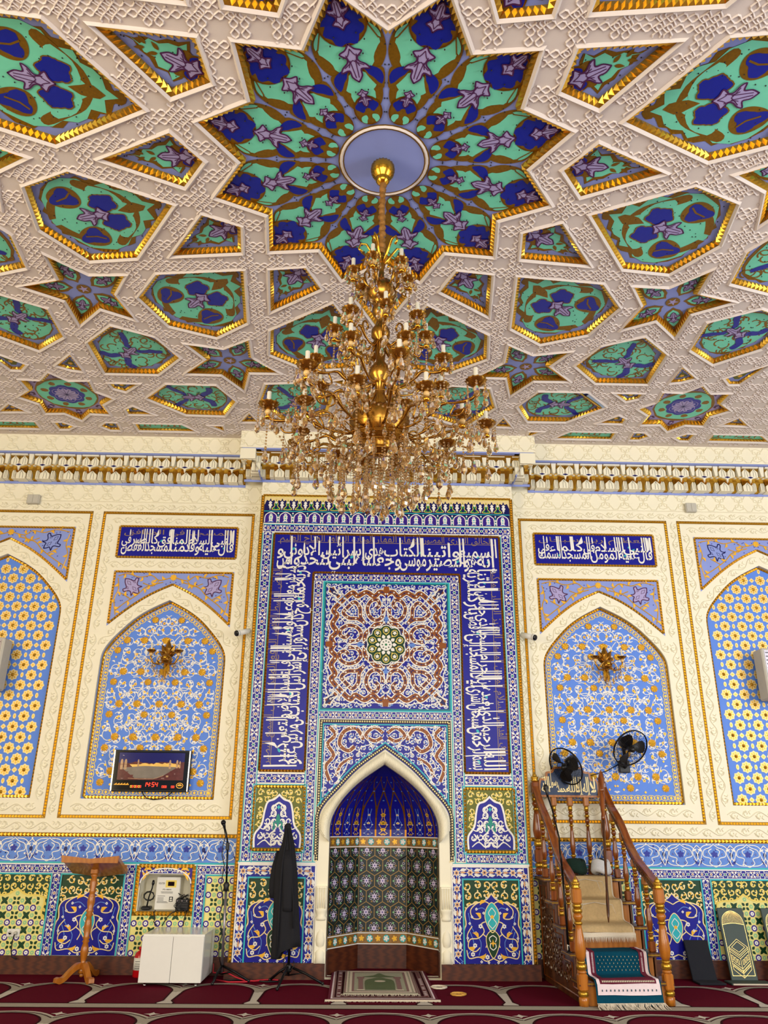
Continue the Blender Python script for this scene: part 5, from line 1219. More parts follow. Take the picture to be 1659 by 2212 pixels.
# ================================================================ floor, carpet, rest of the hall
g = G(['board']); g.poly(rect(-XW, -13.0, XW, 0.6), 'board', -0.004); floor = g.build('floor', kind='structure')
mat('carpet_red', (96, 4, 32), 0.95, var=0.18, scale=220, bump=0.5, bscale=700, spec=0.1)
mat('carpet_dark', (52, 8, 18), 0.95, var=0.2, scale=220, bump=0.4, bscale=700, spec=0.1)
mat('carpet_grey', (176, 166, 150), 0.95, var=0.22, scale=160, bump=0.5, bscale=700, spec=0.1)
mat('carpet_pale', (214, 204, 190), 0.95, var=0.15, scale=160, bump=0.5, bscale=700, spec=0.1)
g = G(['carpet_red']).frame((0, 0, 0), (1, 0, 0), (0, 1, 0), (0, 0, 1))
g.poly(rect(-XW, -13.0, XW, -0.02), 'carpet_red', 0.0)
g.poly(rect(-0.47, -0.02, 0.47, 0.40), 'carpet_red', 0.0)
def prayer_row(y0, depth, pw, xoff):
    """a row of prayer arches: pale arcade with a grey band at the worshipper's edge"""
    g.poly(rect(-XW, y0 - depth, XW, y0 - depth + 0.13), 'carpet_grey', 0.001); g.line([(-XW, y0 - depth - 0.005), (XW, y0 - depth - 0.005)], 0.02, 'carpet_dark', 0.0015)
    g.line([(-XW, y0 - depth + 0.135), (XW, y0 - depth + 0.135)], 0.018, 'carpet_dark', 0.0015)
    n = int(2 * XW / pw) + 1; zb = y0 - depth + 0.14
    for i in range(n):
        c = -XW + xoff + i * pw; hw = pw / 2
        for s in (-1, 1):
            top = smooth([(0, y0 - 0.055), (hw * 0.35, y0 - 0.075), (hw * 0.66, y0 - 0.16), (hw * 0.82, y0 - 0.26), (hw * 0.86, y0 - 0.34)], 4)
            out = smooth([(0, y0), (hw * 0.42, y0 - 0.022), (hw * 0.74, y0 - 0.085), (hw, y0 - 0.17)], 4)
            g.poly([(c + s * x, y) for x, y in top] + [(c + s * hw, y0 - 0.36)] + [(c + s * x, y) for x, y in reversed(out)], 'carpet_grey', 0.001)
            g.line([(c + s * x, y) for x, y in top], 0.016, 'carpet_dark', 0.002); g.line([(c + s * x, y) for x, y in out], 0.014, 'carpet_pale', 0.002); g.line([(c + s * x * 0.985, y - 0.03) for x, y in out], 0.010, 'carpet_dark', 0.002)
            g.poly([(c + s * x, y) for x, y in ((hw * 0.86, y0 - 0.34), (hw, y0 - 0.34), (hw, zb), (hw * 0.80, zb), (hw * 0.80, zb + 0.05), (hw * 0.90, zb + 0.10))], 'carpet_pale', 0.0012)
            g.line([(c + s * x, y) for x, y in ((hw * 0.86, y0 - 0.34), (hw * 0.90, zb + 0.10), (hw * 0.80, zb + 0.03), (hw * 0.80, zb))], 0.014, 'carpet_dark', 0.002)
        g.poly(starp(c + hw, y0 - 0.075, 0.055, 0.025, 4), 'carpet_pale', 0.0022)
for k in range(8): prayer_row(-0.36 - k * 1.02, 0.90, 0.62, 0.17 - 0.0 * k)
carpet = g.build('carpet', kind='structure')
g = G(['plaster'])
# side walls with tall windows, wall behind the camera with three more
def wall_holes(fr, L, name, wins):
    g = G(['plaster']).frame(*fr); g.plate(rect(0, 0, L, ZC), [rect(a, 0.7, b, 3.9) for a, b in wins], 'plaster', 0, -0.25)
    return g.build(name, kind='structure')
wall_holes(((-XW, -13, 0), (0, 1, 0), (0, 0, 1), (1, 0, 0)), 13.6, 'wall_left', [(1.0, 3.2), (4.6, 6.8), (8.2, 10.4)])
wall_holes(((XW, -13, 0), (0, 1, 0), (0, 0, 1), (-1, 0, 0)), 13.6, 'wall_right', [(1.0, 3.2), (4.6, 6.8), (8.2, 10.4)])
wall_holes(((-XW, -13, 0), (1, 0, 0), (0, 0, 1), (0, 1, 0)), 2 * XW, 'wall_front', [(0.8, 3.2), (5.2, 7.6), (9.6, 12.0)])
# ================================================================ things in the hall
mat('white_gloss', (236, 234, 228), 0.25, var=0.02, coat=0.3)
mat('white_plastic', (232, 230, 222), 0.4, var=0.03)
mat('grey_plastic', (198, 194, 182), 0.45)
mat('black_plastic', (18, 18, 20), 0.38)
mat('black_metal', (22, 21, 24), 0.35, 0.5)
mat('grey_metal', (150, 142, 148), 0.3, 0.8)
mat('chrome', (215, 215, 215), 0.15, 1.0)
mat('screen', (10, 10, 14), 0.06, coat=0.4)
mat('screen_sky', (24, 22, 92), 0.12, emit=0.5, var=0.3, scale=3)
mat('screen_tan', (176, 140, 104), 0.12, emit=0.5, var=0.4, scale=30)
mat('screen_gold', (220, 176, 90), 0.12, emit=0.6, var=0.3, scale=30)
mat('screen_plaza', (122, 112, 100), 0.12, emit=0.5, var=0.3, scale=14)
mat('screen_brown', (92, 44, 40), 0.12, emit=0.4, var=0.5, scale=40)
mat('led_red', (255, 46, 16), 0.3, emit=3.0, var=0.0)
mat('led_amber', (250, 170, 40), 0.3, emit=1.5, var=0.0)
wood('honey_wood', (184, 112, 34), (170, 99, 27), 0.3, (6, 6, 1.5))
wood('red_wood', (138, 72, 18), (112, 52, 10), 0.22, (6, 6, 1.2), 0.5)
wood('pale_wood', (178, 112, 46), (160, 96, 36), 0.3, (6, 6, 1.5))
wood('carved_wood', (96, 54, 20), (60, 30, 10), 0.4, (10, 10, 4))
mat('brass', (196, 150, 52), 0.28, 0.8, var=0.2)
mat('bright_gold', (238, 180, 58), 0.2, 1.0, var=0.12, scale=30)
mat('aged_gold', (172, 126, 52), 0.26, 1.0, var=0.3, scale=40)
mat('candle', (240, 234, 216), 0.5, var=0.03)
mat('cream_ball', (232, 190, 120), 0.35, var=0.1, coat=0.4)
mat('crystal', (238, 196, 132), 0.02, trans=0.85, ior=1.5, var=0.05)
mat('sleeve', (150, 104, 46), 0.6, 0.3, var=0.4, scale=40, bump=0.6, bscale=60)
mat('robe_cloth', (40, 40, 44), 0.9, var=0.2, scale=200, bump=0.3, bscale=500, spec=0.15)
mat('red_paint', (190, 14, 22), 0.3, coat=0.4)
mat('red_cable', (190, 30, 50), 0.5)
mat('rug_beige', (204, 176, 130), 0.95, var=0.2, scale=50, bump=0.6, bscale=300, spec=0.1)
mat('rug_cream', (226, 212, 190), 0.95, var=0.12, scale=200, bump=0.5, bscale=400, spec=0.1)
mat('rug_teal', (10, 70, 92), 0.95, var=0.2, scale=90, bump=0.5, bscale=400, spec=0.1)
mat('rug_wine', (110, 42, 60), 0.95, var=0.25, scale=200, bump=0.5, bscale=400, spec=0.1)
mat('rug_pale', (232, 214, 218), 0.95, var=0.1, spec=0.1)
mat('rug_green', (104, 116, 84), 0.95, var=0.2, scale=120, bump=0.5, bscale=400, spec=0.1)
mat('rug_sage', (178, 176, 152), 0.95, var=0.2, scale=150, bump=0.5, bscale=400, spec=0.1)
mat('rug_mauve', (150, 116, 112), 0.95, var=0.3, scale=180, bump=0.5, bscale=400, spec=0.1)
mat('turban_green', (8, 40, 32), 0.9, var=0.3, scale=60, bump=0.4, bscale=120)
mat('turban_white', (226, 228, 232), 0.9, var=0.06, scale=60, bump=0.3, bscale=120)
mat('board_green', (58, 72, 66), 0.55, var=0.05)
mat('board_gilt', (226, 190, 110), 0.35, 0.5)
mat('board_blue', (14, 40, 78), 0.3, coat=0.4)
mat('cushion_black', (22, 24, 34), 0.85, bump=0.3, bscale=300)
mat('straw', (212, 160, 70), 0.6)
def part(g, name, parent, label=None):
    o = g.build(name, parent)
    if label: o['label'] = label
    return o
def thing(name, label, cat, loc, group=None, rz=0.0): return empty(name, loc, label, cat, group, None, rz)

# ---- prayer-time clock screen
t = thing('clock_screen', 'wide black digital prayer-time clock with red digits and a night mosque view', 'clock', (-2.145, 0.03, 1.455))
t.rotation_euler = (radians(2), 0, radians(0.5))
g = G([]); g.box(-0.355, -0.055, 0, 0.355, -0.005, 0.362, 'black_plastic', 0.008); part(g, 'housing', t)
for s in (-1, 1): g = G([]); g.box(s * 0.345 - 0.006, -0.059, 0.004, s * 0.345 + 0.006, -0.054, 0.358, 'chrome'); part(g, 'side_strip', t, 'silver side strip')
g = G([]).frame((0, -0.0565, 0), (1, 0, 0), (0, 0, 1), (0, -1, 0)); g.poly(rect(-0.335, 0.012, 0.335, 0.35), 'screen', 0)
part(g, 'screen_glass', t)
g = G([]).frame((0, -0.058, 0), (1, 0, 0), (0, 0, 1), (0, -1, 0)); g.poly(rect(-0.30, 0.10, 0.30, 0.338), 'screen_sky', 0)
R = random.Random(4)
hill = [(-0.30, 0.10)] + [(-0.30 + 0.6 * i / 24, 0.245 + 0.016 * R.random()) for i in range(25)] + [(0.30, 0.10)]; g.poly(hill, 'screen_brown', 0.0005)
g.poly([(-0.20, 0.235)] + [(-0.10 + 0.02 * i, 0.235 + 0.018 * R.random()) for i in range(18)] + [(0.27, 0.215), (-0.16, 0.205)], 'screen_gold', 0.001)
g.poly([(-0.27, 0.205), (-0.06, 0.222), (0.24, 0.215), (0.12, 0.14), (0.06, 0.115), (-0.14, 0.115)], 'screen_plaza', 0.0015)
for x, z, w, hh in ((-0.27, 0.19, 0.024, 0.075), (-0.235, 0.19, 0.024, 0.075), (-0.12, 0.215, 0.014, 0.055), (0.17, 0.20, 0.018, 0.065), (0.235, 0.205, 0.018, 0.06), (0.26, 0.205, 0.012, 0.055)):
    g.poly(rect(x - w / 2, z, x + w / 2, z + hh), 'screen_tan', 0.002); g.poly(circ(x, z + hh, w * 0.45, 8, w * 0.7), 'screen_tan', 0.002); g.line([(x - w / 2, z + hh * 0.6), (x + w / 2, z + hh * 0.6)], 0.003, 'screen_brown', 0.0025)
for k in range(40): x, z = R.uniform(-0.29, 0.29), R.uniform(0.105, 0.17); g.poly(rect(x, z, x + R.uniform(0.01, 0.03), z + R.uniform(0.006, 0.016)), R.choice(['screen_tan', 'screen_brown', 'screen_brown', 'rug_mauve']), 0.0022) if not (-0.16 < x < 0.12 and z > 0.112) else None
g.line([(-0.2, 0.115), (-0.10, 0.108), (0.03, 0.110), (0.12, 0.14)], 0.004, 'screen_tan', 0.003); g.line([(-0.27, 0.315), (-0.255, 0.312)], 0.003, 'rug_pale', 0.001)
part(g, 'picture', t, 'night view of a mosque court under a blue sky')
g = G([]).frame((0, -0.058, 0), (1, 0, 0), (0, 0, 1), (0, -1, 0))
SEG = {'1': 'bc', '4': 'fgbc', '5': 'afgcd', '0': 'abcdef'}
def digit(x, z, w, h, ch, col, th):
    S = {'a': ((0, h), (w, h)), 'b': ((w, h), (w, h / 2)), 'c': ((w, h / 2), (w, 0)), 'd': ((0, 0), (w, 0)), 'e': ((0, 0), (0, h / 2)), 'f': ((0, h / 2), (0, h)), 'g': ((0, h / 2), (w, h / 2))}
    for q in SEG[ch]: (a, b), (c, d) = S[q]; g.line([(x + a + b * 0.12, z + b), (x + c + d * 0.12, z + d)], th, col, 0.001)
for x, ch in ((-0.052, '1'), (-0.022, '4'), (0.022, '5'), (0.052, '4')): digit(x, 0.044, 0.019, 0.036, ch, 'led_red', 0.006)
for z in (0.055, 0.072): g.poly(circ(0.009, z, 0.0035, 6), 'led_red', 0.001)
part(g, 'digit_display', t, 'red seven-segment time 14:54')
g = G([]).frame((0, -0.058, 0), (1, 0, 0), (0, 0, 1), (0, -1, 0))
for i in range(16): g.line([(-0.318 + 0.0085 * i, 0.056), (-0.318 + 0.0085 * i + 0.003, 0.056 + 0.012 * (0.6 + 0.4 * (i % 3)))], 0.005, 'led_amber', 0.001)
for x0 in (-0.17, -0.135, -0.10, 0.115, 0.13, 0.20): g.line(rect(x0, 0.036, x0 + 0.012, 0.052), 0.004, 'led_amber' if x0 < 0 else 'led_red', 0.001, True); g.line(rect(x0 + 0.016, 0.036, x0 + 0.026, 0.052), 0.004, 'led_red', 0.001, True)
g.line(circ(0.275, 0.055, 0.030, 20, 0.022), 0.004, 'led_amber', 0.001, True); g.line([(0.255, 0.055), (0.295, 0.055)], 0.006, 'led_amber', 0.001); g.line([(0.262, 0.064), (0.288, 0.064)], 0.004, 'led_amber', 0.001)
part(g, 'time_labels', t)
g = G([]); g.tube([(-2.21, -0.008, 1.462), (-2.195, -0.012, 1.43), (-2.16, -0.016, 1.398), (-2.10, -0.016, 1.387), (-2.03, -0.016, 1.394), (-1.97, -0.012, 1.42), (-1.935, -0.008, 1.455)], 0.005, 'black_plastic', 6)
tag(part(g, 'power_cable', None), 'thin black cable looping below the digital clock screen', 'cable')

# ---- wall sconces
def drop_mesh(s=1.0, nm='crystal_drop'):
    g = G(['crystal']); g.lathe([(0.001, 0), (0.006 * s, -0.006 * s), (0.011 * s, -0.022 * s), (0.015 * s, -0.036 * s), (0.013 * s, -0.048 * s), (0.001, -0.060 * s)], 'crystal', n=7, smooth=False)
    g.ball((0, 0, 0.008 * s), 0.007 * s, 'crystal', 6, 4); return g
def cup_geo(g, x, y, z, r, gold='aged_gold'):
    g.lathe([(r * 0.18, z - r * 0.42), (r * 0.35, z - r * 0.36), (r * 0.72, z - r * 0.10), (r * 0.98, z + r * 0.20), (r * 1.02, z + r * 0.26), (r * 0.93, z + r * 0.22), (r * 0.62, z), (r * 0.2, z - r * 0.06)], gold, (x, y, 0), 28, 0.07, 14)
def candle_geo(g, x, y, z, r, h): g.lathe([(r * 1.25, z), (r * 1.25, z + 0.008), (r, z + 0.010), (r, z + h), (r * 0.5, z + h + 0.002)], 'candle', (x, y, 0), 10)
def sconce(x, label):
    t = thing('wall_sconce', label, 'wall lamp', (x, 0.034, 2.67), 'gilt wall sconces')
    g = G([]); g.frame((0, 0, 0), (1, 0, 0), (0, 0, 1), (0, -1, 0))
    for d, L, w in ((90, 0.17, 0.035), (62, 0.14, 0.028), (118, 0.14, 0.028), (35, 0.10, 0.024), (145, 0.10, 0.024)):
        a, b = polar(L, d); q = leaf(0, 0.02, a, b + 0.02, w, 0, 6); n = len(q); g.add([g.fr(u, v, 0.012) for u, v in q] + [g.fr(a * 0.5, b * 0.5 + 0.02, 0.035)], [(i, (i + 1) % n, n) for i in range(n)], 'aged_gold')
    q = leaf(0, -0.02, 0, -0.20, 0.034, 0, 8); n = len(q); g.add([g.fr(u, v, 0.012) for u, v in q] + [g.fr(0, -0.09, 0.05)], [(i, (i + 1) % n, n) for i in range(n)], 'bright_gold')
    g.fr = lambda u, v, h: (u, v, h); g.ball((0, -0.05, -0.005), 0.052, 'aged_gold', 12, 8); g.ball((0, -0.10, 0.0), 0.02, 'bright_gold', 8, 6)
    part(g, 'back_plate', t)
    for s in (-1, 1):
        g = G([]); g.tube([(0, -0.06, -0.02), (s * 0.05, -0.09, -0.065), (s * 0.10, -0.11, -0.06), (s * 0.130, -0.12, -0.01), (s * 0.132, -0.12, 0.04)], 0.008, 'aged_gold', 8); g.tube([(s * 0.05, -0.09, -0.06), (s * 0.075, -0.10, -0.02), (s * 0.05, -0.10, 0.01), (s * 0.03, -0.095, -0.01)], 0.006, 'aged_gold', 6)
        a = part(g, 'arm', t)
        g = G([]); cup_geo(g, s * 0.132, -0.12, 0.055, 0.042); g.ball((s * 0.132, -0.12, 0.025), 0.018, 'cream_ball'); part(g, 'candle_cup', a)
        g = G([]); candle_geo(g, s * 0.132, -0.12, 0.06, 0.0095, 0.075); part(g, 'candle', a)
    for i, (dx, dz) in enumerate(((-0.16, -0.02), (-0.11, -0.06), (-0.06, -0.11), (0.0, -0.19), (0.06, -0.11), (0.11, -0.06), (0.16, -0.02), (-0.03, -0.15), (0.035, -0.15), (-0.09, -0.10), (0.09, -0.10))):
        g = G([]); f = g.fr; g.tube([(dx, -0.11, dz + 0.05), (dx, -0.11, dz + 0.005)], 0.002, 'aged_gold', 4); g.fr = lambda u, v, h: (dx + u, -0.11 + v, dz - 0.005 + h)
        q = drop_mesh(0.8); g.add([g.fr(*v) for v in q.v], q.f, 'crystal'); part(g, 'crystal_drop', t)
sconce(-2.125, 'gilt two-candle wall sconce above the digital clock'); sconce(2.165, 'gilt two-candle wall sconce above the black wall fans')

# ---- security cameras, junction boxes, loudspeakers
def cctv(s, label):
    t = thing('security_camera', label, 'camera', (s * 1.297, -0.09, 2.93), 'white security cameras')
    g = G([]); g.lathe([(0.028, 0), (0.028, 0.012), (0.012, 0.016), (0.012, 0.03)], 'white_plastic', n=14, axis=(s, 0, 0)); part(g, 'mount', t)
    g = G([]); a, b = Vector((s * 0.03, -0.02, 0.0)), Vector((s * 0.13, -0.13, -0.05)); g.tube([tuple(a), tuple(a + (b - a) * 0.9)], [0.026, 0.027], 'white_plastic', 14); g.tube([tuple(a + (b - a) * 0.88), tuple(b)], [0.030, 0.030], 'white_plastic', 14); part(g, 'housing', t)
    d = (b - a).normalized(); g = G([]); g.tube([tuple(b - d * 0.002), tuple(b + d * 0.012)], [0.029, 0.027], 'black_plastic', 14); part(g, 'lens', t, 'black lens window')
cctv(-1, 'small white bullet camera on the wall beside the digital clock arch'); cctv(1, 'small white bullet camera on the wall beside the arch with fans')
def wbox(x, z, w, h, label):
    t = thing('junction_box', label, 'box', (x, -0.001, z), 'junction boxes under the cornice'); g = G([]); g.box(-w / 2, -0.045, 0, w / 2, -0.004, h, 'grey_plastic', 0.006); part(g, 'housing', t)
    g = G([]); g.box(-w * 0.42, -0.049, h * 0.08, -0.003, -0.045, h * 0.92, 'grey_plastic'); g.box(0.003, -0.049, h * 0.08, w * 0.42, -0.045, h * 0.92, 'grey_plastic'); part(g, 'cover_flap', t)
wbox(-3.68, 4.255, 0.13, 0.10, 'beige square junction box under the cornice above the gold flower arch, clock side'); wbox(3.215, 4.288, 0.115, 0.10, 'beige square junction box under the cornice on the fan side')
def speaker(s, label):
    t = thing('wall_speaker', label, 'loudspeaker', (s * 3.78, 0.0, 2.33), 'beige column loudspeakers')
    g = G([]).frame((0, 0, 0), (s, 0, 0), (0, 1, 0), (0, 0, 1)); g.box(-0.17, -0.22, 0.0, 0.12, -0.04, 0.48, 'grey_plastic', 0.012); part(g, 'enclosure', t)
    g = G([]).frame((-s * 0.025, -0.221, 0.02), (1, 0, 0), (0, 0, 1), (0, -1, 0)); g.poly(rect(-0.12, 0, 0.12, 0.44), 'grey_metal', 0.002, 0.002)
    for i in range(12): g.line([(-0.11, 0.02 + i * 0.036), (0.11, 0.02 + i * 0.036)], 0.008, 'black_metal', 0.003)
    part(g, 'grille', t); g = G([]); g.box(-0.03, -0.05, 0.2, 0.03, 0.033, 0.26, 'black_metal'); part(g, 'bracket', t)
speaker(-1, 'beige wall loudspeaker cut off by the picture edge, clock side'); speaker(1, 'beige wall loudspeaker cut off by the picture edge, fan side')

# ---- wall fans
def fan(x, z, nrm, label):
    t = thing('wall_fan', label, 'fan', (x, 0.0, z), 'black wall fans'); n = Vector(nrm).normalized(); c = Vector((0, -0.24, 0)); u = n.cross(Vector((0, 0, 1))).normalized(); v = u.cross(n)
    g = G([]); g.box(-0.05, -0.02, -0.20, 0.05, 0.033, -0.09, 'black_plastic', 0.006); part(g, 'wall_plate', t)
    b = c - n * 0.13; g = G([]); g.tube([(0, -0.02, -0.15), (0, -0.07, -0.14), tuple(b + Vector((0, 0, -0.06))), tuple(b)], 0.016, 'black_plastic', 8); part(g, 'bracket', t)
    g = G([]); g.tube([tuple(c - n * 0.16), tuple(c - n * 0.13), tuple(c - n * 0.06), tuple(c - n * 0.035)], [0.03, 0.05, 0.052, 0.03], 'black_plastic', 14); part(g, 'motor', t)
    f = lambda a, r, d: tuple(c + (u * cos(a) + v * sin(a)) * r + n * d)
    g = G([]); Rr = 0.172
    for r, d, w in ((Rr, 0.0, 0.0055), (Rr, -0.008, 0.004), (0.12, 0.033, 0.0015), (0.06, 0.045, 0.002), (0.12, -0.035, 0.0015)): g.tube([f(2 * pi * k / 36, r, d) for k in range(36)], w, 'black_metal', 6, closed=True)
    for k in range(40):
        a = 2 * pi * k / 40; g.tube([f(a, 0.03, 0.05), f(a, 0.10, 0.042), f(a + 0.05, 0.15, 0.02), f(a + 0.08, Rr, 0.0)], 0.0011, 'black_metal', 4, False)
        g.tube([f(a, 0.05, -0.05), f(a, 0.12, -0.042), f(a, Rr, -0.004)], 0.0011, 'black_metal', 4, False)
    part(g, 'cage', t)
    for k in range(3):
        a = 2 * pi * k / 3 + 0.9; g = G([]); P = []
        for r, w, tw in ((0.025, 0.30, 0.3), (0.06, 0.50, 0.25), (0.10, 0.52, 0.2), (0.135, 0.42, 0.15), (0.15, 0.25, 0.1)): P.append([f(a + w * q, r, tw * 0.08 * q) for q in (-1.0, -0.4, 0.3, 1.0)])
        vs = [p for row in P for p in row]; g.add(vs + [tuple(Vector(p) + n * 0.003) for p in vs], [(i * 4 + j, i * 4 + j + 1, i * 4 + j + 5, i * 4 + j + 4) for i in range(4) for j in range(3)] + [(20 + i * 4 + j, 20 + i * 4 + j + 1, 20 + i * 4 + j + 5, 20 + i * 4 + j + 4) for i in range(4) for j in range(3)], 'black_plastic', True); part(g, 'blade', t)
    g = G([]); g.tube([f(0, 0, -0.03), f(0, 0, 0.02), f(0, 0, 0.05)], [0.03, 0.03, 0.018], 'black_plastic', 12); part(g, 'hub', t)
fan(1.63, 1.70, (-0.72, -0.52, -0.46), 'black wall fan turned aside over the blue scalloped pulpit board'); fan(2.24, 1.865, (0.26, -0.80, -0.54), 'black wall fan facing the hall, higher on the blue panel')
g = G([]); g.tube([(1.66, 0.02, 1.55), (1.80, 0.02, 1.62), (1.95, 0.02, 1.645), (2.08, 0.02, 1.68), (2.20, 0.02, 1.745)], 0.0045, 'black_plastic', 6)
tag(part(g, 'fan_cable', None), 'thin black cable running along the blue panel between the two fans', 'cable')

# ---- lectern
t = thing('lectern', 'honey-coloured turned-wood lectern on three curved feet', 'lectern', (-2.455, -0.27, 0))
g = G([]); g.lathe([(0.026, 0.05), (0.032, 0.06), (0.030, 0.085), (0.018, 0.10), (0.026, 0.115), (0.016, 0.125), (0.024, 0.16), (0.033, 0.20), (0.030, 0.235), (0.020, 0.27), (0.030, 0.28), (0.020, 0.295), (0.030, 0.305), (0.022, 0.32), (0.032, 0.38), (0.026, 0.43), (0.020, 0.46), (0.032, 0.475), (0.022, 0.49), (0.032, 0.505), (0.022, 0.52), (0.032, 0.57), (0.026, 0.62), (0.020, 0.635), (0.030, 0.65), (0.022, 0.665), (0.032, 0.72), (0.020, 0.755), (0.030, 0.77), (0.022, 0.79)], 'honey_wood', n=20)
g.box(-0.03, -0.03, 0.785, 0.03, 0.03, 0.845, 'honey_wood', 0.006); part(g, 'post', t)
g = G([]); g.lathe([(0.001, 0.022), (0.014, 0.028), (0.018, 0.042), (0.010, 0.05), (0.026, 0.06)], 'honey_wood', n=14); part(g, 'finial', t)
for d in (-128, -52, 76):
    g = G([]).frame((0, 0, 0), (cos(radians(d)), sin(radians(d)), 0), (0, 0, 1), (sin(radians(d)), -cos(radians(d)), 0))
    prof = smooth([(0.015, 0.13), (0.06, 0.125), (0.12, 0.085), (0.17, 0.045), (0.21, 0.048), (0.232, 0.04)], 4) + [(0.235, 0.012), (0.205, 0.0)] + smooth([(0.19, 0.002), (0.15, 0.018), (0.10, 0.058), (0.05, 0.085), (0.015, 0.085)], 4)
    g.prism(prof, -0.022, 0.022, 'honey_wood'); part(g, 'foot', t)
g = G([]); A = []
for s in (-1, 1):                # two book boards meeting in a shallow valley, high edge towards the hall
    q = [(0, -0.165, 0.905), (s * 0.235, -0.165, 0.93), (s * 0.235, 0.14, 0.815), (0, 0.14, 0.79)]; lo = [(x, y_, z - 0.035) for x, y_, z in q]
    g.add(q + lo, [(0, 1, 2, 3), (7, 6, 5, 4), (0, 4, 5, 1), (1, 5, 6, 2), (2, 6, 7, 3)], 'honey_wood')
part(g, 'book_board', t)
g = G([]).frame((0, -0.168, 0), (1, 0, 0), (0, 0, 1), (0, -1, 0)); g.prism([(-0.238, 0.934), (0, 0.909), (0.238, 0.934), (0.232, 0.878), (-0.232, 0.878)], 0.0, 0.014, 'honey_wood'); part(g, 'front_board', t)
g = G([]); g.box(-0.225, 0.125, 0.80, 0.225, 0.15, 0.85, 'honey_wood', 0.004); part(g, 'ledge', t)

# ---- white cabinet
t = thing('cabinet', 'low white two-door cabinet under the wall shelf niche', 'cabinet', (-1.686, -0.275, 0))
g = G([]); g.box(-0.246, -0.225, 0.03, 0.246, 0.245, 0.364, 'white_gloss', 0.003); part(g, 'body', t)
for s in (-1, 1):
    g = G([]); a, b = sorted((s * 0.0015, s * 0.245)); g.box(a, -0.246, 0.028, b, -0.228, 0.350, 'white_gloss', 0.002); part(g, 'door', t)
for x in (-0.2, 0.2):
    for y_ in (-0.2, 0.2): g = G([]); g.lathe([(0.014, 0), (0.014, 0.012), (0.009, 0.014), (0.009, 0.032)], 'chrome', (x, y_, 0), 12); part(g, 'leg', t, 'small chrome foot')
# ---- fire extinguisher
t = thing('fire_extinguisher', 'red fire extinguisher half hidden behind the white cabinet', 'fire extinguisher', (-2.03, -0.10, 0))
g = G([]); g.lathe([(0.05, 0), (0.055, 0.008), (0.055, 0.15), (0.045, 0.18), (0.02, 0.195), (0.018, 0.205)], 'red_paint', n=20); part(g, 'cylinder', t)
g = G([]); g.lathe([(0.0555, 0.055), (0.0558, 0.145)], 'white_plastic', n=20); 
for k in range(4): g.box(-0.03, -0.0575, 0.07 + 0.016 * k, 0.02, -0.055, 0.073 + 0.016 * k, 'black_plastic')
part(g, 'label_band', t, 'white printed label'); g = G([]); g.box(-0.02, -0.03, 0.205, 0.03, 0.015, 0.225, 'red_paint', 0.003); g.tube([(0.03, -0.02, 0.215), (0.06, -0.02, 0.20), (0.065, -0.02, 0.10)], 0.006, 'black_plastic'); part(g, 'valve', t)
# ---- shelf niche contents
t = thing('voltage_stabilizer', 'white voltage stabiliser box with yellow display in the wall niche', 'electrical box', (-1.90, 0.14, 0.4845))
g = G([]); g.box(-0.107, -0.075, 0, 0.105, 0.075, 0.262, 'white_plastic', 0.006); part(g, 'housing', t)
g = G([]).frame((0, -0.0752, 0), (1, 0, 0), (0, 0, 1), (0, -1, 0)); g.poly(rect(-0.024, 0.168, 0.07, 0.232), 'led_amber', 0.001, 0.001) if False else g.poly(rect(-0.024, 0.178, 0.07, 0.236), 'yellow', 0.001, 0.001); g.poly(rect(-0.004, 0.19, 0.052, 0.224), 'screen', 0.002); part(g, 'display', t, 'yellow framed display')
g = G([]).frame((0, -0.0755, 0), (1, 0, 0), (0, 0, 1), (0, -1, 0))
put(g, 'VOLTER', -0.088, 0.203, 0.055, 0.022, 'ink', 0.001, off=0.0); put(g, 'PTS-1000VA', -0.045, 0.155, 0.075, 0.018, 'ink', 0.001, off=0.0)
for z, x0, x1 in ((0.142, -0.06, 0.045), (0.134, -0.055, 0.045), (0.11, -0.085, -0.02), (0.095, -0.085, -0.03), (0.085, -0.085, -0.03), (0.075, -0.085, -0.03), (0.065, -0.088, 0.0), (0.057, -0.088, 0.01)): g.line([(x0, z), (x1, z)], 0.003, 'ink', 0.001)
part(g, 'lettering', t); g = G([]).frame((0, -0.0755, 0), (1, 0, 0), (0, 0, 1), (0, -1, 0)); g.poly(rect(0.018, 0.065, 0.05, 0.105), 'black_plastic', 0.001, 0.001); g.poly(circ(0.034, 0.092, 0.009, 10), 'white_plastic', 0.002); g.poly(rect(0.024, 0.07, 0.044, 0.08), 'white_plastic', 0.002); part(g, 'switch', t)
t = thing('amplifier', 'small black amplifier with tangled wires beside the white stabiliser', 'amplifier', (-1.747, 0.015, 0.4845))
g = G([]); g.box(-0.055, -0.04, 0.0, 0.055, 0.03, 0.095, 'black_plastic', 0.004); part(g, 'housing', t); g = G([])
for k in range(4): g.box(-0.05, -0.043, 0.02 + 0.018 * k, 0.05, -0.0395, 0.028 + 0.018 * k, 'black_metal')
for x in (-0.04, 0.0, 0.04): g.lathe([(0.008, 0), (0.007, 0.01)], 'grey_metal', (x, -0.043, 0.08), 10, axis=(0, -1, 0))
part(g, 'front_panel', t); R = random.Random(8); g = G([])
for k in range(5): g.tube([(R.uniform(-0.06, 0.05), 0.0, 0.09), (R.uniform(-0.07, 0.06), -0.03, 0.12 + 0.03 * R.random()), (R.uniform(-0.06, 0.08), -0.035, 0.10), (R.uniform(-0.07, 0.05), -0.05, 0.04), (R.uniform(-0.06, 0.06), -0.05, 0.004)], 0.003, 'black_plastic', 5)
part(g, 'wire', t)
t = thing('desk_microphone', 'black desk microphone with coiled lead in the dim corner of the wall niche', 'microphone', (-2.075, 0.085, 0.4845))
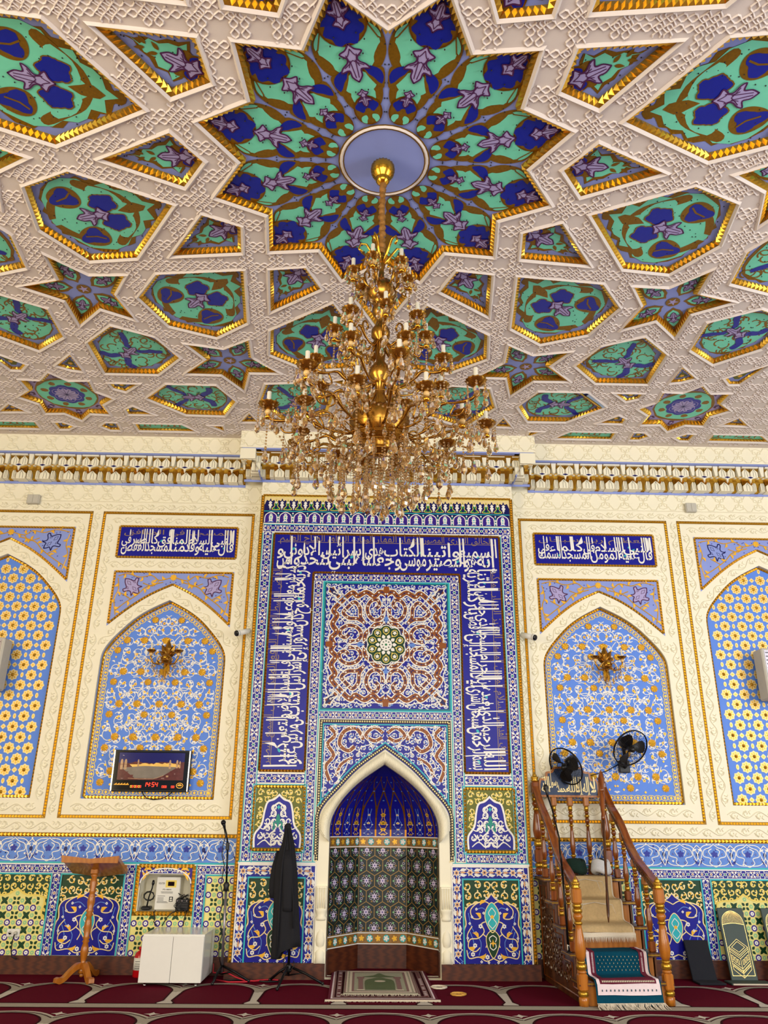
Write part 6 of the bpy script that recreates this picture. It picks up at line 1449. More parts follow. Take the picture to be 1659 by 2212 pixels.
g = G([]); g.box(-0.04, -0.04, 0, 0.04, 0.04, 0.028, 'black_plastic', 0.008); part(g, 'base', t); g = G([]); g.tube([(0, 0, 0.025), (0.01, 0, 0.10), (0.03, 0, 0.17), (0.035, -0.005, 0.205)], 0.006, 'black_metal'); part(g, 'neck', t)
g = G([]); g.tube([(0.034, -0.004, 0.195), (0.036, -0.006, 0.21), (0.037, -0.007, 0.235)], [0.009, 0.013, 0.008], 'black_plastic', 10); part(g, 'microphone_head', t)
g = G([]); g.tube([(0.015 + 0.045 * cos(0.7 * k), -0.02 + 0.012 * sin(1.3 * k), 0.105 + 0.035 * sin(0.7 * k) + 0.002 * (k % 5)) for k in range(45)], 0.004, 'black_plastic', 5); part(g, 'lead', t)
for nm, pts, lab in (('cable', [(-1.98, 0.02, 0.486), (-1.985, -0.02, 0.475), (-1.965, -0.024, 0.43), (-1.975, -0.022, 0.40), (-1.945, -0.02, 0.372)], 'black cable hanging from under the stabiliser down to the cabinet'), ('cable', [(-1.77, 0.03, 0.488), (-1.82, -0.022, 0.476), (-1.86, -0.03, 0.44), (-1.885, -0.025, 0.40), (-1.90, -0.03, 0.37)], 'black cable slanting from the amplifier to the cabinet top'), ('cable', [(-1.71, 0.02, 0.488), (-1.70, -0.024, 0.476), (-1.715, -0.025, 0.43), (-1.72, -0.025, 0.372)], 'black cable dropping straight below the amplifier')):
    g = G([]); g.tube(pts, 0.0045, 'black_plastic', 6); tag(part(g, nm, None), lab, 'cable', 'black cables under the wall niche')
# ---- socket with plug
t = thing('wall_socket', 'white double wall socket on the green and yellow tiles', 'socket', (-3.16, -0.008, 0.277)); g = G([]); g.box(-0.056, -0.012, 0, 0.056, 0.0, 0.062, 'white_plastic', 0.005); part(g, 'face_plate', t)
g = G([])
for x in (-0.025, 0.027): g.lathe([(0.019, 0), (0.018, 0.004), (0.014, 0.004), (0.013, 0.0)], 'white_plastic', (x, -0.013, 0.031), 16, axis=(0, -1, 0))
part(g, 'outlet', t)
t = thing('power_cord', 'black plug and lead hanging from the white wall socket', 'plug', (-3.133, -0.022, 0.308)); g = G([]); g.lathe([(0.014, 0), (0.014, 0.018), (0.008, 0.03)], 'grey_plastic', (0, 0, 0), 12, axis=(0, -1, 0)); part(g, 'plug_head', t)
g = G([]); g.tube([(0, -0.025, -0.004), (-0.006, -0.034, -0.05), (-0.005, -0.03, -0.13), (0.01, -0.03, -0.175), (0.05, -0.03, -0.19)], 0.005, 'black_plastic', 6); part(g, 'lead', t)

# ---- microphone stands
def tripod(t, legs, z0, reach, drop=0.0):
    for d, L in legs:
        g = G([]); c, s = cos(radians(d)), sin(radians(d)); g.tube([(0, 0, z0), (c * L * 0.5, s * L * 0.5, z0 * 0.62), (c * L, s * L, 0.012)], 0.010, 'black_metal', 8); g.ball((c * L, s * L, 0.013), 0.013, 'black_plastic', 8, 6)
        g.tube([(0, 0, z0 * 0.45), (c * L * 0.45, s * L * 0.45, z0 * 0.66)], 0.006, 'black_metal', 6); part(g, 'leg', t)
t = thing('microphone_stand', 'tall slim microphone stand beside the white cabinet', 'microphone stand', (-1.325, -0.25, 0))
tripod(t, ((-100, 0.20), (-15, 0.24), (150, 0.07)), 0.11, 0.2)
g = G([]); g.tube([(0, 0, 0.06), (-0.015, 0, 0.70)], 0.011, 'grey_metal', 10); part(g, 'pole', t, 'grey metal lower tube')
g = G([]); g.lathe([(0.018, 0.66), (0.022, 0.67), (0.022, 0.72), (0.016, 0.73)], 'black_plastic', (-0.015, 0, 0), 12); part(g, 'clutch', t)
g = G([]); g.tube([(-0.015, 0, 0.70), (-0.03, 0, 1.03)], 0.008, 'black_metal', 8); g.tube([(-0.03, 0, 1.02), (-0.045, 0, 1.10), (-0.07, -0.01, 1.17)], 0.007, 'black_metal', 8); part(g, 'boom', t)
g = G([]); g.box(-0.045, -0.012, 0.98, -0.015, 0.012, 1.04, 'black_plastic', 0.004); part(g, 'clip', t)
g = G([]); g.tube([(-0.066, -0.008, 1.15), (-0.072, -0.01, 1.175), (-0.078, -0.014, 1.19)], [0.010, 0.013, 0.018], 'black_plastic', 12); g.ball((-0.08, -0.016, 1.20), 0.022, 'black_metal', 12, 8); part(g, 'microphone_head', t)
g = G([]); g.tube([(-0.07 + 0.05 * k / 14.0 + 0.014 * sin(1.9 * k), -0.012 - 0.012 * cos(1.9 * k), 1.16 - 0.075 * k) for k in range(15)], 0.004, 'black_plastic', 5); part(g, 'lead', t)
for pts, lab, m_ in (([(-1.42, -0.10, 0.10), (-1.40, -0.20, 0.05), (-1.35, -0.24, 0.055), (-1.28, -0.25, 0.06), (-1.20, -0.27, 0.03), (-1.12, -0.30, 0.012), (-1.05, -0.30, 0.010), (-0.98, -0.28, 0.01)], 'red cable trailing from behind the cabinet past the microphone stand', 'red_cable'), ([(-1.36, -0.26, 0.008), (-1.25, -0.34, 0.008), (-1.12, -0.33, 0.008), (-1.02, -0.25, 0.008), (-0.92, -0.22, 0.008), (-0.86, -0.24, 0.008)], 'red cable lying on the carpet towards the robe stand', 'red_cable'), ([(-1.30, -0.28, 0.008), (-1.2, -0.23, 0.008), (-1.08, -0.25, 0.008), (-0.95, -0.32, 0.008), (-0.85, -0.30, 0.008)], 'black lead on the carpet between the two stands', 'black_plastic')):
    g = G([]); g.tube(pts, 0.006, m_, 6); tag(part(g, 'floor_cable', None), lab, 'cable', 'leads on the carpet')
t = thing('robe_stand', 'black tripod microphone stand holding up the long robe', 'stand', (-0.775, -0.315, 0))
tripod(t, ((-99, 0.33), (-18, 0.30), (160, 0.16)), 0.12, 0.3)
g = G([]); g.tube([(0, 0, 0.05), (0, 0, 0.62)], 0.011, 'black_metal', 10); g.tube([(0, 0, 0.60), (-0.055, 0, 1.165)], 0.008, 'black_metal', 8); part(g, 'pole', t)
g = G([]); g.lathe([(0.02, 0.075), (0.027, 0.085), (0.027, 0.125), (0.018, 0.135)], 'black_plastic', n=12); part(g, 'hub', t)
g = G([]); g.tube([(-0.01, -0.012, 0.25), (-0.04, -0.02, 0.16), (-0.03, -0.02, 0.10), (0.02, -0.03, 0.09), (0.05, -0.02, 0.13), (0.04, -0.02, 0.16)], 0.004, 'black_plastic', 5); part(g, 'lead', t)
# ---- robe
t = thing('robe', 'long black robe hanging from a stand in front of the mihrab tiles', 'robe', (-0.83, -0.315, 0.17))
SECT = [(1.20, -0.848, -0.818, 0.020), (1.185, -0.866, -0.812, 0.026), (1.13, -0.868, -0.803, 0.036), (1.05, -0.880, -0.778, 0.05), (0.97, -0.905, -0.762, 0.058), (0.86, -0.930, -0.745, 0.064), (0.72, -0.935, -0.728, 0.066), (0.58, -0.925, -0.716, 0.066), (0.44, -0.925, -0.702, 0.064), (0.32, -0.925, -0.690, 0.06), (0.26, -0.925, -0.682, 0.056), (0.195, -0.925, -0.80, 0.05), (0.172, -0.922, -0.845, 0.042)]
def loft(g, S, m_, y0=-0.315, n=44, fold=0.10, k1=7, ph=0.0):
    vs = []
    for j, (z, a, b, d) in enumerate(S):
        for i in range(n):
            th = 2 * pi * i / n; f = 1 + fold * sin(k1 * th + ph + 0.25 * j) * (1 if sin(th) < 0.3 else 0.6) * min(1.0, j / 3)
            zz = z + (0.06 * max(0, cos(th)) if j >= len(S) - 2 and b - a > 0.09 else 0)
            vs.append(g.fr((a + b) / 2 + (b - a) / 2 * cos(th), y0 + d * f * sin(th), zz))
    m = len(S); g.add(vs, [(j * n + i, j * n + (i + 1) % n, (j + 1) * n + (i + 1) % n, (j + 1) * n + i) for j in range(m - 1) for i in range(n)] + [tuple(range(n)), tuple(range((m - 1) * n, m * n))], m_, True)
o3 = lambda g: setattr(g, 'fr', lambda u, v, h: (u + 0.83, v + 0.315, h - 0.17)) or g
g = o3(G([])); loft(g, SECT, 'robe_cloth'); part(g, 'body', t)
g = o3(G([])); loft(g, [(0.99, -0.86, -0.80, 0.010), (0.90, -0.868, -0.778, 0.022), (0.78, -0.862, -0.762, 0.026), (0.66, -0.855, -0.760, 0.026), (0.56, -0.846, -0.760, 0.026), (0.525, -0.843, -0.760, 0.024)], 'robe_cloth', -0.375, 28, 0.05, 5); part(g, 'sleeve', t)
g = o3(G([])); loft(g, [(0.98, -0.925, -0.895, 0.015), (0.86, -0.958, -0.905, 0.028), (0.74, -0.972, -0.910, 0.032), (0.66, -0.972, -0.915, 0.032), (0.615, -0.962, -0.915, 0.026)], 'robe_cloth', -0.30, 28, 0.06, 5); part(g, 'sleeve', t)
g = o3(G([])); g.tube([(-0.84, -0.352, 1.16), (-0.845, -0.375, 1.05), (-0.862, -0.392, 0.90), (-0.868, -0.398, 0.70), (-0.868, -0.395, 0.45), (-0.872, -0.385, 0.20)], [0.006, 0.008, 0.009, 0.009, 0.009, 0.007], 'robe_cloth', 6); g.tube([(-0.83, -0.352, 1.16), (-0.805, -0.372, 1.02), (-0.79, -0.385, 0.86), (-0.755, -0.392, 0.6), (-0.748, -0.388, 0.4)], 0.007, 'robe_cloth', 6); part(g, 'front_edge', t)

# ---- rugs in front of the niche
def rugpart(t, name, quads, h=0.0):
    g = G([]).frame((0, 0, h), (1, 0, 0), (0, 1, 0), (0, 0, 1)); quads(g); return part(g, name, t)
def fringe(g, x0, x1, y_, d, n, m_, seed=0, L=0.045, z=0.0):
    R = random.Random(seed)
    for i in range(n):
        x = x0 + (x1 - x0) * (i + 0.5) / n; e = R.uniform(-0.012, 0.012); g.add([g.fr(x - 0.0035, y_, z + 0.004), g.fr(x + 0.0035, y_, z + 0.004), g.fr(x + e + 0.003, y_ + d * L * R.uniform(0.7, 1.1), z), g.fr(x + e - 0.003, y_ + d * L * R.uniform(0.7, 1.1), z)], [(0, 1, 2, 3)], m_)
t = thing('rug', 'larger mauve-bordered rug on the carpet before the niche', 'rug', (-0.025, -0.40, 0.002)); t.rotation_euler = (0, 0, radians(0.7))
def q1(g):
    g.poly(rect(-0.405, -0.585, 0.405, 0.60), 'rug_wine', 0.009, 0.009); g.poly(rect(-0.385, -0.575, 0.385, 0.59), 'rug_pale', 0.0105); g.poly(rect(-0.372, -0.56, 0.372, 0.575), 'rug_mauve', 0.0115); g.line(rect(-0.30, -0.47, 0.30, 0.5), 0.02, 'carpet_dark', 0.0125, True); g.line(rect(-0.352, -0.53, 0.352, 0.55), 0.012, 'carpet_dark', 0.0125, True); g.poly(rect(-0.27, -0.44, 0.27, 0.47), 'rug_sage', 0.0125)
    R = random.Random(6)
    for s in (-1, 1):
        for k in range(18): g.poly(flower(s * 0.327, -0.5 + k * 0.058, 0.016, 5, 0.5, R.uniform(0, 90)), R.choice(['rug_pale', 'rug_wine']), 0.0128)
    for k in range(13): g.poly(flower(-0.3 + k * 0.05, -0.502, 0.014, 5, 0.5), 'rug_wine', 0.0128)
rugpart(t, 'pile', q1)
def q1f(g): g.poly(rect(-0.425, -0.612, 0.42, -0.585), 'rug_cream', 0.008, 0.008); fringe(g, -0.42, 0.42, -0.605, -1, 90, 'rug_cream', 1, 0.03); fringe(g, -0.40, 0.40, 0.60, 1, 80, 'rug_cream', 2)
rugpart(t, 'fringe', q1f)
t = thing('prayer_rug', 'smaller sage prayer rug with a green arch lying on the mauve rug', 'rug', (-0.03, -0.375, 0.0165)); t.rotation_euler = (0, 0, radians(0.3))
def q2(g):
    g.poly(rect(-0.285, -0.47, 0.275, 0.485), 'rug_sage', 0.008, 0.008); g.line(rect(-0.25, -0.43, 0.24, 0.44), 0.05, 'rug_cream', 0.009, True); g.line(rect(-0.275, -0.455, 0.265, 0.468), 0.012, 'rug_mauve', 0.0095, True); g.line(rect(-0.215, -0.395, 0.205, 0.40), 0.016, 'rug_mauve', 0.0095, True)
    R = random.Random(3)
    for s in (-1, 1):
        for k in range(30): g.poly(flower(-0.005 + s * 0.245, -0.42 + k * 0.029, 0.009, 4, 0.5, 10 * k), 'rug_green', 0.0095)
    g.poly(smooth([(-0.12, -0.34), (-0.12, 0.02), (-0.06, 0.12), (0, 0.17), (0.05, 0.12), (0.11, 0.02), (0.11, -0.34)], 3), 'rug_green', 0.0098); g.poly(smooth([(-0.14, 0.20), (-0.05, 0.26), (0, 0.36), (0.05, 0.26), (0.13, 0.20), (0.05, 0.18), (-0.06, 0.18)], 3, True), 'rug_green', 0.0098)
    g.poly(circ(0, 0.0, 0.045, 14, 0.035), 'rug_cream', 0.0104)
    for s in (-1, 1): g.poly(rect(-0.005 + s * 0.15 - 0.018, -0.34, -0.005 + s * 0.15 + 0.018, 0.12), 'rug_mauve', 0.0098); g.poly(rect(-0.005 + s * 0.15 - 0.03, 0.12, -0.005 + s * 0.15 + 0.03, 0.19), 'rug_mauve', 0.0098); g.poly(rect(-0.005 + s * 0.15 - 0.03, -0.37, -0.005 + s * 0.15 + 0.03, -0.33), 'rug_cream', 0.0099)
rugpart(t, 'pile', q2)
def q2f(g): fringe(g, -0.30, 0.285, -0.47, -1, 70, 'rug_cream', 3, 0.045); fringe(g, -0.28, 0.27, 0.485, 1, 64, 'rug_cream', 4)
rugpart(t, 'fringe', q2f)
for x, y_, r, lab, col in ((0.555, -0.785, 0.05, 'straw-coloured cord coiled on the carpet, nearer the carpet band', 'straw'), (0.43, -0.52, 0.055, 'pale cord loop on the carpet beside the rug', 'rug_cream')):
    g = G([]); g.tube([(x + (r + 0.004 * sin(3 * k)) * cos(k * 0.55) * 1.1, y_ + r * 0.9 * sin(k * 0.55), 0.009 + 0.0025 * (k // 11)) for k in range(40)], 0.0045, col, 5); tag(part(g, 'cord', None), lab, 'cord', 'cord coils by the rug')

# ---- folding floor backrests
def backrest(x, w, z1, label, kind, grp):
    t = thing('backrest', label, 'floor backrest', (x, -0.17, 0.002), grp)
    m_ = 'board_green' if kind else 'cushion_black'
    ln = 0.115; L = hypot(ln, z1); g = G([]).frame((0, 0.0, 0.012), (1, 0, 0), (0, ln / L, z1 / L), (0, -z1 / L, ln / L)); g.box(-w / 2, 0, -0.022, w / 2, L, 0.0, m_, 0.004); b = part(g, 'back_panel', t)
    if kind:
        g = G([]).frame((0, 0.0, 0.012), (1, 0, 0), (0, ln / L, z1 / L), (0, -z1 / L, ln / L)); h = 0.002; hw = w * 0.42; zt = L * 0.955; zs = L * 0.76
        dome = smooth([(-hw, zs), (-hw * 0.86, zs + (zt - zs) * 0.55), (-hw * 0.45, zt - 0.012), (0, zt), (hw * 0.45, zt - 0.012), (hw * 0.86, zs + (zt - zs) * 0.55), (hw, zs)], 4)
        g.line(dome, 0.004, 'board_gilt', h); g.line([(-hw, zs), (-hw, 0.035), (hw, 0.035), (hw, zs)], 0.004, 'board_gilt', h); g.line(smooth([(-hw, zs), (0, zs + 0.012), (hw, zs)], 5), 0.004, 'board_gilt', h)
        for k in range(-7, 8): g.line(smooth([(k / 8 * hw, zs + 0.011 - 0.011 * (k / 8) ** 2), (k / 8 * hw * 0.86, zs + (zt - zs) * 0.55), (k / 8 * hw * 0.3, zt - 0.006)], 4), 0.0024, 'board_gilt', h, w1=0.002)
        c = L * 0.56; q = lambda *p: g.line([(a * w, c + b * w) for a, b in p], 0.0028, 'board_gilt', h)
        q((0, 0.0), (-0.36, -0.27), (0, -0.52), (0.36, -0.27), (0, 0.0)); q((0, -0.08), (-0.25, -0.27), (0, -0.44), (0.25, -0.27), (0, -0.08)); q((-0.36, -0.27), (-0.36, -0.40), (0, -0.65), (0.36, -0.40), (0.36, -0.27)); q((-0.36, -0.40), (-0.34, -1.0), (0, -1.28), (0.34, -1.0), (0.36, -0.40)); q((0, -0.65), (0, -1.28)); q((0, -0.58), (-0.35, -0.33)); q((0, -0.58), (0.35, -0.33))
        for s in (-1, 1):
            for k in range(3):
                x0, z0 = s * (0.07 + 0.095 * k), -0.70 + 0.07 * k; q((x0, z0), (x0 + s * 0.055, z0 + 0.035), (x0 + s * 0.055, z0 - 0.115), (x0, z0 - 0.15), (x0, z0))
            for z0 in (-0.98, -1.06, -1.14): q((0, z0), (s * 0.34, z0 + 0.26))
            for k in range(7): q((s * 0.045 * (k + 0.5), -1.03 + 0.034 * k), (s * 0.045 * (k + 0.5), -1.11 + 0.034 * k))
        b2 = g.build('gilt_drawing', b); b2['label'] = 'gold line drawing of a domed arch and cube shrine'
    g = G([]); g.box(-w / 2 - (0.06 if kind else 0.0), -0.14, 0.0, w / 2 + (0.06 if kind else 0.015), 0.012, 0.014, m_, 0.003); part(g, 'seat_panel', t)
    if kind: g = G([]); g.box(-w / 2 - 0.05, -0.144, 0.002, w / 2 + 0.06, -0.1405, 0.013, 'rug_cream'); part(g, 'edge_trim', t, 'cream front edge')
backrest(2.69, 0.205, 0.285, 'low plain black folding floor backrest against the dado', 0, None)
backrest(3.025, 0.225, 0.535, 'tall grey-green backrest board with gilt line drawing, whole in view', 1, 'gilt-drawn backrests'); backrest(3.41, 0.225, 0.535, 'second tall grey-green backrest board, cut by the picture edge', 1, 'gilt-drawn backrests')
# ================================================================ wooden pulpit with stairs
mb = thing('minbar', 'wooden stair pulpit with turned balusters and brass rings', 'pulpit', (1.7425, -1.08, 0.002), rz=radians(3.7))
HW = 0.318
STEP = [(-0.04, 0.155), (0.155, 0.31), (0.35, 0.47), (0.55, 0.63), (0.745, 0.79)]      # front edge, tread height
def turned(g, x, y_, z0, z1, r, seedk=0, mw='red_wood'):
    """baluster: square foot and head, vase shaft, brass rings"""
    H = z1 - z0; b = r * 1.05
    g.box(x - b, y_ - b, z0, x + b, y_ + b, z0 + H * 0.14, 'pale_wood' if mw != 'red_wood' else 'red_wood', b * 0.25)
    P = lambda q, m_: g.lathe([(rr * r, z0 + H * t_) for rr, t_ in q], m_, (x, y_, 0), 14)
    P([(0.6, 0.14), (0.92, 0.15), (0.92, 0.20), (0.6, 0.205)], 'brass'); P([(0.6, 0.205), (0.9, 0.22), (0.6, 0.235)], mw); P([(0.6, 0.235), (1.0, 0.245), (1.0, 0.26), (0.6, 0.27)], 'brass')
    P([(0.55, 0.27), (0.80, 0.30), (1.08, 0.36), (0.96, 0.43), (0.62, 0.56), (0.50, 0.62)], mw); P([(0.5, 0.62), (0.8, 0.625), (0.8, 0.64), (0.5, 0.65)], 'brass')
    P([(0.5, 0.65), (0.92, 0.69), (0.8, 0.72), (0.55, 0.735)], mw); P([(0.55, 0.735), (0.95, 0.745), (0.95, 0.77), (0.55, 0.78)], 'brass'); P([(0.55, 0.78), (0.85, 0.80), (0.55, 0.82)], mw); P([(0.6, 0.82), (0.88, 0.825), (0.84, 0.88), (0.7, 0.885)], 'brass')
    g.box(x - b, y_ - b, z0 + H * 0.885, x + b, y_ + b, z1, 'pale_wood', b * 0.25)
def newel(x, y_, z0, z1, r, mw='honey_wood', label=None):
    g = G([]); H = z1 - z0; b = r * 0.95
    Bx = lambda a, c: g.box(x - b, y_ - b, z0 + a, x + b, y_ + b, z0 + c, mw, b * 0.3)
    P = lambda q, m_: g.lathe([(rr * r, z0 + t_ * H) for rr, t_ in q], m_, (x, y_, 0), 18)
    P([(1.0, 0), (1.0, 0.06), (0.75, 0.07)], mw); P([(0.8, 0.07), (1.08, 0.075), (1.08, 0.10), (0.8, 0.11)], 'brass'); Bx(0.11 * H, 0.24 * H)
    P([(0.75, 0.24), (1.0, 0.25), (0.75, 0.265)], mw); P([(0.8, 0.265), (1.05, 0.275), (1.05, 0.305), (0.8, 0.315)], 'brass'); P([(0.75, 0.315), (0.9, 0.325), (0.75, 0.335)], 'brass')
    P([(0.7, 0.335), (1.0, 0.37), (1.18, 0.42), (1.0, 0.50), (0.72, 0.57), (0.62, 0.61)], mw); P([(0.62, 0.61), (0.85, 0.615), (0.85, 0.63), (0.62, 0.64)], 'brass')
    P([(0.62, 0.64), (1.02, 0.675), (0.8, 0.70)], mw); P([(0.75, 0.70), (1.0, 0.71), (1.0, 0.73), (0.75, 0.74)], 'brass'); P([(0.7, 0.74), (0.95, 0.75), (0.95, 0.765), (0.8, 0.775)], 'brass')
    Bx(0.775 * H, 0.90 * H)
    o = part(g, 'newel_post', mb)
    g = G([]); f = z0 + 0.90 * H; k = 0.10 * H / 0.085
    g.lathe([(r * 0.9, f), (r * 1.05, f + 0.006 * k), (r * 0.7, f + 0.014 * k), (r * 0.95, f + 0.026 * k), (r * 0.95, f + 0.036 * k), (r * 0.5, f + 0.044 * k), (r * 0.62, f + 0.052 * k), (r * 0.3, f + 0.064 * k), (0.001, f + 0.085 * k)], 'brass', (x, y_, 0), 18)
    g.build('finial', o)['label'] = 'turned brass finial'
for s in (-1, 1): newel(s * 0.32, -0.02, 0.0, 0.85, 0.036)
for s in (-1, 1): newel(s * 0.312, 0.985, 0.80, 1.66, 0.036, 'red_wood')
for k, (f, z) in enumerate(STEP):
    b = STEP[k + 1][0] if k < 4 else 1.02; g = G([])
    g.box(-HW + 0.02, f + 0.012, 0 if k == 0 else STEP[k - 1][1] - 0.03, HW - 0.02, b + (0.02 if k < 4 else 0), z - 0.03, 'pale_wood')
    g.box(-HW - 0.035, f - 0.012, z - 0.028, HW + 0.035, b + 0.012, z - 0.018, 'carved_wood'); g.box(-HW - 0.03, f - 0.008, z - 0.018, HW + 0.03, b + 0.012, z - 0.010, 'brass'); g.box(-HW - 0.03, f - 0.01, z - 0.010, HW + 0.03, b + 0.012, z, 'carved_wood'); part(g, 'step', mb)
for s in (-1, 1):                # carved side panels below the treads
    g = G([]).frame((s * (HW - 0.012), 0, 0), (0, 1, 0), (0, 0, 1), (s, 0, 0)); q = [(0.03, 0.0), (1.02, 0.0), (1.02, 0.76), (0.745, 0.76)]
    for k in (3, 2, 1): q += [(STEP[k + 1][0] - 0.0, STEP[k][1] - 0.03), (STEP[k][0], STEP[k][1] - 0.03)]
    q += [(0.155, 0.125), (0.03, 0.125)]; g.prism(q, 0.0, 0.016, 'carved_wood')
    cl = offset(q if area(q) > 0 else q[::-1], 0.04); g.line(cl, 0.012, 'red_wood', 0.0165, True, ridge=0.006); R = random.Random(2); cl2 = offset(cl, 0.012)
    for i in range(15):
        for j in range(10):
            x, z = 0.07 + i * 0.065 + R.uniform(-0.01, 0.01), 0.06 + j * 0.07 + R.uniform(-0.01, 0.01); p_ = scroll(x, z, 0.034, R.uniform(0, 360), 0.9 if (i + j) % 2 else -0.9, 10, 0.6)
            if all(inside(a, b2, cl2) for a, b2 in p_):
                g.line(p_, 0.009, 'carved_wood', 0.0165, ridge=0.007); a, b2 = p_[2]; g.poly(leaf(a, b2, a + 0.03, b2 + 0.018, 0.008, 0.3, 4), 'brass' if (i * j) % 5 == 0 else 'red_wood', 0.021)
    part(g, 'side_panel', mb, 'dark carved scrollwork')
RAIL = smooth([(0.985, 1.53), (0.90, 1.44), (0.80, 1.34), (0.70, 1.27), (0.60, 1.19), (0.45, 1.03), (0.30, 0.92), (0.15, 0.85), (-0.01, 0.775)], 4)
def railz(y_):
    for a, b in zip(RAIL, RAIL[1:]):
        if b[0] <= y_ <= a[0]: return b[1] + (a[1] - b[1]) * (y_ - b[0]) / (a[0] - b[0] + 1e-9)
    return RAIL[-1][1]
for s in (-1, 1):
    g = G([]); 
    for w, h0, h1, m_ in ((0.020, -0.045, 0.012, 'carved_wood'), (0.029, 0.012, 0.036, 'red_wood')):
        vs = []
        for y_, z in RAIL: vs += [(s * 0.316 - w, y_, z + h0), (s * 0.316 + w, y_, z + h0), (s * 0.316 + w, y_, z + h1), (s * 0.316 - w, y_, z + h1)]
        n = len(RAIL); g.add(vs, [(i * 4 + j, i * 4 + (j + 1) % 4, i * 4 + 4 + (j + 1) % 4, i * 4 + 4 + j) for i in range(n - 1) for j in range(4)] + [(0, 1, 2, 3), (4 * n - 4, 4 * n - 3, 4 * n - 2, 4 * n - 1)], m_)
    for t_ in (-1, 1):
        for k, (y_, z) in enumerate(RAIL[2:-1]): g.tube([(s * 0.316 + t_ * 0.0205, y_ + 0.008 * cos(a), z - 0.016 + 0.010 * sin(a)) for a in (0, 1.2, 2.4, 3.6, 4.8)], 0.003, 'red_wood', 4)
    part(g, 'handrail', mb)
    for y_, z in ((0.205, 0.31), (0.40, 0.47), (0.60, 0.63), (0.80, 0.79)):
        g = G([]); turned(g, s * 0.316, y_, z, railz(y_) - 0.04, 0.023); part(g, 'baluster', mb)
for x in (-0.15, 0.0, 0.15): g = G([]); turned(g, x, 0.985, 0.79, 1.44, 0.023); part(g, 'baluster', mb)
# backboard with the creed
g = G([]).frame((0, 0.985, 0), (1, 0, 0), (0, 0, 1), (0, -1, 0))
h = smooth([(0.282, 1.55), (0.262, 1.60), (0.215, 1.60), (0.205, 1.655), (0.155, 1.665), (0.13, 1.70), (0.06, 1.705), (0, 1.712)], 4); sh = [(-0.282, 1.44)] + [(-x, z) for x, z in h] + [(x, z) for x, z in reversed(h[:-1])] + [(0.282, 1.44)]
g.prism(sh, -0.012, 0.014, 'pale_wood'); bo = part(g, 'backboard', mb)
g = G([]).frame((0, 0.985, 0), (1, 0, 0), (0, 0, 1), (0, -1, 0)); g.poly(offset(sh, 0.018), 'board_blue', 0.0155, 0.002); g.build('painted_field', bo)['label'] = 'dark blue painted field'
g = G([]).frame((0, 0.985, 0), (1, 0, 0), (0, 0, 1), (0, -1, 0)); x = 0.245
for w, wd, zo in (('لا', 0.05, 0), ('إله', 0.07, 0), ('إلا', 0.06, 0.0), ('الله', 0.085, 0), ('محمد', 0.09, 0), ('رسول', 0.075, 0.055), ('الله', 0.07, 0)):
    x -= wd; put(g, shape(w), x, 1.485 + zo, wd * 1.08, 0.085, 'pale_gold', 0.017, 0.22, 0.40, off=0.02)
g.line([(-0.25, 1.60), (-0.22, 1.608)], 0.006, 'pale_gold', 0.017); g.build('inscription', bo)['label'] = 'gilt Arabic script'

def drape(g, prof, spans, n=2):
    """cloth following PROF (y, z), split across x into coloured strips"""
    p = smooth(prof, 3)
    for x0, x1, m_ in spans:
        vs = []; k = 4
        for i, (y_, z) in enumerate(p): vs += [(x0 + (x1 - x0) * j / k, y_ + 0.003 * sin(9 * (x0 + (x1 - x0) * j / k) + i), z + 0.002 * sin(14 * (x0 + (x1 - x0) * j / k) + 1.3 * i)) for j in range(k + 1)]
        g.add(vs, [(i * (k + 1) + j, i * (k + 1) + j + 1, (i + 1) * (k + 1) + j + 1, (i + 1) * (k + 1) + j) for i in range(len(p) - 1) for j in range(k)], m_, True)
def at_minbar(t): t.location = mb.location; t.rotation_euler = mb.rotation_euler; return t
t = at_minbar(thing('stair_rug', 'beige fringed rug draped over the upper pulpit steps', 'rug', (0, 0, 0)))
PB = [(0.945, 0.803), (0.85, 0.804), (0.74, 0.805), (0.722, 0.79), (0.716, 0.70), (0.70, 0.65), (0.56, 0.642), (0.528, 0.625), (0.52, 0.54), (0.50, 0.492), (0.37, 0.482), (0.325, 0.462), (0.315, 0.43)]
g = G([]); drape(g, PB, [(-0.235, 0.235, 'rug_beige')]); drape(g, [(y_ - 0.0018, z + 0.0018) for y_, z in PB], [(-0.232, -0.222, 'rug_cream'), (0.222, 0.232, 'rug_cream')])
for zc in (0.735, 0.575):
    for s in (-1, 1):
        for d in (0.13, 0.175): g.line([], 0, 'rug_cream') if False else g.tube([(s * d, 0.719 - (0.735 - zc) * 1.22, zc - 0.05), (s * (d - 0.03), 0.716 - (0.735 - zc) * 1.22, zc + 0.03), (0, 0.715 - (0.735 - zc) * 1.22, zc + 0.048)], 0.003, 'rug_cream', 4)
part(g, 'pile', t); g = G([]); drape(g, [(0.315, 0.43), (0.308, 0.415), (0.307, 0.398)], [(-0.238, 0.238, 'rug_cream')]); part(g, 'hem', t, 'white hem'); g = G([]); R = random.Random(1)
for i in range(70): x = -0.235 + 0.47 * i / 69; g.add([(x - 0.0025, 0.306, 0.40), (x + 0.0025, 0.306, 0.40), (x + R.uniform(-0.006, 0.006), 0.302, 0.36)], [(0, 1, 2)], 'rug_cream')
part(g, 'fringe', t)
t = at_minbar(thing('stair_runner', 'teal fringed prayer rug with wine border on the lowest pulpit steps', 'rug', (0, 0, 0)))
PT = [(0.30, 0.326), (0.20, 0.324), (0.145, 0.322), (0.125, 0.305), (0.118, 0.22), (0.105, 0.178), (0.0, 0.170), (-0.05, 0.166), (-0.072, 0.14), (-0.08, 0.07), (-0.095, 0.018), (-0.115, 0.010)]
of = lambda d: [(y_ - d, z + d) for y_, z in PT]
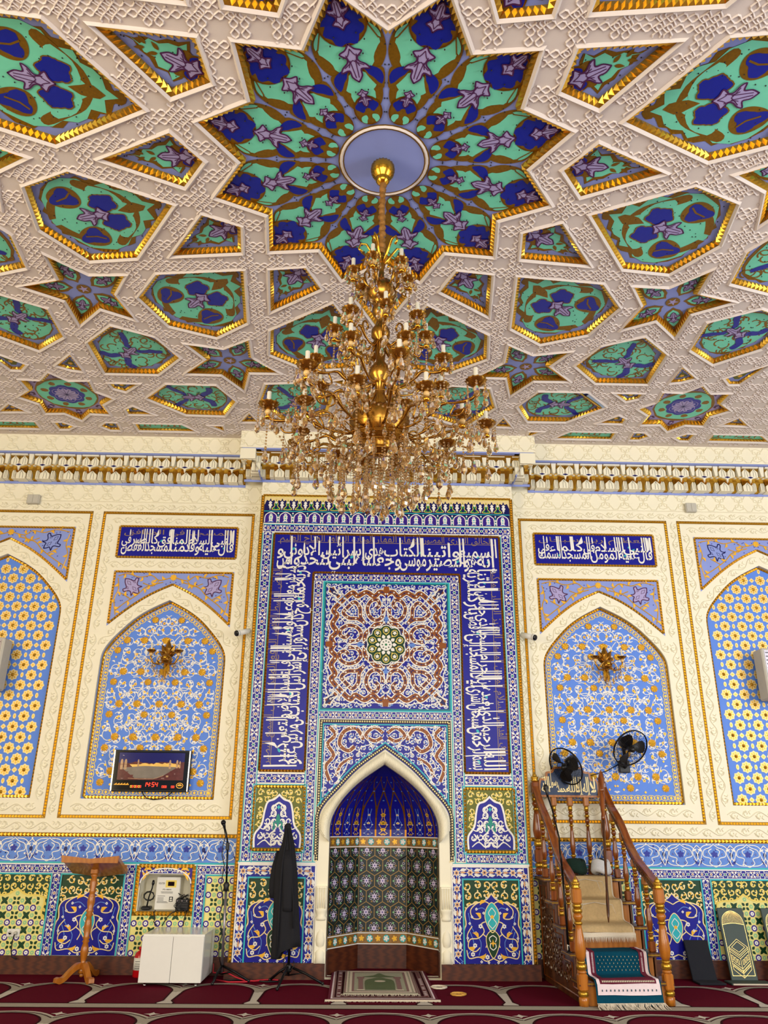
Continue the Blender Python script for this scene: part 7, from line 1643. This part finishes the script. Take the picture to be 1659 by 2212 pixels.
g = G([]); W2 = 0.245
g.fr = lambda u, v, h: (u, v, h)
drape(g, PT, [(-W2, W2, 'rug_teal')]); part(g, 'pile', t)
g = G([]); up = of(0.004)[:7]
drape(g, up, [(-W2 + 0.012, -W2 + 0.035, 'rug_pale'), (-W2 + 0.035, -W2 + 0.075, 'rug_wine'), (W2 - 0.075, W2 - 0.035, 'rug_wine'), (W2 - 0.035, W2 - 0.012, 'rug_pale')])
drape(g, [(y_, z) for y_, z in of(0.005)[6:9]], [(-W2 + 0.012, -W2 + 0.035, 'rug_pale'), (-W2 + 0.035, W2 - 0.035, 'rug_wine'), (W2 - 0.035, W2 - 0.012, 'rug_pale')])
drape(g, [(y_, z) for y_, z in of(0.006)[8:10]], [(-W2 + 0.012, W2 - 0.012, 'rug_pale')])
for s in (-1, 1):
    for k in range(16):
        z = 0.185 + 0.0085 * k; g.box(s * (W2 - 0.055) - 0.006, 0.108 + (z - 0.185) * 0.08, z, s * (W2 - 0.055) + 0.006, 0.112 + (z - 0.185) * 0.08, z + 0.004, 'rug_pale')
for k in range(30): x = -0.19 + 0.38 * k / 29; g.box(x - 0.0035, -0.078, 0.156, x + 0.0035, -0.062, 0.166, 'rug_cream'); 
for k in range(14): x = -0.20 + 0.40 * k / 13; g.box(x - 0.002, -0.0895, 0.10, x + 0.002, -0.076, 0.112, 'rug_teal')
for r in range(5):
    for k in range(11): x = -0.15 + 0.03 * k + (0.015 if r % 2 else 0); z = 0.20 + 0.022 * r; g.box(x - 0.002, 0.110, z, x + 0.002, 0.1165, z + 0.008, 'rug_sage')
part(g, 'border', t, 'wine and pale pink border'); g = G([]); R = random.Random(2)
for i in range(80): x = -W2 + 2 * W2 * i / 79; e = R.uniform(-0.02, 0.02); g.add([(x - 0.004, -0.098, 0.03), (x + 0.004, -0.098, 0.03), (x + e * 0.6 + 0.004, -0.125, 0.012), (x + e + 0.003, -0.175 + R.uniform(-0.01, 0.01), 0.003), (x + e - 0.003, -0.175, 0.003), (x + e * 0.6 - 0.004, -0.125, 0.012)], [(0, 1, 2, 5), (5, 2, 3, 4)], 'rug_cream')
part(g, 'fringe', t)
# turbans on the top step
def turban(x, y_, r, col, label, cap):
    t = thing('turban', label, 'turban', (x, y_, 0.826), 'folded turbans on the pulpit'); g = G([])
    for k in range(7):
        a0 = 0.5 * k; g.tube([(r * 0.72 * cos(a + a0), r * 0.62 * sin(a + a0), 0.026 + 0.010 * k + 0.012 * sin(a * 2 + k)) for a in [2 * pi * i / 20 for i in range(20)]], 0.030 - 0.002 * k, col, 8, closed=True)
    part(g, 'wrap', t); g = G([]); g.lathe([(r * 0.62, 0.04), (r * 0.60, 0.085), (r * 0.42, 0.11), (0.001, 0.12)], cap, n=20); part(g, 'cap', t)
turban(1.655, -0.235, 0.098, 'turban_green', 'dark green turban on the top pulpit step', 'turban_green'); turban(1.872, -0.25, 0.085, 'turban_white', 'white turban with dark cap on the top pulpit step', 'black_plastic')
# wooden staff
t = thing('staff', 'slender dark wooden staff leaning across the pulpit steps', 'staff', (1.742, -0.80, 0.505))
A, B = Vector((0, 0, 0)), Vector((0.185, 0.49, 1.165)); g = G([]); pt = lambda f: tuple(A + (B - A) * f)
g.tube([pt(0), pt(0.05), pt(0.12), pt(0.2), pt(0.65)], [0.004, 0.011, 0.013, 0.010, 0.012], 'carved_wood', 10); g.tube([pt(f) for f in (0.64, 0.66, 0.68, 0.72, 0.80, 0.83, 0.84)], [0.012, 0.018, 0.014, 0.020, 0.024, 0.020, 0.012], 'red_wood', 12); part(g, 'shaft', t)
g = G([]); g.tube([pt(f) for f in (0.83, 0.85, 0.88, 0.92, 0.96, 0.98, 1.0)], [0.014, 0.026, 0.020, 0.027, 0.022, 0.012, 0.003], 'red_wood', 14); part(g, 'knob', t)
# microphone on the pulpit
t = thing('microphone_stand', 'black microphone stand on the pulpit stair edge', 'microphone stand', (1.385, -0.93, 0.3125))
g = G([]); g.lathe([(0.022, 0), (0.022, 0.006), (0.012, 0.010)], 'black_metal', n=12); part(g, 'base', t); g = G([]); g.tube([(0, 0, 0.008), (-0.005, 0.03, 0.66)], 0.008, 'black_metal', 8); part(g, 'pole', t)
g = G([]); g.lathe([(0.006, 0.10), (0.010, 0.11), (0.010, 0.14), (0.006, 0.15)], 'white_plastic', (-0.001, 0.004, -0.09), 8); part(g, 'band', t, 'white band')
g = G([]); g.tube([(-0.004, 0.02, 0.60), (-0.01, 0.03, 0.70), (0.03, 0.20, 0.80), (0.028, 0.38, 1.02), (0.02, 0.50, 1.14)], 0.007, 'black_metal', 8); part(g, 'boom', t)
g = G([]); g.tube([(0.022, 0.49, 1.12), (0.02, 0.51, 1.165), (0.016, 0.515, 1.19), (0.014, 0.515, 1.21), (0.012, 0.515, 1.225)], [0.010, 0.013, 0.022, 0.022, 0.010], 'black_plastic', 12); part(g, 'microphone_head', t)
# ================================================================ chandelier
CX, CY = -0.132, -3.9436
ch = thing('chandelier', 'huge gilt and amber crystal chandelier with four tiers of candle arms', 'chandelier', (CX, CY, 4.951))
def cz(z): return z - 4.951
def Gc():
    g = G([]); g.fr = lambda u, v, h: (u, v, h - 4.951); return g
g = Gc(); g.lathe([(0.066, 4.95), (0.070, 4.93), (0.069, 4.90), (0.060, 4.875), (0.044, 4.855), (0.038, 4.845), (0.042, 4.835), (0.034, 4.82), (0.018, 4.805), (0.010, 4.80)], 'bright_gold', n=40, flute=0.05, k=20); part(g, 'ceiling_canopy', ch)
g = Gc(); g.tube([(0.004 * sin(k * 1.7), 0.004 * cos(k * 1.3), 4.81 - 0.0125 * k) for k in range(46)], [0.017 + 0.005 * sin(k * 1.9) + 0.002 * sin(k * 0.7) for k in range(46)], 'sleeve', 10); part(g, 'chain_sleeve', ch, 'gathered gold cloth sleeve')
g = Gc(); g.lathe([(0.012, 4.30), (0.018, 4.27), (0.012, 4.24), (0.022, 4.20), (0.014, 4.17), (0.016, 4.10), (0.060, 4.07), (0.082, 4.02), (0.080, 3.98), (0.055, 3.945), (0.03, 3.93), (0.048, 3.90), (0.045, 3.86), (0.02, 3.83), (0.028, 3.79), (0.05, 3.75), (0.05, 3.71), (0.02, 3.68), (0.03, 3.62), (0.022, 3.55), (0.055, 3.50), (0.06, 3.45), (0.03, 3.42), (0.02, 3.34), (0.035, 3.30), (0.025, 3.25), (0.04, 3.22)], 'aged_gold', n=36, flute=0.04, k=18); part(g, 'stem', ch)
g = Gc(); g.lathe([(0.13, 3.225), (0.142, 3.21), (0.155, 3.19), (0.152, 3.14), (0.136, 3.09), (0.096, 3.05), (0.075, 3.035), (0.078, 3.02), (0.06, 2.995), (0.02, 2.98), (0.001, 2.975)], 'aged_gold', n=48, flute=0.035, k=24); g.lathe([(0.001, 3.222), (0.112, 3.224)], 'dark_gold', n=24); part(g, 'bowl', ch, 'dark gilt fluted bowl')
# upturned leaves at the crown
for k in range(6):
    a = 60 * k + 10; c, s = cos(radians(a)), sin(radians(a)); g = Gc(); g.tube([(0.012 * c, 0.012 * s, 4.20), (0.05 * c, 0.05 * s, 4.27), (0.09 * c, 0.09 * s, 4.335), (0.125 * c, 0.125 * s, 4.335), (0.135 * c, 0.135 * s, 4.295), (0.115 * c, 0.115 * s, 4.28)], [0.007, 0.008, 0.007, 0.005, 0.006, 0.008], 'bright_gold', 7); part(g, 'scroll_leaf', ch)
TIERS = [(6, 0.165, 4.13, 4.06, 0.040, 12, 0), (8, 0.255, 3.735, 3.66, 0.046, 5, 0), (8, 0.365, 3.475, 3.40, 0.048, 20, 0), (8, 0.585, 3.215, 3.13, 0.052, 8, 0), (8, 0.44, 3.165, 3.10, 0.050, 30, 0)]
crystal_spots = []
def arm_pts(r, zc, zr): return [(0.03, 0, zr + 0.02), (r * 0.28, 0, zr - 0.035), (r * 0.52, 0, zr - 0.01), (r * 0.66, 0, zr + 0.03), (r * 0.82, 0, zr + 0.01), (r * 0.95, 0, zr + 0.005), (r, 0, zr + 0.03), (r, 0, zc - 0.035)]
def smooth3(p, n=3):
    o = []
    for i in range(len(p) - 1):
        a, b, c, d = p[max(0, i - 1)], p[i], p[i + 1], p[min(len(p) - 1, i + 2)]
        for j in range(n):
            t_ = j / n; o.append(tuple(0.5 * (2 * b[k] + (c[k] - a[k]) * t_ + (2 * a[k] - 5 * b[k] + 4 * c[k] - d[k]) * t_ * t_ + (3 * b[k] - a[k] - 3 * c[k] + d[k]) * t_ ** 3) for k in range(3)))
    o.append(p[-1]); return o
beads = Gc(); loose = Gc(); DROPS = []
def string(x, y_, z, L, s, big=True):
    """beads on a wire with a pear drop at the end"""
    k = max(1, int(L / 0.016))
    for i in range(k): beads.ball((x, y_, z - L * (i + 0.5) / k), 0.0058, 'crystal', 5, 4)
    DROPS.append((x, y_, z - L - 0.008 * s, s, big))
R = random.Random(21)
for ti, (n, r, zc, zr, cr, a0, _) in enumerate(TIERS):
    g = Gc(); P = smooth3(arm_pts(r, zc, zr)); g.tube(P, [0.0075 + 0.002 * sin(i) for i in range(len(P))], 'aged_gold', 8)
    g.tube(smooth3([(r * 0.52, 0, zr - 0.01), (r * 0.60, 0, zr + 0.055), (r * 0.50, 0, zr + 0.085), (r * 0.42, 0, zr + 0.06), (r * 0.46, 0, zr + 0.04)]), 0.0055, 'aged_gold', 6); g.tube(smooth3([(r * 0.80, 0, zr + 0.01), (r * 0.74, 0, zr - 0.045), (r * 0.84, 0, zr - 0.06), (r * 0.88, 0, zr - 0.03)]), 0.005, 'aged_gold', 6)
    g.lathe([(0.010, zc - 0.075), (0.018, zc - 0.068), (0.012, zc - 0.055)], 'bright_gold', (r, 0, 0), 10)
    arm = part(g, 'arm', ch)
    g = Gc(); cup_geo(g, r, 0, zc, cr, 'aged_gold'); c_ = g.build('candle_cup', arm)
    g = Gc(); g.ball((r, 0, zc - 0.035), 0.017, 'cream_ball', 10, 7); b_ = g.build('socket_ball', arm); b_['label'] = 'cream ball under the cup'
    g = Gc(); candle_geo(g, r, 0, zc + 0.004, 0.0115, 0.080); d_ = g.build('candle', arm); d_['label'] = 'white candle sleeve'
    for k in range(n):
        a = a0 + 360 * k / n
        if k: o = copy_tree(arm, ch)
        else: o = arm
        o.rotation_euler = (0, 0, radians(a))
        c, s = cos(radians(a)), sin(radians(a))
        m = 6
        for j in range(m):
            b = radians(a + 360 * j / m); x, y_ = r * c + cr * 0.95 * cos(b), r * s + cr * 0.95 * sin(b)
            string(x, y_, zc - 0.002, 0.018 if ti < 3 else R.choice([0.03, 0.05, 0.09]), 0.8 if ti < 3 else 1.0, ti >= 3)
        string(r * c, r * s, zr - 0.02, 0.05 + 0.03 * ti, 1.0 if ti < 3 else 1.15, ti >= 2)
        for f in (0.3, 0.55): string(r * f * c, r * f * s, zr - 0.03, 0.02 + 0.02 * R.random(), 0.9, False)
        if ti >= 3:                # swags from arm to arm
            a2 = radians(a + 360 / n); p0, p1 = Vector((r * 0.97 * c, r * 0.97 * s, zc - 0.03)), Vector((r * 0.97 * cos(a2), r * 0.97 * sin(a2), zc - 0.03))
            for q in range(1, 16): f = q / 16; v = p0.lerp(p1, f); beads.ball((v.x, v.y, v.z - 0.09 * 4 * f * (1 - f)), 0.006, 'crystal', 5, 4)
            v = p0.lerp(p1, 0.5); DROPS.append((v.x, v.y, v.z - 0.11, 1.0, True))
# fringes of the bottom basket
for r, z, L, n, s in ((0.345, 3.02, 0.10, 18, 1.25), (0.27, 3.0, 0.15, 16, 1.2), (0.20, 2.99, 0.20, 14, 1.25), (0.13, 2.97, 0.19, 12, 1.2), (0.07, 2.96, 0.20, 7, 1.15), (0.0, 2.96, 0.24, 1, 1.3), (0.16, 3.05, 0.08, 14, 1.0), (0.50, 3.08, 0.10, 12, 1.2)):
    for k in range(n): a = 2 * pi * (k + 0.3 * R.random()) / n; string(r * cos(a), r * sin(a), z, L * R.uniform(0.8, 1.15), s, True)
    if r > 0.05: g0 = beads.tube([(r * cos(2 * pi * k / 36), r * sin(2 * pi * k / 36), z) for k in range(36)], 0.0035 if r < 0.15 else 0.0014, 'aged_gold', 5, closed=True)
for k in range(12): a = radians(30 * k); beads.tube([(0.12 * cos(a), 0.12 * sin(a), 3.10), (0.25 * cos(a), 0.25 * sin(a), 3.02), (0.345 * cos(a), 0.345 * sin(a), 3.02)], 0.0035, 'aged_gold', 5)
for k in range(10):
    a = radians(36 * k)
    for q in range(18): f = q / 17; beads.ball(((0.13 + 0.43 * f) * cos(a), (0.13 + 0.43 * f) * sin(a), 3.21 - 0.13 * 4 * f * (1 - f) * 0.9), 0.0065, 'crystal', 5, 4)
DROPS.sort(key=lambda d: -(d[3] * 0.3 - 0.25 * d[1] - 0.35 * d[2] + (1 if d[4] else 0)))
pm = {}
for i, (x, y_, z, s, big) in enumerate(DROPS):
    s = round(s * 1.05, 2)
    if i < 100:
        if s not in pm:
            o = drop_mesh(s).build('crystal_drop', ch); pm[s] = o
        else: o = pm[s].copy(); COL.objects.link(o)
        o.location = (x, y_, z - 4.951); o.rotation_euler = (0, 0, R.uniform(0, 6))
    else: q = drop_mesh(s); loose.add([loose.fr(v[0] + x, v[1] + y_, v[2] + z) for v in q.v], q.f, 'crystal')
o = part(loose, 'small_crystals', ch); o['kind'] = 'stuff'; o = part(beads, 'bead_strings', ch); o['kind'] = 'stuff'
# ================================================================ camera, daylight
cam = bpy.data.cameras.new('camera'); co = bpy.data.objects.new('camera', cam); COL.objects.link(co); SC.camera = co
p, y, r = radians(21.7696), radians(1.0711), radians(0.5864)
F = Vector((sin(y) * cos(p), cos(y) * cos(p), sin(p))); R0 = Vector((cos(y), -sin(y), 0)); U0 = R0.cross(F)
Rt = R0 * cos(r) + U0 * sin(r); Up = U0 * cos(r) - R0 * sin(r)
co.matrix_world = Matrix(((Rt.x, Up.x, -F.x, -0.1716), (Rt.y, Up.y, -F.y, -7.60), (Rt.z, Up.z, -F.z, 1.2056), (0, 0, 0, 1)))
cam.sensor_fit = 'VERTICAL'; cam.sensor_height = 24.0; cam.lens = 24.0 * 1684.4 / 2212; cam.clip_start = 0.05; cam.clip_end = 100
def window_light(loc, aim, sx, sy, power, col):
    l = bpy.data.lights.new('daylight', 'AREA'); l.shape = 'RECTANGLE'; l.size = sx; l.size_y = sy; l.energy = power; l.color = col
    o = bpy.data.objects.new('daylight', l); COL.objects.link(o); o.location = loc
    o.rotation_euler = (Vector(aim) - Vector(loc)).to_track_quat('-Z', 'Y').to_euler()
w = bpy.data.worlds.new('sky'); SC.world = w; w.use_nodes = True
w.node_tree.nodes['Background'].inputs[0].default_value = (0.75, 0.85, 1.0, 1); w.node_tree.nodes['Background'].inputs[1].default_value = 0.6
window_light((-6.0, -7.5, 2.4), (0, -2.5, 2.6), 3.0, 3.2, 520, (1.0, 0.85, 0.56))
window_light((6.0, -6.0, 2.4), (0.6, -2.2, 2.2), 3.0, 3.2, 520, (0.88, 0.94, 1.0))
window_light((0.0, -12.5, 2.4), (0, 0, 1.8), 8.0, 3.4, 980, (1.0, 0.95, 0.86))
SC.view_settings.view_transform = 'Standard'; SC.view_settings.look = 'None'; SC.view_settings.gamma = 1.0; SC.view_settings.use_curve_mapping = False
SC.view_settings.exposure = -0.9
SC.cycles.max_bounces = 8; SC.cycles.diffuse_bounces = 3; SC.cycles.glossy_bounces = 4; SC.cycles.transmission_bounces = 6; SC.cycles.transparent_max_bounces = 8
SC.cycles.caustics_reflective = False; SC.cycles.caustics_refractive = False; SC.cycles.sample_clamp_indirect = 4.0
SC.cycles.use_denoising = True
bpy.data.objects.remove(_to)
